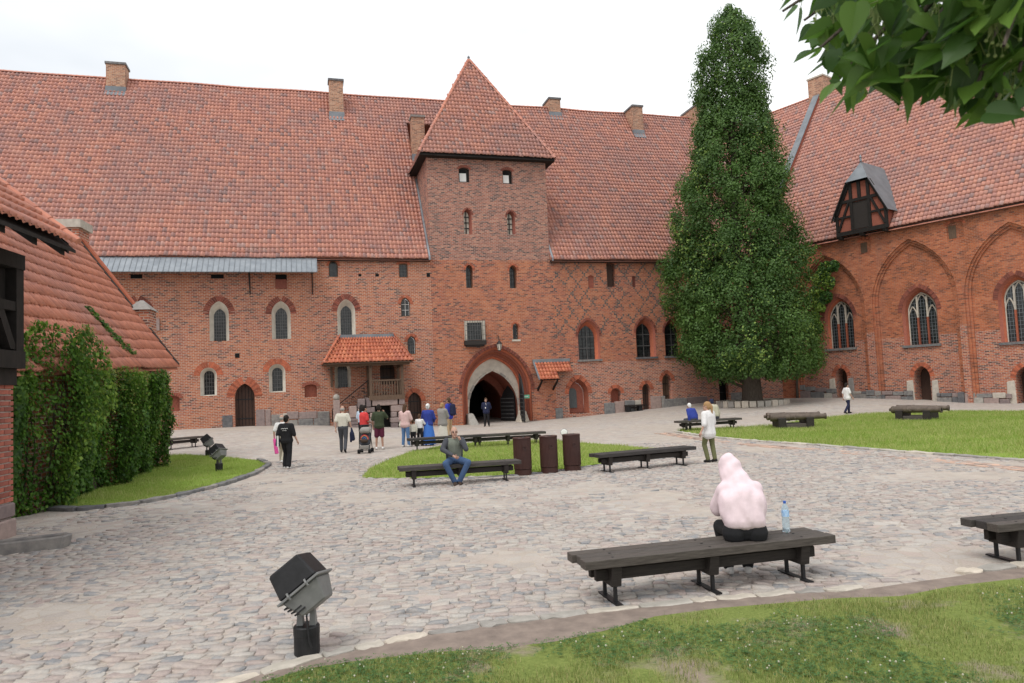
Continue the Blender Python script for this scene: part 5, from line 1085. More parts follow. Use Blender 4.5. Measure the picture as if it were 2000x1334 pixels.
kerb(poly_world([(2140, 917), (2000, 901), (1880, 892), (1750, 883), (1600, 871), (1480, 863), (1390, 855), (1318, 844)]), kb, 'stone_pale', .8, .2, .1, .06)
kerb(poly_world([(806, 938), (960, 932), (1060, 925), (1160, 911), (1240, 900), (1330, 893)]), kb, 'stone_grey', .8, .14, .1, .03)
# brick edging strip beside the right-hand lawn
strip = poly_world([(1295, 846), (1390, 860), (1480, 870), (1600, 879), (1750, 892), (1880, 903), (2010, 917), (2150, 934)]); tot = np.concatenate([[0], np.cumsum(np.linalg.norm(np.diff(strip, axis=0), axis=1))])
mb = MB(); t = 0
while t < tot[-1]:
    for r_ in range(4):
        a = np.array([np.interp(t, tot, strip[:, 0]), np.interp(t, tot, strip[:, 1])]); b = np.array([np.interp(t + .1, tot, strip[:, 0]), np.interp(t + .1, tot, strip[:, 1])]); d = (b - a) / np.linalg.norm(b - a); nn = np.array([-d[1], d[0]])
        if random.random() < .82:
            c = a + nn * (r_ * .15 - .3) + d * random.uniform(-.02, .02); mb.cur = random.random(); mm = Matrix.Rotation(math.atan2(d[1], d[0]), 3, 'Z'); mb.box((c[0], c[1], float(gz(*c)) - .012 + random.uniform(0, .008)), (.25, .135, .05), mm)
    t += .27
st_ = tag(bpy.data.objects.new('brick_edging', None), kind='structure'); COL.objects.link(st_)
simple('paving_brick', (.46, .33, .265), (.38, .28, .23), .95, 5, .3, .01, tinted=True); o = mb.obj('bricks', MATS['paving_brick'], st_); o['kind'] = 'stuff'

# ---- grass
def blades(name, poly, n, hgt, wid, mat, dens_noise=(1.2, .25), zoff=.02, segs=1, label=None, keepf=None, pale=0):
    lo, hi = poly.min(0), poly.max(0); P = rng.uniform(lo, hi, (int(n * 2.2), 2)); P = P[inside(P, poly)]; nv = vnoise(P, dens_noise[0], 9) * .6 + vnoise(P, dens_noise[0] / 3, 4) * .4
    P = P[nv > dens_noise[1] + rng.uniform(-.1, .1, len(P))]
    if keepf is not None: P = P[keepf(P)]
    P = P[:n]; n = len(P); a = rng.uniform(0, 2 * np.pi, n); h = hgt * rng.uniform(.5, 1.35, n) * (.6 + .8 * vnoise(P, .8, 5)); w = wid * rng.uniform(.7, 1.3, n); lean = rng.uniform(.1, .9, n) * h; la = rng.uniform(0, 2 * np.pi, n)
    z = gz(P[:, 0], P[:, 1]) + zoff; ca, sa = np.cos(a) * w / 2, np.sin(a) * w / 2; lx, ly = np.cos(la) * lean, np.sin(la) * lean
    B0 = np.stack([P[:, 0] - ca, P[:, 1] - sa, z - .01], -1); B1 = np.stack([P[:, 0] + ca, P[:, 1] + sa, z - .01], -1)
    T = np.stack([P[:, 0] + lx, P[:, 1] + ly, z + h], -1); dry = np.clip((vnoise(P * np.array([.6, 1.3]), 1.7, 8) * .6 + vnoise(P, .5, 18) * .4 - .50) * 5, 0, 1); t = np.clip(rng.random(n) * .62 + .40 * dry * rng.random(n) ** .5 + .06 * rng.random(n), 0, .999)
    if segs == 1:
        V = np.stack([B0, B1, T], 1).reshape(-1, 3); F = np.arange(3 * n).reshape(n, 3)
        me = mesh_np(name, V, [F], tint=t)
    else:
        m0 = np.stack([P[:, 0] - ca * .8 + lx * .3, P[:, 1] - sa * .8 + ly * .3, z + h * .6], -1); m1 = np.stack([P[:, 0] + ca * .8 + lx * .3, P[:, 1] + sa * .8 + ly * .3, z + h * .6], -1)
        V = np.stack([B0, B1, m1, m0, T], 1).reshape(-1, 3); b = (np.arange(n) * 5)[:, None]; me = mesh_np(name, V, [b + np.array([[0, 1, 2, 3]]), b + np.array([[3, 2, 4]])], tint=np.concatenate([t, t]))
    o = link(name, me, MATS[mat]); return tag(o, label, 'grass', kind='stuff')
clov = lambda P: (vnoise(P, .9, 21) * .65 + vnoise(P, .35, 22) * .35)
sight = lambda P: (P[:, 1] > 4.9) & (np.abs(P[:, 0]) < P[:, 1] * .8)
blades('grass', lawn_near, 95000, .042, .0042, 'grass', (.7, .33), .022, 2, 'short worn grass in front of the near bench', lambda P: sight(P) & (dist_to(P, np.vstack([lawn_near, lawn_near[:1]])) > .34 * vnoise(P, .3, 6) * rng.random(len(P)) ** .5))
blades('grass', lawn_mid, 42000, .085, .013, 'grass_far', (1.5, .12), .02, 1, 'bright mown grass behind the three brown bins')
blades('grass', lawn_right, 110000, .10, .016, 'grass_far', (2, .10), .02, 1, 'bright grass around the old cannon barrels')
blades('grass', lawn_left, 40000, .07, .010, 'grass_far', (1.2, .28), .02, 1, 'patchy grass along the creeper wall')
# clover: three leaflets to a stalk, with white flower heads
def clover(n, nf):
    lo, hi = lawn_near.min(0), lawn_near.max(0); P = rng.uniform(lo, hi, (n * 6, 2)); c = clov(P); P = P[inside(P, lawn_near) & sight(P) & (c > .47 + .2 * rng.random(len(P)))][:n]; n = len(P)
    z = gz(P[:, 0], P[:, 1]) + .022 + rng.uniform(.012, .045, n); a = rng.uniform(0, 6.28, n); r = rng.uniform(.007, .012, n); Vs = []
    for k in range(3):
        t = a + k * 2.094; ux, uy = np.cos(t), np.sin(t); zz = rng.uniform(-.4, .4, n)
        for f, w in ((0.1, 0), (.9, .62), (1.75, .5), (1.75, -.5), (.9, -.62)): Vs.append(np.stack([P[:, 0] + r * (ux * f - uy * w), P[:, 1] + r * (uy * f + ux * w), z + r * f * zz], -1))
    V = np.stack(Vs, 1).reshape(-1, 3); b = (np.arange(n) * 15)[:, None, None]; F = (np.array([[0, 1, 2, 3, 4], [5, 6, 7, 8, 9], [10, 11, 12, 13, 14]])[None] + b).reshape(-1, 5)
    tag(link('clover', mesh_np('clover', V, [F], tint=np.repeat(rng.random(n), 3)), MATS['clover']), 'dark green clover leaves growing through the near grass', 'clover', kind='stuff')
    idx = rng.choice(n, nf, replace=False); mb = MB()
    for q in idx: mb.ball((P[q][0], P[q][1], z[q] + .02 + random.random() * .02), random.uniform(.005, .009), 6, 4)
    tag(mb.obj('clover_flowers', MATS['clover_flower']), 'small white clover flower heads dotted over the near grass', 'flowers', kind='stuff')
clover(15000, 170)
# ================================================================ benches
def bench_proto():
    r = thing('park_bench', (0, 0, 0), 'x', 'bench'); L = 2.95
    for k, y in enumerate((-.176, 0, .176)):
        mb = MB(); mb.box((random.uniform(-.02, .02), y, .435 + random.uniform(-.003, .003)), (L + random.uniform(-.02, .02), .158, .09)); o = mb.obj('plank', MATS['wood_top'], r, bevel=.006)
        for x in (-1.12, 0, 1.12):
            mb = MB(); mb.lathe([(.014, .479), (.014, .4835)], (x + random.uniform(-.03, .03), y, 0), 8); mb.obj('bolt_head', MATS['iron'], o)
    for x in (-1.12, 0, 1.12):
        mb = MB(); mb.hexa([(x - .055, -.20, .18), (x + .055, -.20, .18), (x + .055, .20, .18), (x - .055, .20, .18), (x - .055, -.235, .388), (x + .055, -.235, .388), (x + .055, .235, .388), (x - .055, .235, .388)])
        o = mb.obj('support', MATS['wood_dark'], r, bevel=.006)
        mb = MB(); mb.box((x, 0, .008), (.07, .56, .016)); mb.obj('iron_foot', MATS['iron'], r)
        for y in (-.15, .15): mb = MB(); mb.box((x, y, .10), (.034, .034, .168)); mb.obj('iron_leg', MATS['iron'], r)
    for y in (-.085, .085):
        mb = MB(); mb.box((0, y, .29), (2.62, .07, .115)); mb.obj('rail', MATS['wood_dark'], r, bevel=.005)
    return r
BPR = bench_proto(); bench_used = [False]
def bench(label, pa=None, pb=None, at=None, rz=None, front=True, group=None):
    """pa, pb: the ends of the seat edge nearest the viewer"""
    if not bench_used[0]: r = BPR; bench_used[0] = True
    else: r = copy_tree(BPR)
    if pa:
        a, b = g(*pa, .48), g(*pb, .48); rz = math.atan2(b.y - a.y, b.x - a.x); c = (a + b) / 2 + Vector((-math.sin(rz), math.cos(rz), 0)) * .25
    else: c = g(*at)
    r.location = (c.x, c.y, float(gz(c.x, c.y)) + .012); r.rotation_euler = (0, 0, rz); r['label'] = label; r['group'] = 'dark plank benches in the courtyard'
    return r
B1 = bench('long dark plank bench with a hooded person and a water bottle on it', (1142, 1100), (1629, 1047))
RZ1 = B1.rotation_euler.z
a = g(1950, 1027, .48); c = a + Vector((math.cos(RZ1 * .8), math.sin(RZ1 * .8), 0)) * 1.47 + Vector((-math.sin(RZ1), math.cos(RZ1), 0)) * .25
B2 = copy_tree(BPR); B2.location = (c.x, c.y, .012); B2.rotation_euler = (0, 0, RZ1 * .8); tag(B2, 'empty dark plank bench standing by the gap in the pale kerb stones', 'bench', 'dark plank benches in the courtyard')
B3 = bench('dark plank bench on which the man in a grey jacket sits', (797, 914), (1000, 901))
B4 = bench('empty dark plank bench on the cobbles right of the three bins', (1182, 888), (1348, 873.5))
B5 = bench('dark bench behind the seated man, before the woman in blue', (813, 856.5), (931, 850.5))
B6 = bench('empty dark bench on the cobbles straight in front of the gate', (937, 850), (1049, 844))
B7 = bench('dark bench with two elderly people seated on it', (1338, 822.5), (1437, 817))
B8 = bench('dark bench beside the brick buttress and creeper wall', None, None, (331, 878), R(52))
def wall_bench(pa, pb, label):
    a, b = g(*pa), g(*pb); rz = math.radians(16); c = (a + b) / 2; r = thing('wall_bench', (c.x, c.y, float(gz(c.x, c.y))), label, 'bench', rz); L = (b - a).length
    mb = MB(); mb.box((0, 0, .42), (L, .5, .1)); mb.obj('seat', MATS['wood_dark'], r, bevel=.01)
    for x in (-L * .36, L * .36): mb = MB(); mb.box((x, 0, .185), (.3, .36, .37)); mb.obj('support', MATS['iron'], r, bevel=.01)
    mb = MB(); mb.box((0, .0, .28), (L * .66, .08, .12)); mb.obj('rail', MATS['wood_dark'], r)
wall_bench((1116, 812), (1178, 808), 'low dark bench against the wall beside the grey arched door'); wall_bench((1221, 805), (1256, 802), 'short dark bench against the wall beside the narrow pointed door')
# ================================================================ litter bins
def bin_proto():
    r = thing('litter_bin', (0, 0, 0), 'x', 'bin'); mb = MB(); n = 40; P = []
    prof = [(.225, 0), (.225, .145), (.232, .15)]; mb.lathe(prof, n=32); mb.obj('plinth', MATS['bin_brown'], r, smooth=False)
    P = []; H = [(.16, 1), (.93, 1)]
    for z, s in H:
        for k in range(2 * n): a = math.pi * k / n; rr = .235 if k % 2 else .228; P.append((rr * math.cos(a), rr * math.sin(a), z))
    m2 = 2 * n; mb = MB(); mb.add(P, [(k, (k + 1) % m2, m2 + (k + 1) % m2, m2 + k) for k in range(m2)]); mb.obj('ribbed_body', MATS['bin_brown'], r)
    mb = MB(); P = []
    for rr, z in ((.24, .925), (.243, .955), (.235, .968), (.12, .972), (.115, .945), (.115, .80)):
        for k in range(32): a = math.pi * k / 16; P.append((rr * math.cos(a), rr * math.sin(a), z))
    mb.add(P, [(i * 32 + k, i * 32 + (k + 1) % 32, (i + 1) * 32 + (k + 1) % 32, (i + 1) * 32 + k) for i in range(5) for k in range(32)]); mb.obj('lid', MATS['bin_brown'], r, smooth=False)
    mb = MB(); mb.lathe([(.114, .80), (.114, .802)], n=20); mb.obj('opening', MATS['black_void'], r)
    mb = MB(); mb.box((.02, -.105, .975), (.05, .02, .03)); mb.obj('catch', MATS['iron_grey'], r)
    mb = MB(); c = Vector((0, -.238, .70))             # raised round badge
    mb.tube([c + Vector((.05 * math.cos(t), -.002, .05 * math.sin(t))) for t in [k * .5236 for k in range(13)]], .006, 5); mb.tube([c + Vector((-.03, -.002, .0)), c + Vector((0, -.002, .032)), c + Vector((.03, -.002, 0))], .006, 5); mb.obj('badge', MATS['bin_brown'], r)
    return r
bp_ = bin_proto()
for k, (px, py, lb) in enumerate(((1022, 931, 'brown ribbed litter bin, end of the row beside the seated man'), (1073.5, 927, 'brown ribbed litter bin, middle one of three'), (1118.5, 923, 'brown ribbed litter bin nearest the round white spotlight'))):
    o = bp_ if k == 0 else copy_tree(bp_); q = g(px, py - 4); o.location = q; o.rotation_euler = (0, 0, R(12)); tag(o, lb, 'bin', 'three brown litter bins')
# ================================================================ floodlights
def flood_proto():
    r = thing('floodlight', (0, 0, 0), 'x', 'floodlight')
    mb = MB(); mb.lathe([(.118, -.03), (.118, .18), (.121, .19), (.121, .262), (.11, .275), (.0, .276)], n=24); mb.obj('pedestal', MATS['iron'], r, smooth=False)
    ax = Vector((-.60, .16, .78)).normalized(); ux = Vector((.78, .05, .60)); ux = (ux - ax * ux.dot(ax)).normalized(); uy = ax.cross(ux); M3 = Matrix((ux, uy, ax)).transposed(); C0 = Vector((0, 0, .62))
    def P(x, y, z): return C0 + M3 @ Vector((x, y, z))
    def fr(mb, s0, z0, s1, z1): mb.hexa([P(-s0[0], -s0[1], z0), P(s0[0], -s0[1], z0), P(s0[0], s0[1], z0), P(-s0[0], s0[1], z0), P(-s1[0], -s1[1], z1), P(s1[0], -s1[1], z1), P(s1[0], s1[1], z1), P(-s1[0], s1[1], z1)])
    mb = MB(); fr(mb, (.205, .185), .012, (.17, .17), .27); mb.obj('hood', MATS['iron'], r, bevel=.018)
    mb = MB(); fr(mb, (.235, .21), -.012, (.235, .21), .011); mb.obj('rim', MATS['lamp_grey'], r, bevel=.004)
    mb = MB(); fr(mb, (.13, .12), -.21, (.20, .18), -.013); mb.obj('housing', MATS['lamp_grey'], r, bevel=.012)
    for k in range(4): mb = MB(); z = -.05 - k * .034; f_ = .205 - k * .016; mb.hexa([P(-f_ - .02, -.15, z - .014), P(-f_ + .1, -.15, z - .014), P(-f_ + .1, .15, z - .014), P(-f_ - .02, .15, z - .014), P(-f_ - .02, -.15, z), P(-f_ + .1, -.15, z), P(-f_ + .1, .15, z), P(-f_ - .02, .15, z)]); mb.obj('cooling_fin', MATS['iron'], r)
    for x in (-.1, .1):
        mb = MB(); q = P(x, -.212, 0); mb.tube([q + M3 @ Vector((0, 0, -.03)), q + M3 @ Vector((0, -.012, .0)), q + M3 @ Vector((0, 0, .035))], .011, 6); mb.obj('clip', MATS['lamp_grey'], r)
    for x in (-.055, .065): mb = MB(); mb.hexa([(x - .03, -.035, .27), (x + .03, -.035, .27), (x + .03, .035, .27), (x - .03, .035, .27), (x - .016, -.02, .5), (x + .016, -.02, .5), (x + .016, .02, .5), (x - .016, .02, .5)]); mb.obj('yoke_arm', MATS['lamp_grey'], r)
    mb = MB(); mb.tube([(.05, -.05, .47), (.03, -.09, .38), (.045, -.115, .27), (.06, -.128, .16), (.08, -.126, .1)], .009, 6); mb.obj('cable', MATS['iron'], r)
    return r
simple('lamp_grey', (.21, .21, .205), (.15, .15, .15), .5, 8, .1, .004)
fp = flood_proto()
for k, (px, py, rz, sc, lb) in enumerate(((600, 1278, 0, .95, 'large dark floodlight on a round pedestal at the near kerb'), (407, 892, 20, .95, 'boxy floodlight on the lawn edge nearer the brick buttress'), (428, 921, -15, .95, 'boxy floodlight on the patchy lawn by the curved kerb'))):
    o = fp if k == 0 else copy_tree(fp); o.location = g(px, py); o.rotation_euler = (0, 0, R(rz)); o.scale = (sc,) * 3; tag(o, lb, 'floodlight', 'ground floodlights')
q = g(1103, 872); sl = thing('round_spotlight', q, 'round white spotlight on a thin post behind the litter bins', 'spotlight'); mb = MB(); mb.tube([(0, 0, -.05), (0, 0, .42)], .025, 8); mb.obj('post', MATS['iron'], sl)
mb = MB(); mm = Matrix.Rotation(R(80), 3, 'X'); mb.lathe([(.05, -.12), (.11, -.03), (.135, .0), (.135, .02)], (0, 0, .52), 18, mm); mb.obj('reflector', MATS['lamp_grey'], sl); mb = MB(); mb.lathe([(.12, .021), (.10, .035), (.0, .04)], (0, 0, .52), 18, mm); mb.obj('lens', MATS['blind_white'], sl)
# ================================================================ cannons
def barrel(r, c, ang, L, s, name='barrel'):
    M3 = Matrix.Rotation(ang, 3, 'Z') @ Matrix.Rotation(R(90), 3, 'Y'); prof = [(.02, -.16), (.07, -.15), (.075, -.10), (.04, -.06), (.16, -.03), (.175, 0), (.175, .06), (.165, .08), (.16, L * .3), (.17, L * .31), (.17, L * .34), (.15, L * .36), (.125, L * .75), (.135, L * .76), (.12, L * .79), (.11, L - .1), (.14, L - .04), (.14, L), (.075, L + .002), (.07, L - .3)]
    mb = MB(); mb.lathe([(a * s, z * s) for a, z in prof], c, 18, M3); o = mb.obj(name, MATS['bronze'], r, smooth=False)
    t = Vector(c) + M3 @ Vector((0, 0, L * .42 * s)); y = M3 @ Vector((0, 1, 0)); mb = MB(); mb.tube([t - y * .24 * s, t + y * .24 * s], .055 * s, 10); mb.obj('trunnion', MATS['bronze'], o)
    m_ = Vector(c) + M3 @ Vector((0, 0, L * s + .004)); mb = MB(); mb.lathe([(.068 * s, 0), (.068 * s, .001)], m_, 14, M3); mb.obj('bore', MATS['black_void'], o)
def cannons(px, py, rz, L, s, label, fan):
    q = g(px, py); r = thing('cannon_pair', q, label, 'cannon', rz, 'old cannon barrels on timber blocks')
    for k, (y, a) in enumerate(((-.26, -fan), (.28, fan))): barrel(r, (-L * s * .5, y, .52 * s + .03 * k), a, L, s)
    for x in (-.75, .45):
        mb = MB(); mb.box((x * s, 0, .24 * s), (.32 * s, 1.15 * s, .52 * s)); mb.obj('timber_block', MATS['wood_dark'], r, bevel=.015)
    for y in (-.42, .42): mb = MB(); mb.box((-.15 * s, y * s, .13 * s), (.878 * s, .2 * s, .2 * s)); mb.obj('timber_rail', MATS['wood_top'], r, bevel=.015)
cannons(1556, 836, R(-5), 2.35, .95, 'pair of old cannon barrels on timber blocks nearer the tree', R(4)); cannons(1798, 821, R(-48), 2.2, .95, 'pair of old cannon barrels on timber blocks out on the lawn', R(6))
# ================================================================ water bottle on the near bench
def glassy(name, col, tr=.85, rough=.05):
    mt, n, l, b = nodes(name); b.inputs['Base Color'].default_value = (*col, 1); b.inputs['Transmission Weight'].default_value = tr; b.inputs['Roughness'].default_value = rough; b.inputs['IOR'].default_value = 1.2
    nv = noise(n, l, 30, 2, .5); bump(n, l, nv, b, .1, .004)
glassy('bottle_plastic', (.72, .88, .98)); simple('bottle_blue', (.03, .12, .50), (.03, .10, .42), .35, 5, 0); simple('bottle_label', (.22, .45, .78), (.60, .75, .90), .4, 25, 0)
u = Vector((math.cos(RZ1), math.sin(RZ1), 0)); v = Vector((-u.y, u.x, 0)); bl = B1.location + u * 1.10 + v * .08 + Vector((0, 0, .4805))
bo = thing('water_bottle', bl, 'clear plastic water bottle with blue cap standing on the near bench', 'bottle')
mb = MB(); mb.lathe([(.036, 0), (.042, .012), (.042, .05), (.039, .06), (.042, .07), (.042, .15), (.038, .165), (.042, .18), (.042, .25), (.036, .285), (.018, .32), (.014, .335)], n=20); mb.obj('bottle_body', MATS['bottle_plastic'], bo, smooth=True)
mb = MB(); mb.lathe([(.0165, .332), (.0165, .356), (.013, .36)], n=14); mb.obj('cap', MATS['bottle_blue'], bo)
mb = MB(); mb.lathe([(.0427, .185), (.0427, .248)], n=20); mb.obj('paper_label', MATS['bottle_label'], bo)
# ================================================================ tree ring, yard fittings
q = g(1470, 789); tc_ = Vector((q.x, q.y, q.z)); rg = thing('tree_ring', tc_, 'low round kerb of pale stones around the big tree', 'kerb')
for k in range(30):
    a = 2 * math.pi * k / 30; mb = MB(); mb.box((0, 0, .06), (.40 + random.uniform(-.03, .02), .26, .40 + random.uniform(-.04, .05))); o = mb.obj('stone', MATS['stone_pale'], rg, bevel=.03); o.location = (2.15 * math.cos(a), 2.15 * math.sin(a), 0); o.rotation_euler = (0, 0, a + math.pi / 2)
mb = MB(); mb.lathe([(2.05, -.2), (2.05, .16), (.3, .24)], n=32); mb.obj('earth', MATS['soil'], rg)
q = g(1447, 783); pt = thing('stone_urn_bin', q, 'pale stone urn shaped bin standing behind the tree kerb', 'bin'); mb = MB(); mb.lathe([(.2, 0), (.22, .1), (.17, .2), (.26, .75), (.29, .8), (.29, .9), (.15, 1.0), (.05, 1.08)], n=16); mb.obj('urn_body', MATS['stone_grey'], pt)
# ================================================================ people
def cloth(name, c, c2=None, rough=.9, scale=14, b=.35): return simple(name, c, c2 or tuple(k * .88 for k in c), rough, scale, b, .012)
for nm, c in (('skin', (.50, .31, .235)), ('skin_tan', (.40, .23, .165)), ('hair_dark', (.018, .013, .011)), ('hair_brown', (.085, .047, .028)), ('hair_blond', (.36, .22, .105)), ('hair_grey', (.34, .32, .30)), ('white_cloth', (.72, .71, .70)), ('cream_cloth', (.60, .57, .49)), ('black_cloth', (.014, .014, .016)), ('navy_cloth', (.018, .022, .055)), ('blue_cloth', (.035, .05, .36)), ('skirt_blue', (.05, .16, .52)), ('denim', (.055, .10, .20)), ('denim_light', (.10, .19, .36)), ('grey_cloth', (.066, .07, .082)), ('shawl_grey', (.27, .255, .235)), ('red_cloth', (.62, .055, .055)), ('green_cloth', (.045, .058, .032)), ('burgundy', (.10, .016, .04)), ('pink_stripe', (.66, .46, .44)), ('olive', (.135, .14, .065)), ('beige_cloth', (.46, .43, .33)), ('khaki', (.42, .30, .18)), ('pink_hoodie', (.78, .63, .67)), ('leather_brown', (.055, .036, .026)), ('royal_jacket', (.03, .05, .27)), ('vest_grey', (.18, .20, .165)), ('hot_pink', (.75, .10, .35)), ('shoe_white', (.66, .64, .62)), ('shoe_dark', (.02, .019, .019)), ('pale_blue', (.45, .55, .66))):
    cloth(nm, c)
simple('lips', (.33, .13, .11), None, .6, 4, 0); simple('eye_dark', (.02, .015, .012), None, .3, 4, 0)
def remesh(mb, name, voxel, it=4):
    me = mb.mesh(name); o = bpy.data.objects.new('tmp', me); COL.objects.link(o)
    md = o.modifiers.new('r', 'REMESH'); md.mode = 'VOXEL'; md.voxel_size = voxel; md.adaptivity = 0
    ms = o.modifiers.new('s', 'SMOOTH'); ms.factor = .5; ms.iterations = it
    dg = bpy.context.evaluated_depsgraph_get(); ev = o.evaluated_get(dg); out = bpy.data.meshes.new_from_object(ev); out.name = name
    bpy.data.objects.remove(o); bpy.data.meshes.remove(me); out.materials.clear(); out.polygons.foreach_set('use_smooth', np.ones(len(out.polygons), bool)); return out
def cap(mb, a, ra, b, rb, n=10):
    a, b = Vector(a), Vector(b); mb.ball(a, ra, n, 6); mb.ball(b, rb, n, 6)
    if (b - a).length > 1e-4: mb.tube([a, b], [ra, rb], n)
def hand(mb, wr, d, side, s=1.0, curl=.5):
    """palm and five fingers from the wrist along d; side = +1 right hand"""
    d = Vector(d).normalized(); n0 = Vector((side, 0, 0)); n0 = (n0 - d * n0.dot(d)); n0 = n0.normalized() if n0.length > .2 else Vector((0, 0, 1)); lat = d.cross(n0).normalized(); pn = -n0     # palm normal faces the body
    wr = Vector(wr); mb.tube([wr - d * .02, wr + d * .02 * s, wr + d * .055 * s, wr + d * .088 * s], [.024 * s, .028 * s, .034 * s, .028 * s], 8)
    for k, (off, L) in enumerate(((-.030, .062), (-.010, .072), (.010, .068), (.029, .052))):
        p = wr + d * .085 * s + lat * off * s; q = p + (d * (1 - curl * .35) + pn * curl * .5).normalized() * L * .45 * s; t = q + (d * (1 - curl) + pn * curl * 1.1).normalized() * L * .55 * s; mb.tube([p - d * .02, p, q, t], [.010 * s, .010 * s, .0092 * s, .007 * s], 6)
    p = wr + d * .03 * s - lat * .028 * s; q = p + (d * .7 - lat * .7 + pn * .3).normalized() * .036 * s; mb.tube([p, q, q + (d * .9 - lat * .1 + pn * .4).normalized() * .032 * s], [.013 * s, .011 * s, .008 * s], 6)
DEF = dict(pel=(0, 0, .95), lhip=(-.09, 0, .92), rhip=(.09, 0, .92), lkn=(-.10, .02, .50), rkn=(.10, .02, .50), lan=(-.10, -.02, .085), ran=(.10, -.02, .085), ltoe=(-.12, .14, .035), rtoe=(.12, .14, .035),
           chest=(0, 0, 1.33), neck=(0, -.01, 1.44), head=(0, .025, 1.615), lsh=(-.185, -.01, 1.405), rsh=(.185, -.01, 1.405), lel=(-.235, -.02, 1.12), rel=(.235, -.02, 1.12), lwr=(-.225, .06, .88), rwr=(.225, .06, .88))
def person(label, loc, rz, H=1.72, pose=None, top='white_cloth', bottom='denim', sleeve='short', legs='long', hair='short', hairc='hair_dark', shoes='shoe_dark', skin='skin', girth=1.0, loose=.018, vox=.017, name='person', skirt=None, hcurl=.5, topname='shirt', tl=0.0, headrot=0.0, group=None, face=True):
    J = {k: Vector(v) for k, v in DEF.items()}
    for k, v in (pose or {}).items(): J[k] = Vector(v)
    s = H / 1.72; r = thing(name, loc, label, 'person', rz, group); r.scale = (s, s, s); gi = girth
    def torso(mb, e):
        for sx in (-1, 1):
            cap(mb, J['pel'] + Vector((sx * .055 * gi, 0, .05)), .105 * gi + e, J['chest'] + Vector((sx * .075 * gi, 0, 0)), .108 * gi + e)
        cap(mb, J['pel'].lerp(J['chest'], .5) + Vector((0, .015, 0)), .11 * gi + e, J['chest'] + Vector((0, .01, 0)), .11 * gi + e); cap(mb, J['lsh'] + Vector((.03, 0, 0)), .055 + e, J['rsh'] - Vector((.03, 0, 0)), .055 + e); cap(mb, J['chest'], .11 * gi + e, J['neck'] - Vector((0, 0, .03)), .07 + e)
    def pelvis(mb, e): cap(mb, J['pel'] + Vector((-.06 * gi, 0, -.01)), .115 * gi + e, J['pel'] + Vector((.06 * gi, 0, -.01)), .115 * gi + e)
    def arm(mb, c, f, e, flare=0.0):
        sh, el, wr = J[c + 'sh'], J[c + 'el'], J[c + 'wr']
        if f <= 1: cap(mb, sh, .056 + e, sh.lerp(el, f), .045 + e + flare)
        else: cap(mb, sh, .056 + e, el, .043 + e); cap(mb, el, .043 + e, el.lerp(wr, f - 1), .030 + e + flare)
    def leg(mb, c, f, e, flare=0.0):
        hp, kn, an = J[c + 'hip'], J[c + 'kn'], J[c + 'an']
        if f <= 1: cap(mb, hp, .088 * gi + e, hp.lerp(kn, f), .065 * gi + e + flare)
        else: cap(mb, hp, .088 * gi + e, kn, .058 + e); cap(mb, kn, .058 + e, kn.lerp(an, f - 1), .042 + e + flare)
    # body: one continuous skin surface
    mb = MB(); torso(mb, 0); pelvis(mb, 0)
    for c in 'lr':
        arm(mb, c, 2, -.004); leg(mb, c, 2, -.006); an, to = J[c + 'an'], J[c + 'toe']; cap(mb, an, .034, an.lerp(to, .6), .026)
    cap(mb, J['neck'], .055, J['head'] - Vector((0, .01, .06)), .052); hd = J['head']; hm = Matrix.Rotation(headrot, 3, 'Z')
    def hp(v): return hd + hm @ Vector(v)
    mb.ball(hp((0, -.008, .03)), .1, 14, 10, (.80, .98, 1.02), hm); mb.ball(hp((0, .03, -.045)), .072, 12, 8, (.86, .95, 1.05), hm)
    mb.tube([hp((0, .085, .015)), hp((0, .112, -.022))], [.011, .017], 8); mb.ball(hp((0, .108, -.02)), .017, 8, 6); mb.ball(hp((0, .075, -.098)), .028, 8, 6)
    for sx in (-1, 1): mb.ball(hp((sx * .080, -.002, .0)), .026, 8, 6, (.45, .8, 1.1), hm); mb.ball(hp((sx * .034, .078, .032)), .022, 8, 6, (1.3, .6, .5), hm)
    body = remesh(mb, 'body', vox * .82, 2)
    hb = MB()
    for c, sd in (('l', -1), ('r', 1)): hand(hb, J[c + 'wr'], J[c + 'wr'] - J[c + 'el'], sd, 1.0, hcurl)
    bm = bmesh.new(); bm.from_mesh(body); hm_ = hb.mesh('h', True); bm.from_mesh(hm_); bm.to_mesh(body); bm.free(); bpy.data.meshes.remove(hm_)
    for p_ in body.polygons: p_.use_smooth = True
    bd = link('body', body, MATS[skin], r)
    if face:
        for sx in (-1, 1): mb = MB(); mb.ball(hp((sx * .034, .092, .008)), .0105, 8, 6, (1.3, .7, .8), hm); mb.obj('eye', MATS['eye_dark'], bd); mb = MB(); mb.tube([hp((sx * .018, .101, .034)), hp((sx * .036, .1, .041)), hp((sx * .054, .088, .034))], [.004, .005, .003], 5); mb.obj('eyebrow', MATS[hairc], bd)
        mb = MB(); mb.tube([hp((-.026, .09, -.062)), hp((0, .104, -.060)), hp((.026, .09, -.062))], [.003, .0075, .003], 6); mb.obj('mouth', MATS['lips'], bd)
    # clothes
    if top:
        mb = MB(); torso(mb, loose); f = {'none': 0, 'short': .78, 'half': 1.1, 'long': 1.93}[sleeve]
        if tl: 
            for sx in (-1, 1): cap(mb, J['pel'] + Vector((sx * .06 * gi, 0, .05)), .108 * gi + loose, J['pel'] + Vector((sx * .065 * gi, 0, -tl)), .112 * gi + loose * 1.4)
        if f:
            for c in 'lr': arm(mb, c, f, loose * .9, .012 if sleeve == 'short' else .004)
        link(topname, remesh(mb, topname, vox, 3), MATS[top], r)
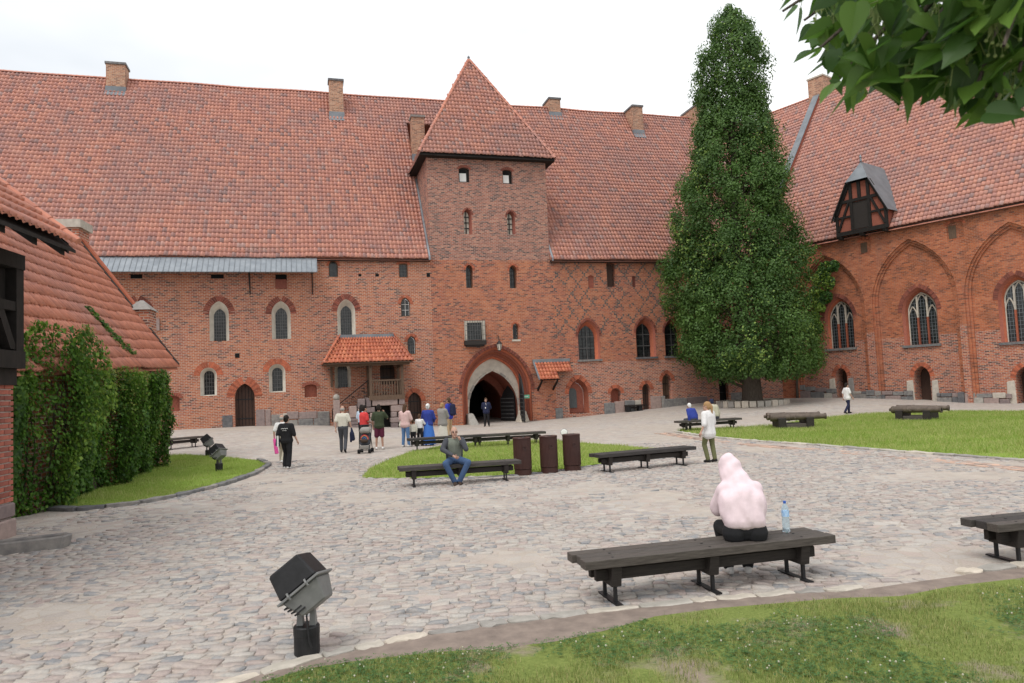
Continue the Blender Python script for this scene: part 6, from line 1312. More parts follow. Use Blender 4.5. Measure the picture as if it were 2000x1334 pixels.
    if skirt:
        mb = MB(); P = []; n = 36; lv = 8; w0 = J['pel'] + Vector((0, 0, .08))
        for i in range(lv):
            f = i / (lv - 1); z = w0.z + (skirt[0] - w0.z) * f; rr = .145 * gi + (skirt[1] - .145) * f ** .8
            for k in range(n): a = 2 * math.pi * k / n; q = rr * (1 + .07 * f * math.sin(a * 7 + i * .25) + .03 * f * math.sin(a * 13)); P.append((q * math.cos(a) + w0.x, q * .82 * math.sin(a) + w0.y, z))
        mb.add(P, [(i * n + k, i * n + (k + 1) % n, (i + 1) * n + (k + 1) % n, (i + 1) * n + k) for i in range(lv - 1) for k in range(n)]); link('skirt', mb.mesh('skirt', True), MATS[bottom], r)
    elif bottom:
        mb = MB(); pelvis(mb, .014); f = {'long': 1.95, 'shorts': .88, 'wide': 1.93}[legs]
        for c in 'lr': leg(mb, c, f, .016 if legs != 'wide' else .026, .02 if legs != 'long' else .006)
        link('trousers', remesh(mb, 'trousers', vox, 3), MATS[bottom], r)
    for c in 'lr':
        mb = MB(); an, to = J[c + 'an'], J[c + 'toe']; dv = (to - an); dv.z = 0; heel = an - dv.normalized() * .045 + Vector((0, 0, -.035)); cap(mb, heel, .042, an + Vector((0, 0, -.01)), .046); cap(mb, heel, .04, to - dv.normalized() * .02, .036); cap(mb, an, .045, to - dv * .3, .04)
        link('shoe', remesh(mb, 'shoe', vox * .8, 2), MATS[shoes], r)
    if hair != 'bald':
        mb = MB(); e = .012
        mb.ball(hp((0, -.018, .045)), .1 + e, 14, 10, (.80, .96, .97), hm); mb.ball(hp((0, -.05, .0)), .085 + e, 12, 8, (.86, .8, 1.0), hm)
        if hair == 'long': cap(mb, hp((0, -.07, .0)), .078, hp((0, -.085, -.2)), .06); cap(mb, hp((-.04, -.07, -.05)), .05, hp((-.05, -.08, -.28)), .035); cap(mb, hp((.04, -.07, -.05)), .05, hp((.04, -.08, -.3)), .035)
        if hair == 'pony': cap(mb, hp((0, -.10, .06)), .035, hp((0, -.145, .0)), .036); cap(mb, hp((0, -.145, .0)), .036, hp((.02, -.14, -.34)), .02)
        if hair == 'bun': mb.ball(hp((0, -.12, .05)), .05, 10, 8)
        if hair == 'fringe': mb.ball(hp((0, -.085, -.02)), .07, 10, 8)
        if hair == 'grey_rim': mb = MB(); mb.ball(hp((0, -.035, .005)), .1, 14, 10, (.86, .9, .7), hm)
        link('hair', remesh(mb, 'hair', vox * .8, 2), MATS[hairc], r)
    return r, J
def obj_on(r, name, mb, mat, smooth=True, bevel=0): return mb.obj(name, MATS[mat], r, smooth=smooth, bevel=bevel)
WALK = dict(lkn=(-.09, .12, .52), lan=(-.09, .10, .09), ltoe=(-.10, .27, .05), rkn=(.10, -.02, .50), ran=(.10, -.26, .13), rtoe=(.11, -.13, .04), lel=(-.25, -.10, 1.14), lwr=(-.25, -.08, .89), rel=(.25, .04, 1.13), rwr=(.24, .17, .91))
STAND = dict(lan=(-.13, -.01, .085), ltoe=(-.17, .14, .035), lkn=(-.11, .02, .5), ran=(.12, -.03, .085), rtoe=(.16, .12, .035))
# woman in black with a shoulder bag
p, J = person('woman walking away in black shirt with white script and wide black trousers', g(561, 916), R(-8), 1.66, dict(WALK, lan=(-.09, .05, .085), ltoe=(-.1, .2, .04), ran=(.09, -.1, .1), rtoe=(.1, .04, .035), rel=(.27, -.02, 1.13), rwr=(.33, .08, .9)), 'black_cloth', 'black_cloth', 'half', 'wide', 'bun', 'hair_dark', 'shoe_white', loose=.034, tl=.02)
mb = MB()
for k in range(9): x = -.10 + k * .025; mb.tube([(x, -.166 - .0 * k, 1.30 + .012 * (k % 3)), (x + .012, -.17, 1.34 - .01 * (k % 2)), (x + .026, -.166, 1.305 + .01 * ((k + 1) % 3))], .0065, 4)
for k in range(5): x = -.06 + k * .03; mb.tube([(x, -.167, 1.25), (x + .012, -.17, 1.272), (x + .024, -.167, 1.252)], .005, 4)
obj_on(p, 'shirt_lettering', mb, 'white_cloth', False)
mb = MB(); mb.hexa([(-.34, -.13, .78), (-.2, -.17, .74), (-.2, -.05, .74), (-.34, -.03, .78), (-.30, -.11, 1.12), (-.2, -.15, 1.12), (-.2, -.05, 1.12), (-.30, -.05, 1.12)]); bg_ = obj_on(p, 'shoulder_bag', mb, 'navy_cloth', False, .015); mb = MB(); mb.hexa([(-.262, -.158, .74), (-.195, -.18, .74), (-.195, -.16, .74), (-.262, -.14, .74), (-.262, -.15, 1.1), (-.195, -.17, 1.1), (-.195, -.155, 1.1), (-.262, -.135, 1.1)]); mb.obj('bag_panel', MATS['white_cloth'], bg_)
mb = MB(); mb.tube([(-.25, -.1, 1.1), (-.2, -.09, 1.3), (-.155, -.01, 1.475), (-.18, .08, 1.3), (-.23, .0, 1.1)], .014, 6); mb.obj('bag_strap', MATS['navy_cloth'], bg_)
p, J = person('balding person in white top walking beside the woman in black', g(552, 905), R(-5), 1.62, WALK, 'white_cloth', 'beige_cloth', 'short', 'long', 'grey_rim', 'hair_grey', 'shoe_white')
pk = thing('pink_bag', p.location + Vector((-.12, -.22, .35)), 'bright pink bag carried low beside the woman in black', 'bag'); mb = MB(); mb.hexa([(-.05, -.06, 0), (.06, -.06, 0), (.06, .06, 0), (-.05, .06, 0), (-.11, -.04, .5), (-.02, -.04, .5), (-.02, .04, .5), (-.11, .04, .5)]); mb.obj('bag_body', MATS['hot_pink'], pk, bevel=.015); mb = MB(); mb.tube([(-.09, 0, .49), (-.07, 0, .62), (-.04, 0, .49)], .01, 6); mb.obj('bag_handle', MATS['hot_pink'], pk)
# man in white shirt carrying a jacket
p, J = person('man walking away in pale T-shirt and grey trousers', g(671, 884), R(4), 1.76, dict(WALK, rel=(.27, -.03, 1.13), rwr=(.31, .03, .89)), 'cream_cloth', 'grey_cloth', 'short', 'long', 'grey_rim', 'hair_grey', 'shoe_dark', girth=1.07)
jk = thing('folded_jacket', p.location + Vector((.33, .0, .42)), 'dark blue jacket hanging from the hand of the man in pale T-shirt', 'jacket'); mb = MB(); cap(mb, (0, 0, .5), .03, (.02, 0, .3), .075); cap(mb, (.02, 0, .3), .08, (.06, .02, .08), .07); cap(mb, (-.02, 0, .3), .06, (-.03, 0, .0), .045); jo = link('jacket_body', remesh(mb, 'jacket_body', .016, 2), MATS['navy_cloth'], jk)
# person behind, red man, stroller, green man
person('dark haired person in pale blue top behind the man in red', g(708, 868), R(-30), 1.68, STAND, 'pale_blue', 'black_cloth', 'short', 'long', 'long', 'hair_dark')
person('stout man in bright red T-shirt standing behind a stroller', g(713, 878), R(-50), 1.72, dict(STAND, lel=(-.27, .02, 1.14), lwr=(-.22, .22, 1.0), rel=(.27, .02, 1.13), rwr=(.2, .24, 1.02)), 'red_cloth', 'black_cloth', 'short', 'shorts', 'short', 'hair_dark', 'shoe_white', girth=1.2, loose=.024)
q = g(714, 885); stl = thing('baby_stroller', q, 'black and grey folding baby stroller with a rainbow bag', 'stroller', R(0))
mb = MB()
for sx in (-.2, .2): mb.tube([(sx, -.22, .1), (sx, .1, .62), (sx, .28, 1.02), (sx * .9, .36, 1.04)], .016, 6); mb.tube([(sx, .3, .1), (sx, .08, .6), (sx, -.1, .5)], .016, 6)
mb.tube([(-.19, .34, 1.04), (.19, .34, 1.04)], .018, 6); mb.tube([(-.2, -.2, .12), (.2, -.2, .12)], .012, 6); mb.obj('frame', MATS['iron'], stl)
for x, y in ((-.2, -.22), (.2, -.22), (-.2, .3), (.2, .3)):
    for o_ in (-.028, .028): mb = MB(); mb.lathe([(.03, -.014), (.078, -.016), (.085, 0), (.078, .016), (.03, .014)], (x + o_, y, .085), 14, Matrix.Rotation(R(90), 3, 'Y')); mb.obj('wheel', MATS['black_cloth'], stl)
mb = MB(); mb.hexa([(-.18, -.12, .3), (.18, -.12, .3), (.18, .12, .36), (-.18, .12, .36), (-.18, -.1, .4), (.18, -.1, .4), (.18, .22, .86), (-.18, .22, .86)]); mb.obj('seat', MATS['grey_cloth'], stl, bevel=.03)
mb = MB(); cap(mb, (-.1, .0, .84), .11, (.1, .0, .84), .11); cap(mb, (-.1, .12, .88), .1, (.1, .12, .88), .1); link('sun_canopy', remesh(mb, 'sun_canopy', .02, 3), MATS['shawl_grey'], stl)
mb = MB(); mb.hexa([(-.16, -.2, .16), (.16, -.2, .16), (.16, .1, .16), (-.16, .1, .16), (-.18, -.22, .3), (.18, -.22, .3), (.18, .12, .3), (-.18, .12, .3)]); mb.obj('basket', MATS['shawl_grey'], stl, bevel=.02)
for k, c in enumerate(('red_cloth', 'khaki', 'green_cloth', 'skirt_blue')): mb = MB(); mb.tube([Vector((.15 - k * .028, -.135 - .002 * k, .52)) if t == 0 else Vector(((.15 - k * .028) * math.cos(t * math.pi / 6), -.135 - .002 * k, .52 + (.17 - k * .03) * math.sin(t * math.pi / 6))) for t in range(7)], .014, 5); mb.obj('rainbow_stripe', MATS[c], stl)
mb = MB(); cap(mb, (-.08, -.17, .47), .07, (.08, -.17, .47), .07); link('hanging_bag', remesh(mb, 'hanging_bag', .016, 2), MATS['leather_brown'], stl)
person('man in dark green T-shirt and burgundy shorts holding a phone to his ear', g(742, 878), R(6), 1.74, dict(STAND, rel=(.32, .06, 1.2), rwr=(.2, .1, 1.44), lel=(-.25, 0, 1.13), lwr=(-.24, .08, .88)), 'green_cloth', 'burgundy', 'short', 'shorts', 'short', 'hair_dark', 'shoe_white', skin='skin_tan', loose=.024, hcurl=.9, tl=.03)
# group by the little door
p, J = person('woman in pink striped cardigan and jeans with long brown hair', g(793, 873), R(-25), 1.70, dict(STAND, lel=(-.26, .06, 1.14), lwr=(-.1, .2, 1.05), rel=(.26, .06, 1.14), rwr=(.08, .22, 1.08), ran=(.11, .06, .085), rtoe=(.14, .2, .035)), 'pink_stripe', 'denim_light', 'long', 'long', 'long', 'hair_brown', 'shoe_white', loose=.03, tl=.04)
mb = MB(); cap(mb, (-.24, .08, 1.05), .06, (-.27, .06, .88), .08); cap(mb, (-.16, .12, 1.02), .06, (-.2, .1, .9), .06); link('coat_over_arm', remesh(mb, 'coat_over_arm', .016, 2), MATS['cream_cloth'], p)
person('small child in white top and dark trousers next to the striped cardigan', g(808, 872), R(10), 1.05, STAND, 'cream_cloth', 'black_cloth', 'long', 'long', 'short', 'hair_brown', 'shoe_dark')
person('child in black overall with white sleeves beside the woman in blue', g(821, 871), R(-20), 1.28, dict(STAND, rel=(.27, .1, 1.2), rwr=(.22, .28, 1.28)), 'white_cloth', 'black_cloth', 'long', 'long', 'short', 'hair_brown', 'shoe_dark')
p, J = person('woman in blue jacket and long blue skirt with white head covering', g(838, 870), R(-12), 1.68, dict(STAND, lel=(-.26, .05, 1.13), lwr=(-.16, .2, 1.02), rel=(.26, .05, 1.13), rwr=(.18, .2, 1.0)), 'royal_jacket', 'skirt_blue', 'long', 'long', 'bun', 'white_cloth', 'shoe_dark', skirt=(.06, .30), loose=.03, tl=.05)
person('woman in grey shawl and long white skirt with blond hair', g(866, 864), R(-35), 1.66, dict(STAND, lel=(-.22, .1, 1.14), lwr=(-.06, .2, 1.08), rel=(.22, .1, 1.14), rwr=(.06, .2, 1.08)), 'shawl_grey', 'cream_cloth', 'long', 'long', 'fringe', 'hair_blond', 'shoe_dark', skirt=(.08, .27), loose=.05, tl=.12, topname='shawl')
p, J = person('man in blue jacket and khaki trousers wearing a navy backpack', g(879, 853), R(62), 1.82, STAND, 'blue_cloth', 'khaki', 'long', 'long', 'short', 'hair_brown', 'shoe_dark', skin='skin_tan', loose=.03, tl=.04)
mb = MB(); cap(mb, (-.07, -.2, 1.38), .09, (-.07, -.21, 1.05), .11); cap(mb, (.07, -.2, 1.38), .09, (.07, -.21, 1.05), .11); bk_ = link('backpack', remesh(mb, 'backpack', .018, 3), MATS['navy_cloth'], p)
for sx in (-.1, .1): mb = MB(); mb.tube([(sx, -.14, 1.46), (sx, .0, 1.5), (sx, .12, 1.38), (sx * 1.2, .06, 1.12), (sx * 1.2, -.12, 1.05)], .016, 6); mb.obj('backpack_strap', MATS['navy_cloth'], bk_)
# guard
p, J = person('guard in navy jacket and dark trousers standing in the gate arch', g(951, 833), R(175), 1.76, dict(STAND, lel=(-.27, -.1, 1.14), lwr=(-.1, -.17, .98), rel=(.27, -.1, 1.14), rwr=(.1, -.17, .98)), 'navy_cloth', 'black_cloth', 'long', 'long', 'short', 'hair_brown', 'shoe_dark', loose=.03, tl=.06)
mb = MB(); mb.hexa([(-.05, .135, 1.18), (.0, .14, 1.38), (0, .13, 1.38), (0, .13, 1.36), (-.02, .15, 1.43), (.02, .15, 1.43), (.02, .13, 1.43), (-.02, .13, 1.43)]); obj_on(p, 'shirt_front', mb, 'white_cloth', False); mb = MB(); mb.box((.02, .165, 1.15), (.06, .01, .08)); obj_on(p, 'name_badge', mb, 'white_cloth', False)
# girl walking left with a pony tail
p, J = person('girl with long ponytail walking in white T-shirt and olive cargo trousers', g(1388, 903), R(38), 1.62, dict(WALK, lel=(-.27, -.06, 1.12), lwr=(-.36, .0, .9), rel=(.24, 0, 1.13), rwr=(.2, .12, .92), lan=(-.08, .02, .085), ltoe=(-.1, .16, .035), ran=(.08, -.1, .1), rtoe=(.09, .04, .035)), 'white_cloth', 'olive', 'half', 'long', 'pony', 'hair_blond', 'shoe_dark', loose=.04, tl=.12, headrot=R(25))
# woman walking right by the west range
p, J = person('woman in white shirt and navy trousers walking past the hall range', g(1657, 808), R(-82), 1.64, WALK, 'white_cloth', 'navy_cloth', 'short', 'long', 'fringe', 'hair_dark', 'shoe_dark', girth=1.15, loose=.024, tl=.06)
# seated figures
def seat_pose(zs=.50, lean=.0, kn=.48, spread=.10, fx=.42, extra=None):
    """hips on a seat of height zs; lean forward about the hips"""
    P = dict(pel=(0, 0, zs + .11), lhip=(-.09, .03, zs + .085), rhip=(.09, .03, zs + .085), lkn=(-spread - .06, kn, zs + .06), rkn=(spread + .06, kn, zs + .06), lan=(-spread, fx, .085), ran=(spread, fx, .085), ltoe=(-spread - .03, fx + .16, .035), rtoe=(spread + .03, fx + .16, .035))
    for k in ('chest', 'neck', 'head', 'lsh', 'rsh', 'lel', 'rel', 'lwr', 'rwr'):
        v = Vector(DEF[k]) - Vector((0, 0, .95)); v = Matrix.Rotation(-lean, 3, 'X') @ v; P[k] = v + Vector((0, 0, zs + .11))
    P.update({k: Vector(v) for k, v in (extra or {}).items()}); return P
def on_bench(B, t, rz, off=0.0, dz=.0):
    u = Vector((math.cos(B.rotation_euler.z), math.sin(B.rotation_euler.z), 0)); v = Vector((-u.y, u.x, 0)); q = B.location + u * t + v * off; q.z = B.location.z - .01 + dz; return q
rz3 = B3.rotation_euler.z
p, J = person('man in grey jacket and jeans sitting on a bench, hand on his cheek', on_bench(B3, -.12, 0, -.02), rz3 + math.pi, 1.74, seat_pose(.48, R(10), .46, .13, .40, dict(rel=(.30, .16, .85), rwr=(.06, .40, .70), lel=(-.25, .30, .84), lwr=(-.125, .27, 1.06), lan=(-.05, .36, .085), ltoe=(-.07, .52, .035), ran=(.05, .38, .085), rtoe=(.07, .54, .035), lkn=(-.27, .46, .54), rkn=(.27, .46, .54))), 'vest_grey', 'denim', 'none', 'long', 'grey_rim', 'hair_grey', 'leather_brown', skin='skin', loose=.012, vox=.014, hcurl=.7)
def jacket(p, J, mat, e=.03, vox=.014):
    mb = MB()
    for c, sx in (('l', -1), ('r', 1)):
        cap(mb, J[c + 'sh'], .062 + e * .6, J[c + 'el'], .05 + e * .5); cap(mb, J[c + 'el'], .05 + e * .5, J[c + 'el'].lerp(J[c + 'wr'], .85), .036 + e * .4)
        cap(mb, J['pel'] + Vector((sx * .11, -.03, .06)), .085 + e * .5, J['chest'] + Vector((sx * .115, -.02, .02)), .085 + e * .5)
    cap(mb, J['pel'] + Vector((0, -.07, .06)), .09 + e * .5, J['chest'] + Vector((0, -.05, .04)), .1 + e * .3)
    link('jacket', remesh(mb, 'jacket', vox, 3), MATS[mat], p)
jacket(p, J, 'grey_cloth')
mb = MB(); hd = J['head']
for sx in (-1, 1): mb.tube([hd + Vector((sx * .016, .108, .01)), hd + Vector((sx * .035, .11, .018)), hd + Vector((sx * .056, .098, .01)), hd + Vector((sx * .036, .108, -.008)), hd + Vector((sx * .016, .108, .01))], .004, 5); mb.tube([hd + Vector((sx * .056, .098, .01)), hd + Vector((sx * .082, .0, .012))], .003, 5)
obj_on(p, 'spectacles', mb, 'iron', False)
rz7 = B7.rotation_euler.z
p, J = person('elderly woman with white hair in blue jacket sitting on the bench', on_bench(B7, -.68, 0), rz7 + R(14), 1.58, seat_pose(.48, R(22), .45), 'royal_jacket', 'grey_cloth', 'long', 'long', 'short', 'white_cloth', 'shoe_dark', loose=.03, girth=1.05)
p, J = person('elderly man in beige jacket and navy cap sitting on the bench', on_bench(B7, .34, 0), rz7 + R(14), 1.72, seat_pose(.48, R(14), .46), 'beige_cloth', 'grey_cloth', 'long', 'long', 'short', 'navy_cloth', 'shoe_dark', loose=.035, girth=1.1)
mb = MB(); mb.ball(J['head'] + Vector((0, .09, .07)), .06, 10, 6, (1.1, 1.2, .16)); obj_on(p, 'cap_peak', mb, 'navy_cloth')
# hooded person on the near bench, seen from behind, bent over a phone
pose = seat_pose(.45, R(24), .43, .10, .38, dict(lel=(-.205, .25, .74), lwr=(-.06, .42, .78), rel=(.205, .25, .74), rwr=(.06, .42, .80), neck=(-.01, .12, 1.03), head=(-.06, .21, 1.12), lsh=(-.15, .09, .95), rsh=(.15, .09, .95), chest=(0, .06, .89)))
loc = on_bench(B1, .50, 0, -.02); rzh = R(-4)
p, J = person('person in pale pink hoodie bent forward on the near bench', loc, rzh, 1.86, pose, None, 'black_cloth', 'long', 'long', 'bald', 'hair_dark', 'shoe_white', loose=.03, vox=.012, hcurl=.8)
mb = MB()
for sx in (-1, 1):
    cap(mb, J['pel'] + Vector((sx * .09, -.03, .10)), .132, J['chest'] + Vector((sx * .10, -.03, -.06)), .155); cap(mb, J['chest'] + Vector((sx * .10, -.03, -.06)), .155, J['chest'] + Vector((sx * .085, .01, .06)), .105)
cap(mb, J['pel'] + Vector((0, -.045, .10)), .135, J['chest'] + Vector((0, -.05, .0)), .14)
for c in 'lr': cap(mb, J[c + 'sh'], .088, J[c + 'el'], .088); cap(mb, J[c + 'el'], .088, J[c + 'el'].lerp(J[c + 'wr'], .85), .056)
N0, H0_ = J['neck'], J['head']
cap(mb, N0 + Vector((-.03, -.03, -.05)), .115, H0_ + Vector((-.005, -.015, .0)), .125); cap(mb, N0 + Vector((.05, -.03, -.05)), .11, H0_ + Vector((.015, -.02, .0)), .118); mb.ball(H0_ + Vector((0, .01, .05)), .128, 14, 10, (.94, 1.02, 1.0)); mb.ball(H0_ + Vector((-.015, .0, .105)), .095, 12, 8, (.9, 1, 1))
cap(mb, N0 + Vector((-.13, -.02, -.065)), .05, N0 + Vector((0, -.10, -.07)), .062); cap(mb, N0 + Vector((0, -.10, -.07)), .062, N0 + Vector((.14, -.03, -.075)), .05)
hood = remesh(mb, 'hoodie', .012, 14)
co = np.zeros(len(hood.vertices) * 3, np.float32); hood.vertices.foreach_get('co', co); co = co.reshape(-1, 3); nr_h = np.zeros(len(co) * 3, np.float32); hood.vertices.foreach_get('normal', nr_h); nr_h = nr_h.reshape(-1, 3)
x, y, z = co.T; zl_ = (z - .6)
fold = .007 * np.sin(x * 22 + np.sin(z * 9) * 2.0 + y * 5) * np.clip((.86 - z) * 5, 0, 1) + .003 * np.sin(z * 26 + np.abs(x) * 34 + y * 8) * np.clip((np.abs(x) - .12) * 12, 0, 1) + .005 * np.sin(z * 30 + y * 22 - x * 26) * np.clip((z - 1.0) * 9, 0, 1) + .002 * np.sin(x * 51 + z * 27)
hem = np.clip((.60 - z) / .05, 0, 1); fold = fold * (1 - hem) - hem * .012 + hem * .003 * np.sin(x * 130)       # gathered waistband
co += nr_h * fold[:, None]; hood.vertices.foreach_set('co', co.ravel()); hood.update(); link('hoodie', hood, MATS['pink_hoodie'], p)
mb = MB(); 
for sx in (-1, 1): cap(mb, J['pel'] + Vector((sx * .11, -.03, -.035)), .125, J['pel'] + Vector((sx * .09, .04, -.02)), .125)
wt = remesh(mb, 'trouser_seat', .014, 4); link('trouser_seat', wt, MATS['black_cloth'], p)
# ================================================================ vegetation
def leaf_quads(P, N, size, tint, asp=.62, droop=.3):
    """rhombic leaves at P facing N"""
    n = len(P); N = N / np.maximum(1e-6, np.linalg.norm(N, axis=1, keepdims=True)); t = rng.normal(0, 1, (n, 3)); t[:, 2] -= droop; t -= N * (t * N).sum(1, keepdims=True); t /= np.maximum(1e-6, np.linalg.norm(t, axis=1, keepdims=True)); b = np.cross(N, t); s = size[:, None]
    V = np.stack([P - t * s * .5, P + b * s * asp * .5 + N * s * .08, P + t * s * .5, P - b * s * asp * .5 + N * s * .08], 1).reshape(-1, 3)
    return V, np.arange(4 * n).reshape(n, 4), tint
OUT = np.array([(16, 1424, 1428), (36, 1398, 1455), (60, 1382, 1474), (100, 1372, 1488), (140, 1357, 1492), (200, 1366, 1490), (250, 1354, 1507), (300, 1345, 1520), (350, 1331, 1531), (400, 1319, 1546), (450, 1312, 1560), (500, 1305, 1570), (550, 1298, 1577), (600, 1301, 1590), (650, 1310, 1604), (690, 1322, 1602), (720, 1350, 1590), (745, 1400, 1555)], float)
TB = tc_ + Vector((0, 0, .15)); tdep = TB.y
def at_depth(px, py): r = ray(px, py); t = tdep / r.y; return r.x * t, EYE + r.z * t
prof = np.array([(at_depth((a + b) / 2, y)[1], at_depth((a + b) / 2, y)[0], (at_depth(b, y)[0] - at_depth(a, y)[0]) / 2) for y, a, b in OUT])[::-1]
oak = thing('columnar_oak_tree', TB, 'tall dense columnar oak tree with dark green crown in the corner', 'tree')
zlo, zhi = prof[0, 0], prof[-1, 0]
def cx_(z): return np.interp(z, prof[:, 0], prof[:, 1])
def rad_(z): return .93 * np.interp(z, prof[:, 0], prof[:, 2])
# tapering trunk and steep limbs
mb = MB(); tp = [TB + Vector((0, 0, -.3)), TB + Vector((0, 0, .15)), TB + Vector((.02, 0, 1.2)), TB + Vector((.0, 0, 2.6)), Vector((cx_(zlo + 4), TB.y, zlo + 4)), Vector((cx_(zlo + 10), TB.y, zlo + 10)), Vector((cx_(zlo + 17), TB.y, zlo + 17)), Vector((cx_(zhi - .8), TB.y, zhi - .8))]
mb.tube(tp, [.85, .66, .58, .56, .38, .24, .13, .03], 14); mb.obj('trunk', MATS['bark'], oak, True, smooth=True)
mb = MB()
for k in range(95):
    z0 = zlo - .6 + (zhi - zlo) * .86 * random.random() ** 1.15; a = random.random() * 6.283; z1 = min(zhi - .5, z0 + random.uniform(2.2, 4.6)); r1 = float(rad_(z1)) * random.uniform(.6, .9); c0 = Vector((float(cx_(max(z0, zlo))) if z0 > zlo else TB.x, TB.y, z0)); c1 = Vector((float(cx_(z1)) + r1 * math.cos(a), TB.y + r1 * math.sin(a), z1)); m1 = c0.lerp(c1, .45) + Vector((math.cos(a), math.sin(a), -.3)) * .35
    mb.tube([c0, m1, c1], [.10 * (1.2 - (z0 - zlo) / (zhi - zlo)), .055, .012], 5, False)
o = mb.obj('limbs', MATS['bark'], oak, True, smooth=True)
def oak_leaves():
    C = []; 
    while len(C) < 1900:
        z = zlo + (zhi - zlo) * random.random() ** 1.0
        if random.random() > (float(rad_(z)) / 4.6 + .12): continue
        a = random.random() * 6.283; lump = .74 + .42 * float(vnoise(np.array([[a * 2.0, z * .55]]), 1.0, 17)[0]) + random.uniform(-.06, .06); f = (1.02 - .5 * random.random() ** 2.0) * lump; r = float(rad_(z)) * f
        if z < zlo + .5: z += .5
        C.append((float(cx_(z)) + r * math.cos(a), TB.y + r * math.sin(a), z, a, f))
    C = np.array(C); Ps, Ns, Ts, Sz = [], [], [], []
    for x, y, z, a, f in C:
        m_ = int(random.uniform(75, 130) * (.75 if z > zlo + (zhi - zlo) * .8 else 1)); rr = random.uniform(.34, .8) * (.55 + .45 * min(1, float(rad_(z)) / 3)); d = rng.normal(0, 1, (m_, 3)); d /= np.linalg.norm(d, axis=1, keepdims=True); q = d * (rr * rng.random((m_, 1)) ** .22) * np.array([1, 1, 1.15])
        Ps.append(np.array([x, y, z]) + q); out = np.array([math.cos(a), math.sin(a), .35]); Ns.append(d * 1.1 + out * .5 + np.array([0, 0, .35]) + rng.normal(0, .45, (m_, 3))); base = .62 * (.35 * rng.random() + .65 * float(vnoise(np.array([[a * 2.2, z * .8]]), 1.0, 44)[0])); Ts.append(np.clip(base + rng.random(m_) * .26 + .10 * (d[:, 2] > .2), 0, .99)); Sz.append(rng.uniform(.11, .21, m_))  # tint paints light and dark clumps, upper leaves lighter as if top-lit
    return np.concatenate(Ps), np.concatenate(Ns), np.concatenate(Sz), np.concatenate(Ts)
P, N, S_, T = oak_leaves(); V, F, T = leaf_quads(P, N, S_, T); o = link('crown', mesh_np('crown', V, [F], tint=T), MATS['oak_leaf'], oak, True); o['kind'] = 'stuff'
# ---- creeper along the lean-to wall: three hanging swells
CR = thing('creeper', LT.p(-8, 0, .4), 'thick green creeper hanging over the low house wall and its eave', 'creeper')
def top_z(s): return np.interp(s, [-11.6, -11.2, -10, -8.6, -7.9, -7.4, -6.6, -5.6, -5.0, -3.6, -2.6, -1.6, -1.2], [3.4, 4.2, 4.05, 3.6, 3.0, 2.7, 3.3, 3.15, 2.9, 3.35, 3.0, 3.3, 2.9])
def bulge(s, z):
    b = .18 + .95 * np.exp(-((s + 9.9) / 1.25) ** 2) + .72 * np.exp(-((s + 6.2) / .9) ** 2) + .5 * np.exp(-((s + 3.6) / .8) ** 2) + .4 * np.exp(-((s + 1.9) / .5) ** 2)
    b = b * (1 + .35 * np.sin(s * 2.9 + np.sin(z * 1.7) * 1.2)) 
    return b * (.42 + .58 * np.sin(np.clip(z / 3.9, 0, 1) * math.pi * .72 + .12))
def creeper_leaves(n):
    s = rng.uniform(-11.6, -1.3, n); z = rng.random(n) ** .9 * top_z(s); dpt = bulge(s, z) * (1 - .45 * rng.random(n) ** 2.2) + rng.normal(0, .05, n) + .10 * np.sin(s * 5 + z * 2) * np.sin(z * 3.1 + s)
    end = rng.random(n) < .16; s = np.where(end, -11.6 + rng.normal(0, .08, n), s); dpt = np.where(end, rng.uniform(-.6, 1, n) * bulge(s, z), dpt)
    e, nn, O = np.array(LT.e), np.array(LT.n), np.array(LT.O); xy = O + s[:, None] * e + dpt[:, None] * nn; P = np.column_stack([xy, z]); N = np.column_stack([np.tile(nn, (n, 1)) - np.outer(end, e) * 2, np.full(n, .35)]) + rng.normal(0, .45, (n, 3))
    t = np.clip(.10 + .5 * rng.random(n) + .55 * (vnoise(np.column_stack([s * 3, z]), 1.0, 31) - .45) + .2 * (dpt / .9 - .5), 0, .99); return P, N, t
P, N, T = creeper_leaves(36000); V, F, T = leaf_quads(P, N, rng.uniform(.07, .13, len(P)), T, .75, 1.4); o = link('leaves', mesh_np('leaves', V, [F], tint=T), MATS['creeper_leaf'], CR, True); o['kind'] = 'stuff'
n = 3600; s = rng.uniform(-11.6, -1.3, n); strand = np.sin(s * 2.3) * .3; z = top_z(s) - rng.random(n) ** 2 * 1.3 + .05; dpt = bulge(s, z) + .06 + rng.normal(0, .05, n); xy = np.array(LT.O) + s[:, None] * np.array(LT.e) + dpt[:, None] * np.array(LT.n)
keepm = vnoise(np.column_stack([s, z * .4]), .6, 12) > .52
V, F, T = leaf_quads(np.column_stack([xy, z])[keepm], (np.column_stack([np.tile(np.array(LT.n), (n, 1)), np.full(n, .8)]) + rng.normal(0, .5, (n, 3)))[keepm], rng.uniform(.05, .10, n)[keepm], rng.random(n)[keepm] * .99, .75, 1.0); o = link('young_shoots', mesh_np('young_shoots', V, [F], tint=T), MATS['creeper_tip'], CR, True); o['kind'] = 'stuff'
for k in range(24): mb = MB(); s = random.uniform(-11.3, -1.5); mb.tube([LT.p(s, 0, .12), LT.p(s + random.uniform(-.2, .2), 1.4, .2), LT.p(s + random.uniform(-.5, .5), 2.9, .16)], [.03, .02, .01], 5, False); mb.obj('stem', MATS['bark'], CR, True)
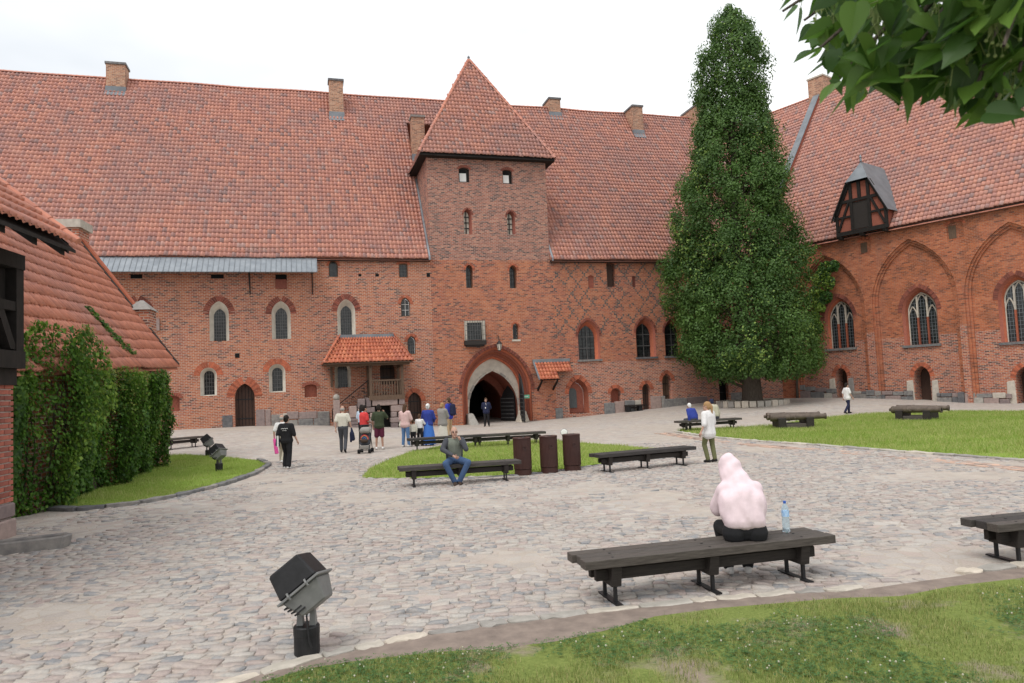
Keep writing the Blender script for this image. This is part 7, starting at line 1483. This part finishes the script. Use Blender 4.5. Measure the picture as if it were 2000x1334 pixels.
# a runner climbing the tiles
RP = A; RNl = (B - A).cross(D - A).normalized(); RNl = RNl if RNl.z > 0 else -RNl
A, B = LT.p(-12.2, EYE + .72, .35), LT.p(.25, zf, .35); C, D = LT.p(.25, zf + run * rise, .35 - run), LT.p(-12.2, EYE + .72 + .35 + run * rise, .35 - run)
RNl = (B - A).cross(C - B).normalized(); RNl = RNl if RNl.z > 0 else -RNl
q0, q1 = onplane(252, 697, B, RNl), onplane(162, 604, B, RNl); n = 700; t = rng.random(n); wv = (.05 + .16 * (1 - t)) * rng.normal(0, 1, n); base = np.array(q0)[None] * (1 - t)[:, None] + np.array(q1)[None] * t[:, None]; P = base + wv[:, None] * np.array((*LT.e, 0)) + np.array(RNl) * rng.uniform(.08, .2, n)[:, None]
V, F, T = leaf_quads(P, np.array(RNl) + rng.normal(0, .4, (n, 3)), rng.uniform(.06, .11, n), rng.random(n) * .7, .75); o = link('roof_runner', mesh_np('roof_runner', V, [F], tint=T), MATS['creeper_leaf'], CR, True); o['kind'] = 'stuff'
# ---- vine on the hall range beside the oak
VN = thing('wall_vine', WST.p(WST.px(1590, 770)[0], .5, .1), 'leafy vine climbing the hall range wall beside the oak', 'vine')
def vine():
    Ps, Ns, Ts = [], [], []
    for px, py, r in ((1612, 525, .55), (1628, 520, .4), (1600, 545, .55), (1618, 553, .5), (1592, 570, .5), (1612, 580, .5), (1600, 600, .45), (1588, 620, .5), (1596, 640, .45), (1588, 665, .5), (1594, 690, .45), (1585, 708, .45), (1606, 535, .5), (1584, 590, .6)):
        s, z = WST.px(px, py, .2); m_ = 330; a = rng.random(m_) * 6.283; f = r * rng.random(m_) ** .5; dd = .08 + .35 * rng.random(m_) * (1 - f / r * .6); xy = np.array(WST.O) + (s + f * np.cos(a))[:, None] * np.array(WST.e) + dd[:, None] * np.array(WST.n); Ps.append(np.column_stack([xy, z + f * np.sin(a)])); Ns.append(np.column_stack([np.tile(np.array(WST.n), (m_, 1)), np.full(m_, .4)]) + rng.normal(0, .4, (m_, 3))); Ts.append(np.clip(rng.random() * .35 + rng.random(m_) * .4, 0, .99))
    return np.concatenate(Ps), np.concatenate(Ns), np.concatenate(Ts)
P, N, T = vine(); V, F, T = leaf_quads(P, N, rng.uniform(.12, .2, len(P)), T, .8, 1.2); o = link('leaves', mesh_np('leaves', V, [F], tint=T), MATS['creeper_leaf'], VN, True); o['kind'] = 'stuff'
mb = MB(); s = WST.px(1558, 770)[0]; mb.tube([WST.p(s, -.2, .12), WST.p(s + .05, 1.6, .1), WST.p(s + .3, 3.2, .1), WST.p(s + .9, 5.5, .12), WST.p(s + 1.6, 7.6, .1)], [.12, .09, .08, .06, .03], 7); mb.obj('stem', MATS['bark'], VN, True, smooth=True)
# ---- lime tree whose branch hangs into view
LB = Vector((3.3, 1.0, 0)); lime = thing('lime_tree', LB, 'lime tree with heart shaped leaves and pale bracts overhanging the view', 'tree')
mb = MB(); mb.tube([LB + Vector((0, 0, -.2)), LB + Vector((0, 0, .3)), LB + Vector((-.05, .05, 2.4)), LB + Vector((-.1, .15, 4.2)), LB + Vector((0, .2, 7.5))], [.42, .30, .25, .2, .1], 14); mb.obj('trunk', MATS['bark'], lime, True, smooth=True)
def sight_pt(px, py, d): r = ray(px, py).normalized(); return Vector((0, 0, EYE)) + r * d
def leaf_mesh(fold):
    half = [(0, 0), (.14, -.05), (.30, -.01), (.41, .16), (.40, .38), (.30, .64), (.13, .90), (0, 1.16)]; V = []; 
    for sx in (-1, 1): V += [(sx * x, y, abs(x) * fold + .12 * (y - .4) ** 2 * -1) for x, y in half]
    n = len(half); me = bpy.data.meshes.new('leaf'); F = []
    for b, fl in ((0, False), (n, True)):
        for k in range(n - 1):
            f = (b + k, b + k + 1, None)
        F.append(tuple(range(b, b + n)) if fl else tuple(range(b, b + n))[::-1])
    me.from_pydata(V, [], F); me.update(); me.materials.append(MATS['lime_leaf']); return me
LM = [leaf_mesh(f) for f in (.25, .4, -.15, .1)]
tips = [(1528, 22, 1.9), (1600, 95, 1.7), (1570, 40, 2.0), (1640, 150, 1.8), (1690, 165, 1.8), (1760, 150, 1.9), (1830, 150, 1.7), (1905, 175, 1.6), (1945, 190, 1.7), (1990, 140, 1.6), (1650, 60, 2.1), (1720, 90, 1.9), (1800, 80, 1.7), (1880, 100, 1.6), (1960, 90, 1.5), (1740, 20, 2.1), (1850, 20, 1.8), (1950, 15, 1.6), (1660, 10, 2.2), (1790, 120, 2.1), (1860, 150, 2.0), (1930, 150, 2.1), (1985, 60, 2.0), (1690, 130, 2.2), (1900, 50, 2.2), (1820, 45, 2.3)]
hub = sight_pt(2120, -140, 2.0); mb = MB(); mb.tube([LB + Vector((-.1, .12, 3.9)), LB.lerp(hub, .6) + Vector((0, 0, 2.6)), hub], [.09, .06, .04], 8); nleaf = 0
nodes_ = []
for px, py, d in tips:
    T_ = sight_pt(px, py, d); mid = hub.lerp(T_, .55) + Vector((0, 0, .10)); mb.tube([hub, mid, T_], [.018, .008, .003], 5, False)
    for f in (.42, .55, .66, .76, .85, .92, .97, 1.0, 1.0, .9, .8):
        q = (hub.lerp(mid, f / .55) if f < .55 else mid.lerp(T_, (f - .55) / .45)); nodes_.append((q, T_))
mb.obj('branch', MATS['bark'], lime, True, smooth=True); off = rootoff(lime)
REG = np.array([(1530, 0), (1545, 45), (1590, 100), (1625, 175), (1690, 200), (1740, 165), (1800, 175), (1860, 170), (1905, 215), (1950, 238), (1985, 190), (2060, 170), (2060, -70), (1530, -70)], float)
nodes_ += []
pts = rng.uniform((1520, -70), (2060, 240), (9000, 2)); pts = pts[inside(pts, REG)]; wgt = np.clip((pts[:, 0] - 1500) / 420, .12, 1) * np.clip((260 - pts[:, 1]) / 180, .25, 1); pts = pts[rng.random(len(pts)) < wgt][:820]
def leaf_frame():
    dr = Vector((random.uniform(-1, .5), random.uniform(-.6, .6), random.uniform(-1.1, .05))).normalized(); nn = Vector((random.uniform(-.6, .6), random.uniform(-.9, .2), random.uniform(.2, 1))); nn = (nn - dr * nn.dot(dr)).normalized(); return dr, nn
order = np.argsort([d_ for d_ in rng.uniform(0, 1, len(pts))]); LV, LF, LTn = [], [], []
stalk = MB()
for r_, k0 in enumerate(order):
    dist = random.uniform(1.55, 2.35); q = sight_pt(pts[k0][0], pts[k0][1], dist); dr, nn = leaf_frame(); x = dr.cross(nn); s = random.uniform(.040, .066)
    if r_ % 3 == 0: stalk.tube([q - off, q - off - dr * .03 + Vector((.01, 0, .02)), q - off + Vector((.05, .01, .07))], .0012, 3, False)
    if r_ < 296:
        o = bpy.data.objects.new('leaf', random.choice(LM)); COL.objects.link(o); o.parent = lime; mm = Matrix.Identity(4); p0 = q - off
        for k in range(3): mm[k][0] = x[k] * s; mm[k][1] = dr[k] * s; mm[k][2] = nn[k] * s; mm[k][3] = p0[k]
        o.matrix_local = mm
    else:
        src = random.choice(LM); b = len(LV); LV += [tuple(q + (x * v.co.x + dr * v.co.y + nn * v.co.z) * s) for v in src.vertices]; LF += [tuple(i + b for i in p_.vertices) for p_ in src.polygons]; LTn += [random.random()] * len(src.polygons)
o = link('leaves', mesh_np('leaves', np.array(LV), [np.array(LF)], tint=LTn), MATS['lime_leaf'], lime, True); o['kind'] = 'stuff'
o = stalk.obj('leaf_stalks', MATS['lime_bract'], lime); o['kind'] = 'stuff'
random.shuffle(nodes_)
fm, br_ = MB(), 0
for q, T_ in nodes_[40:110]:
    d_ = Vector((random.uniform(-.5, .3), random.uniform(-.3, .3), -1)).normalized(); sd_ = d_.cross(Vector((0, 1, 0))).normalized(); L = random.uniform(.06, .09); mb = MB(); a = q - off
    mb.add([a, a + d_ * L * .4 + sd_ * .008, a + d_ * L, a + d_ * L * .4 - sd_ * .008], [(0, 1, 2, 3)]); o = mb.obj('bract', MATS['lime_bract'], lime)
    e = a + d_ * L * .5
    for k in range(7): w = e + Vector((random.uniform(-.022, .022), random.uniform(-.022, .022), -random.uniform(.02, .055))); fm.tube([e, w], .0006, 3, False); fm.ball(w, .0034, 6, 4)
o = fm.obj('flower_clusters', MATS['lime_bract'], lime); o['kind'] = 'stuff'
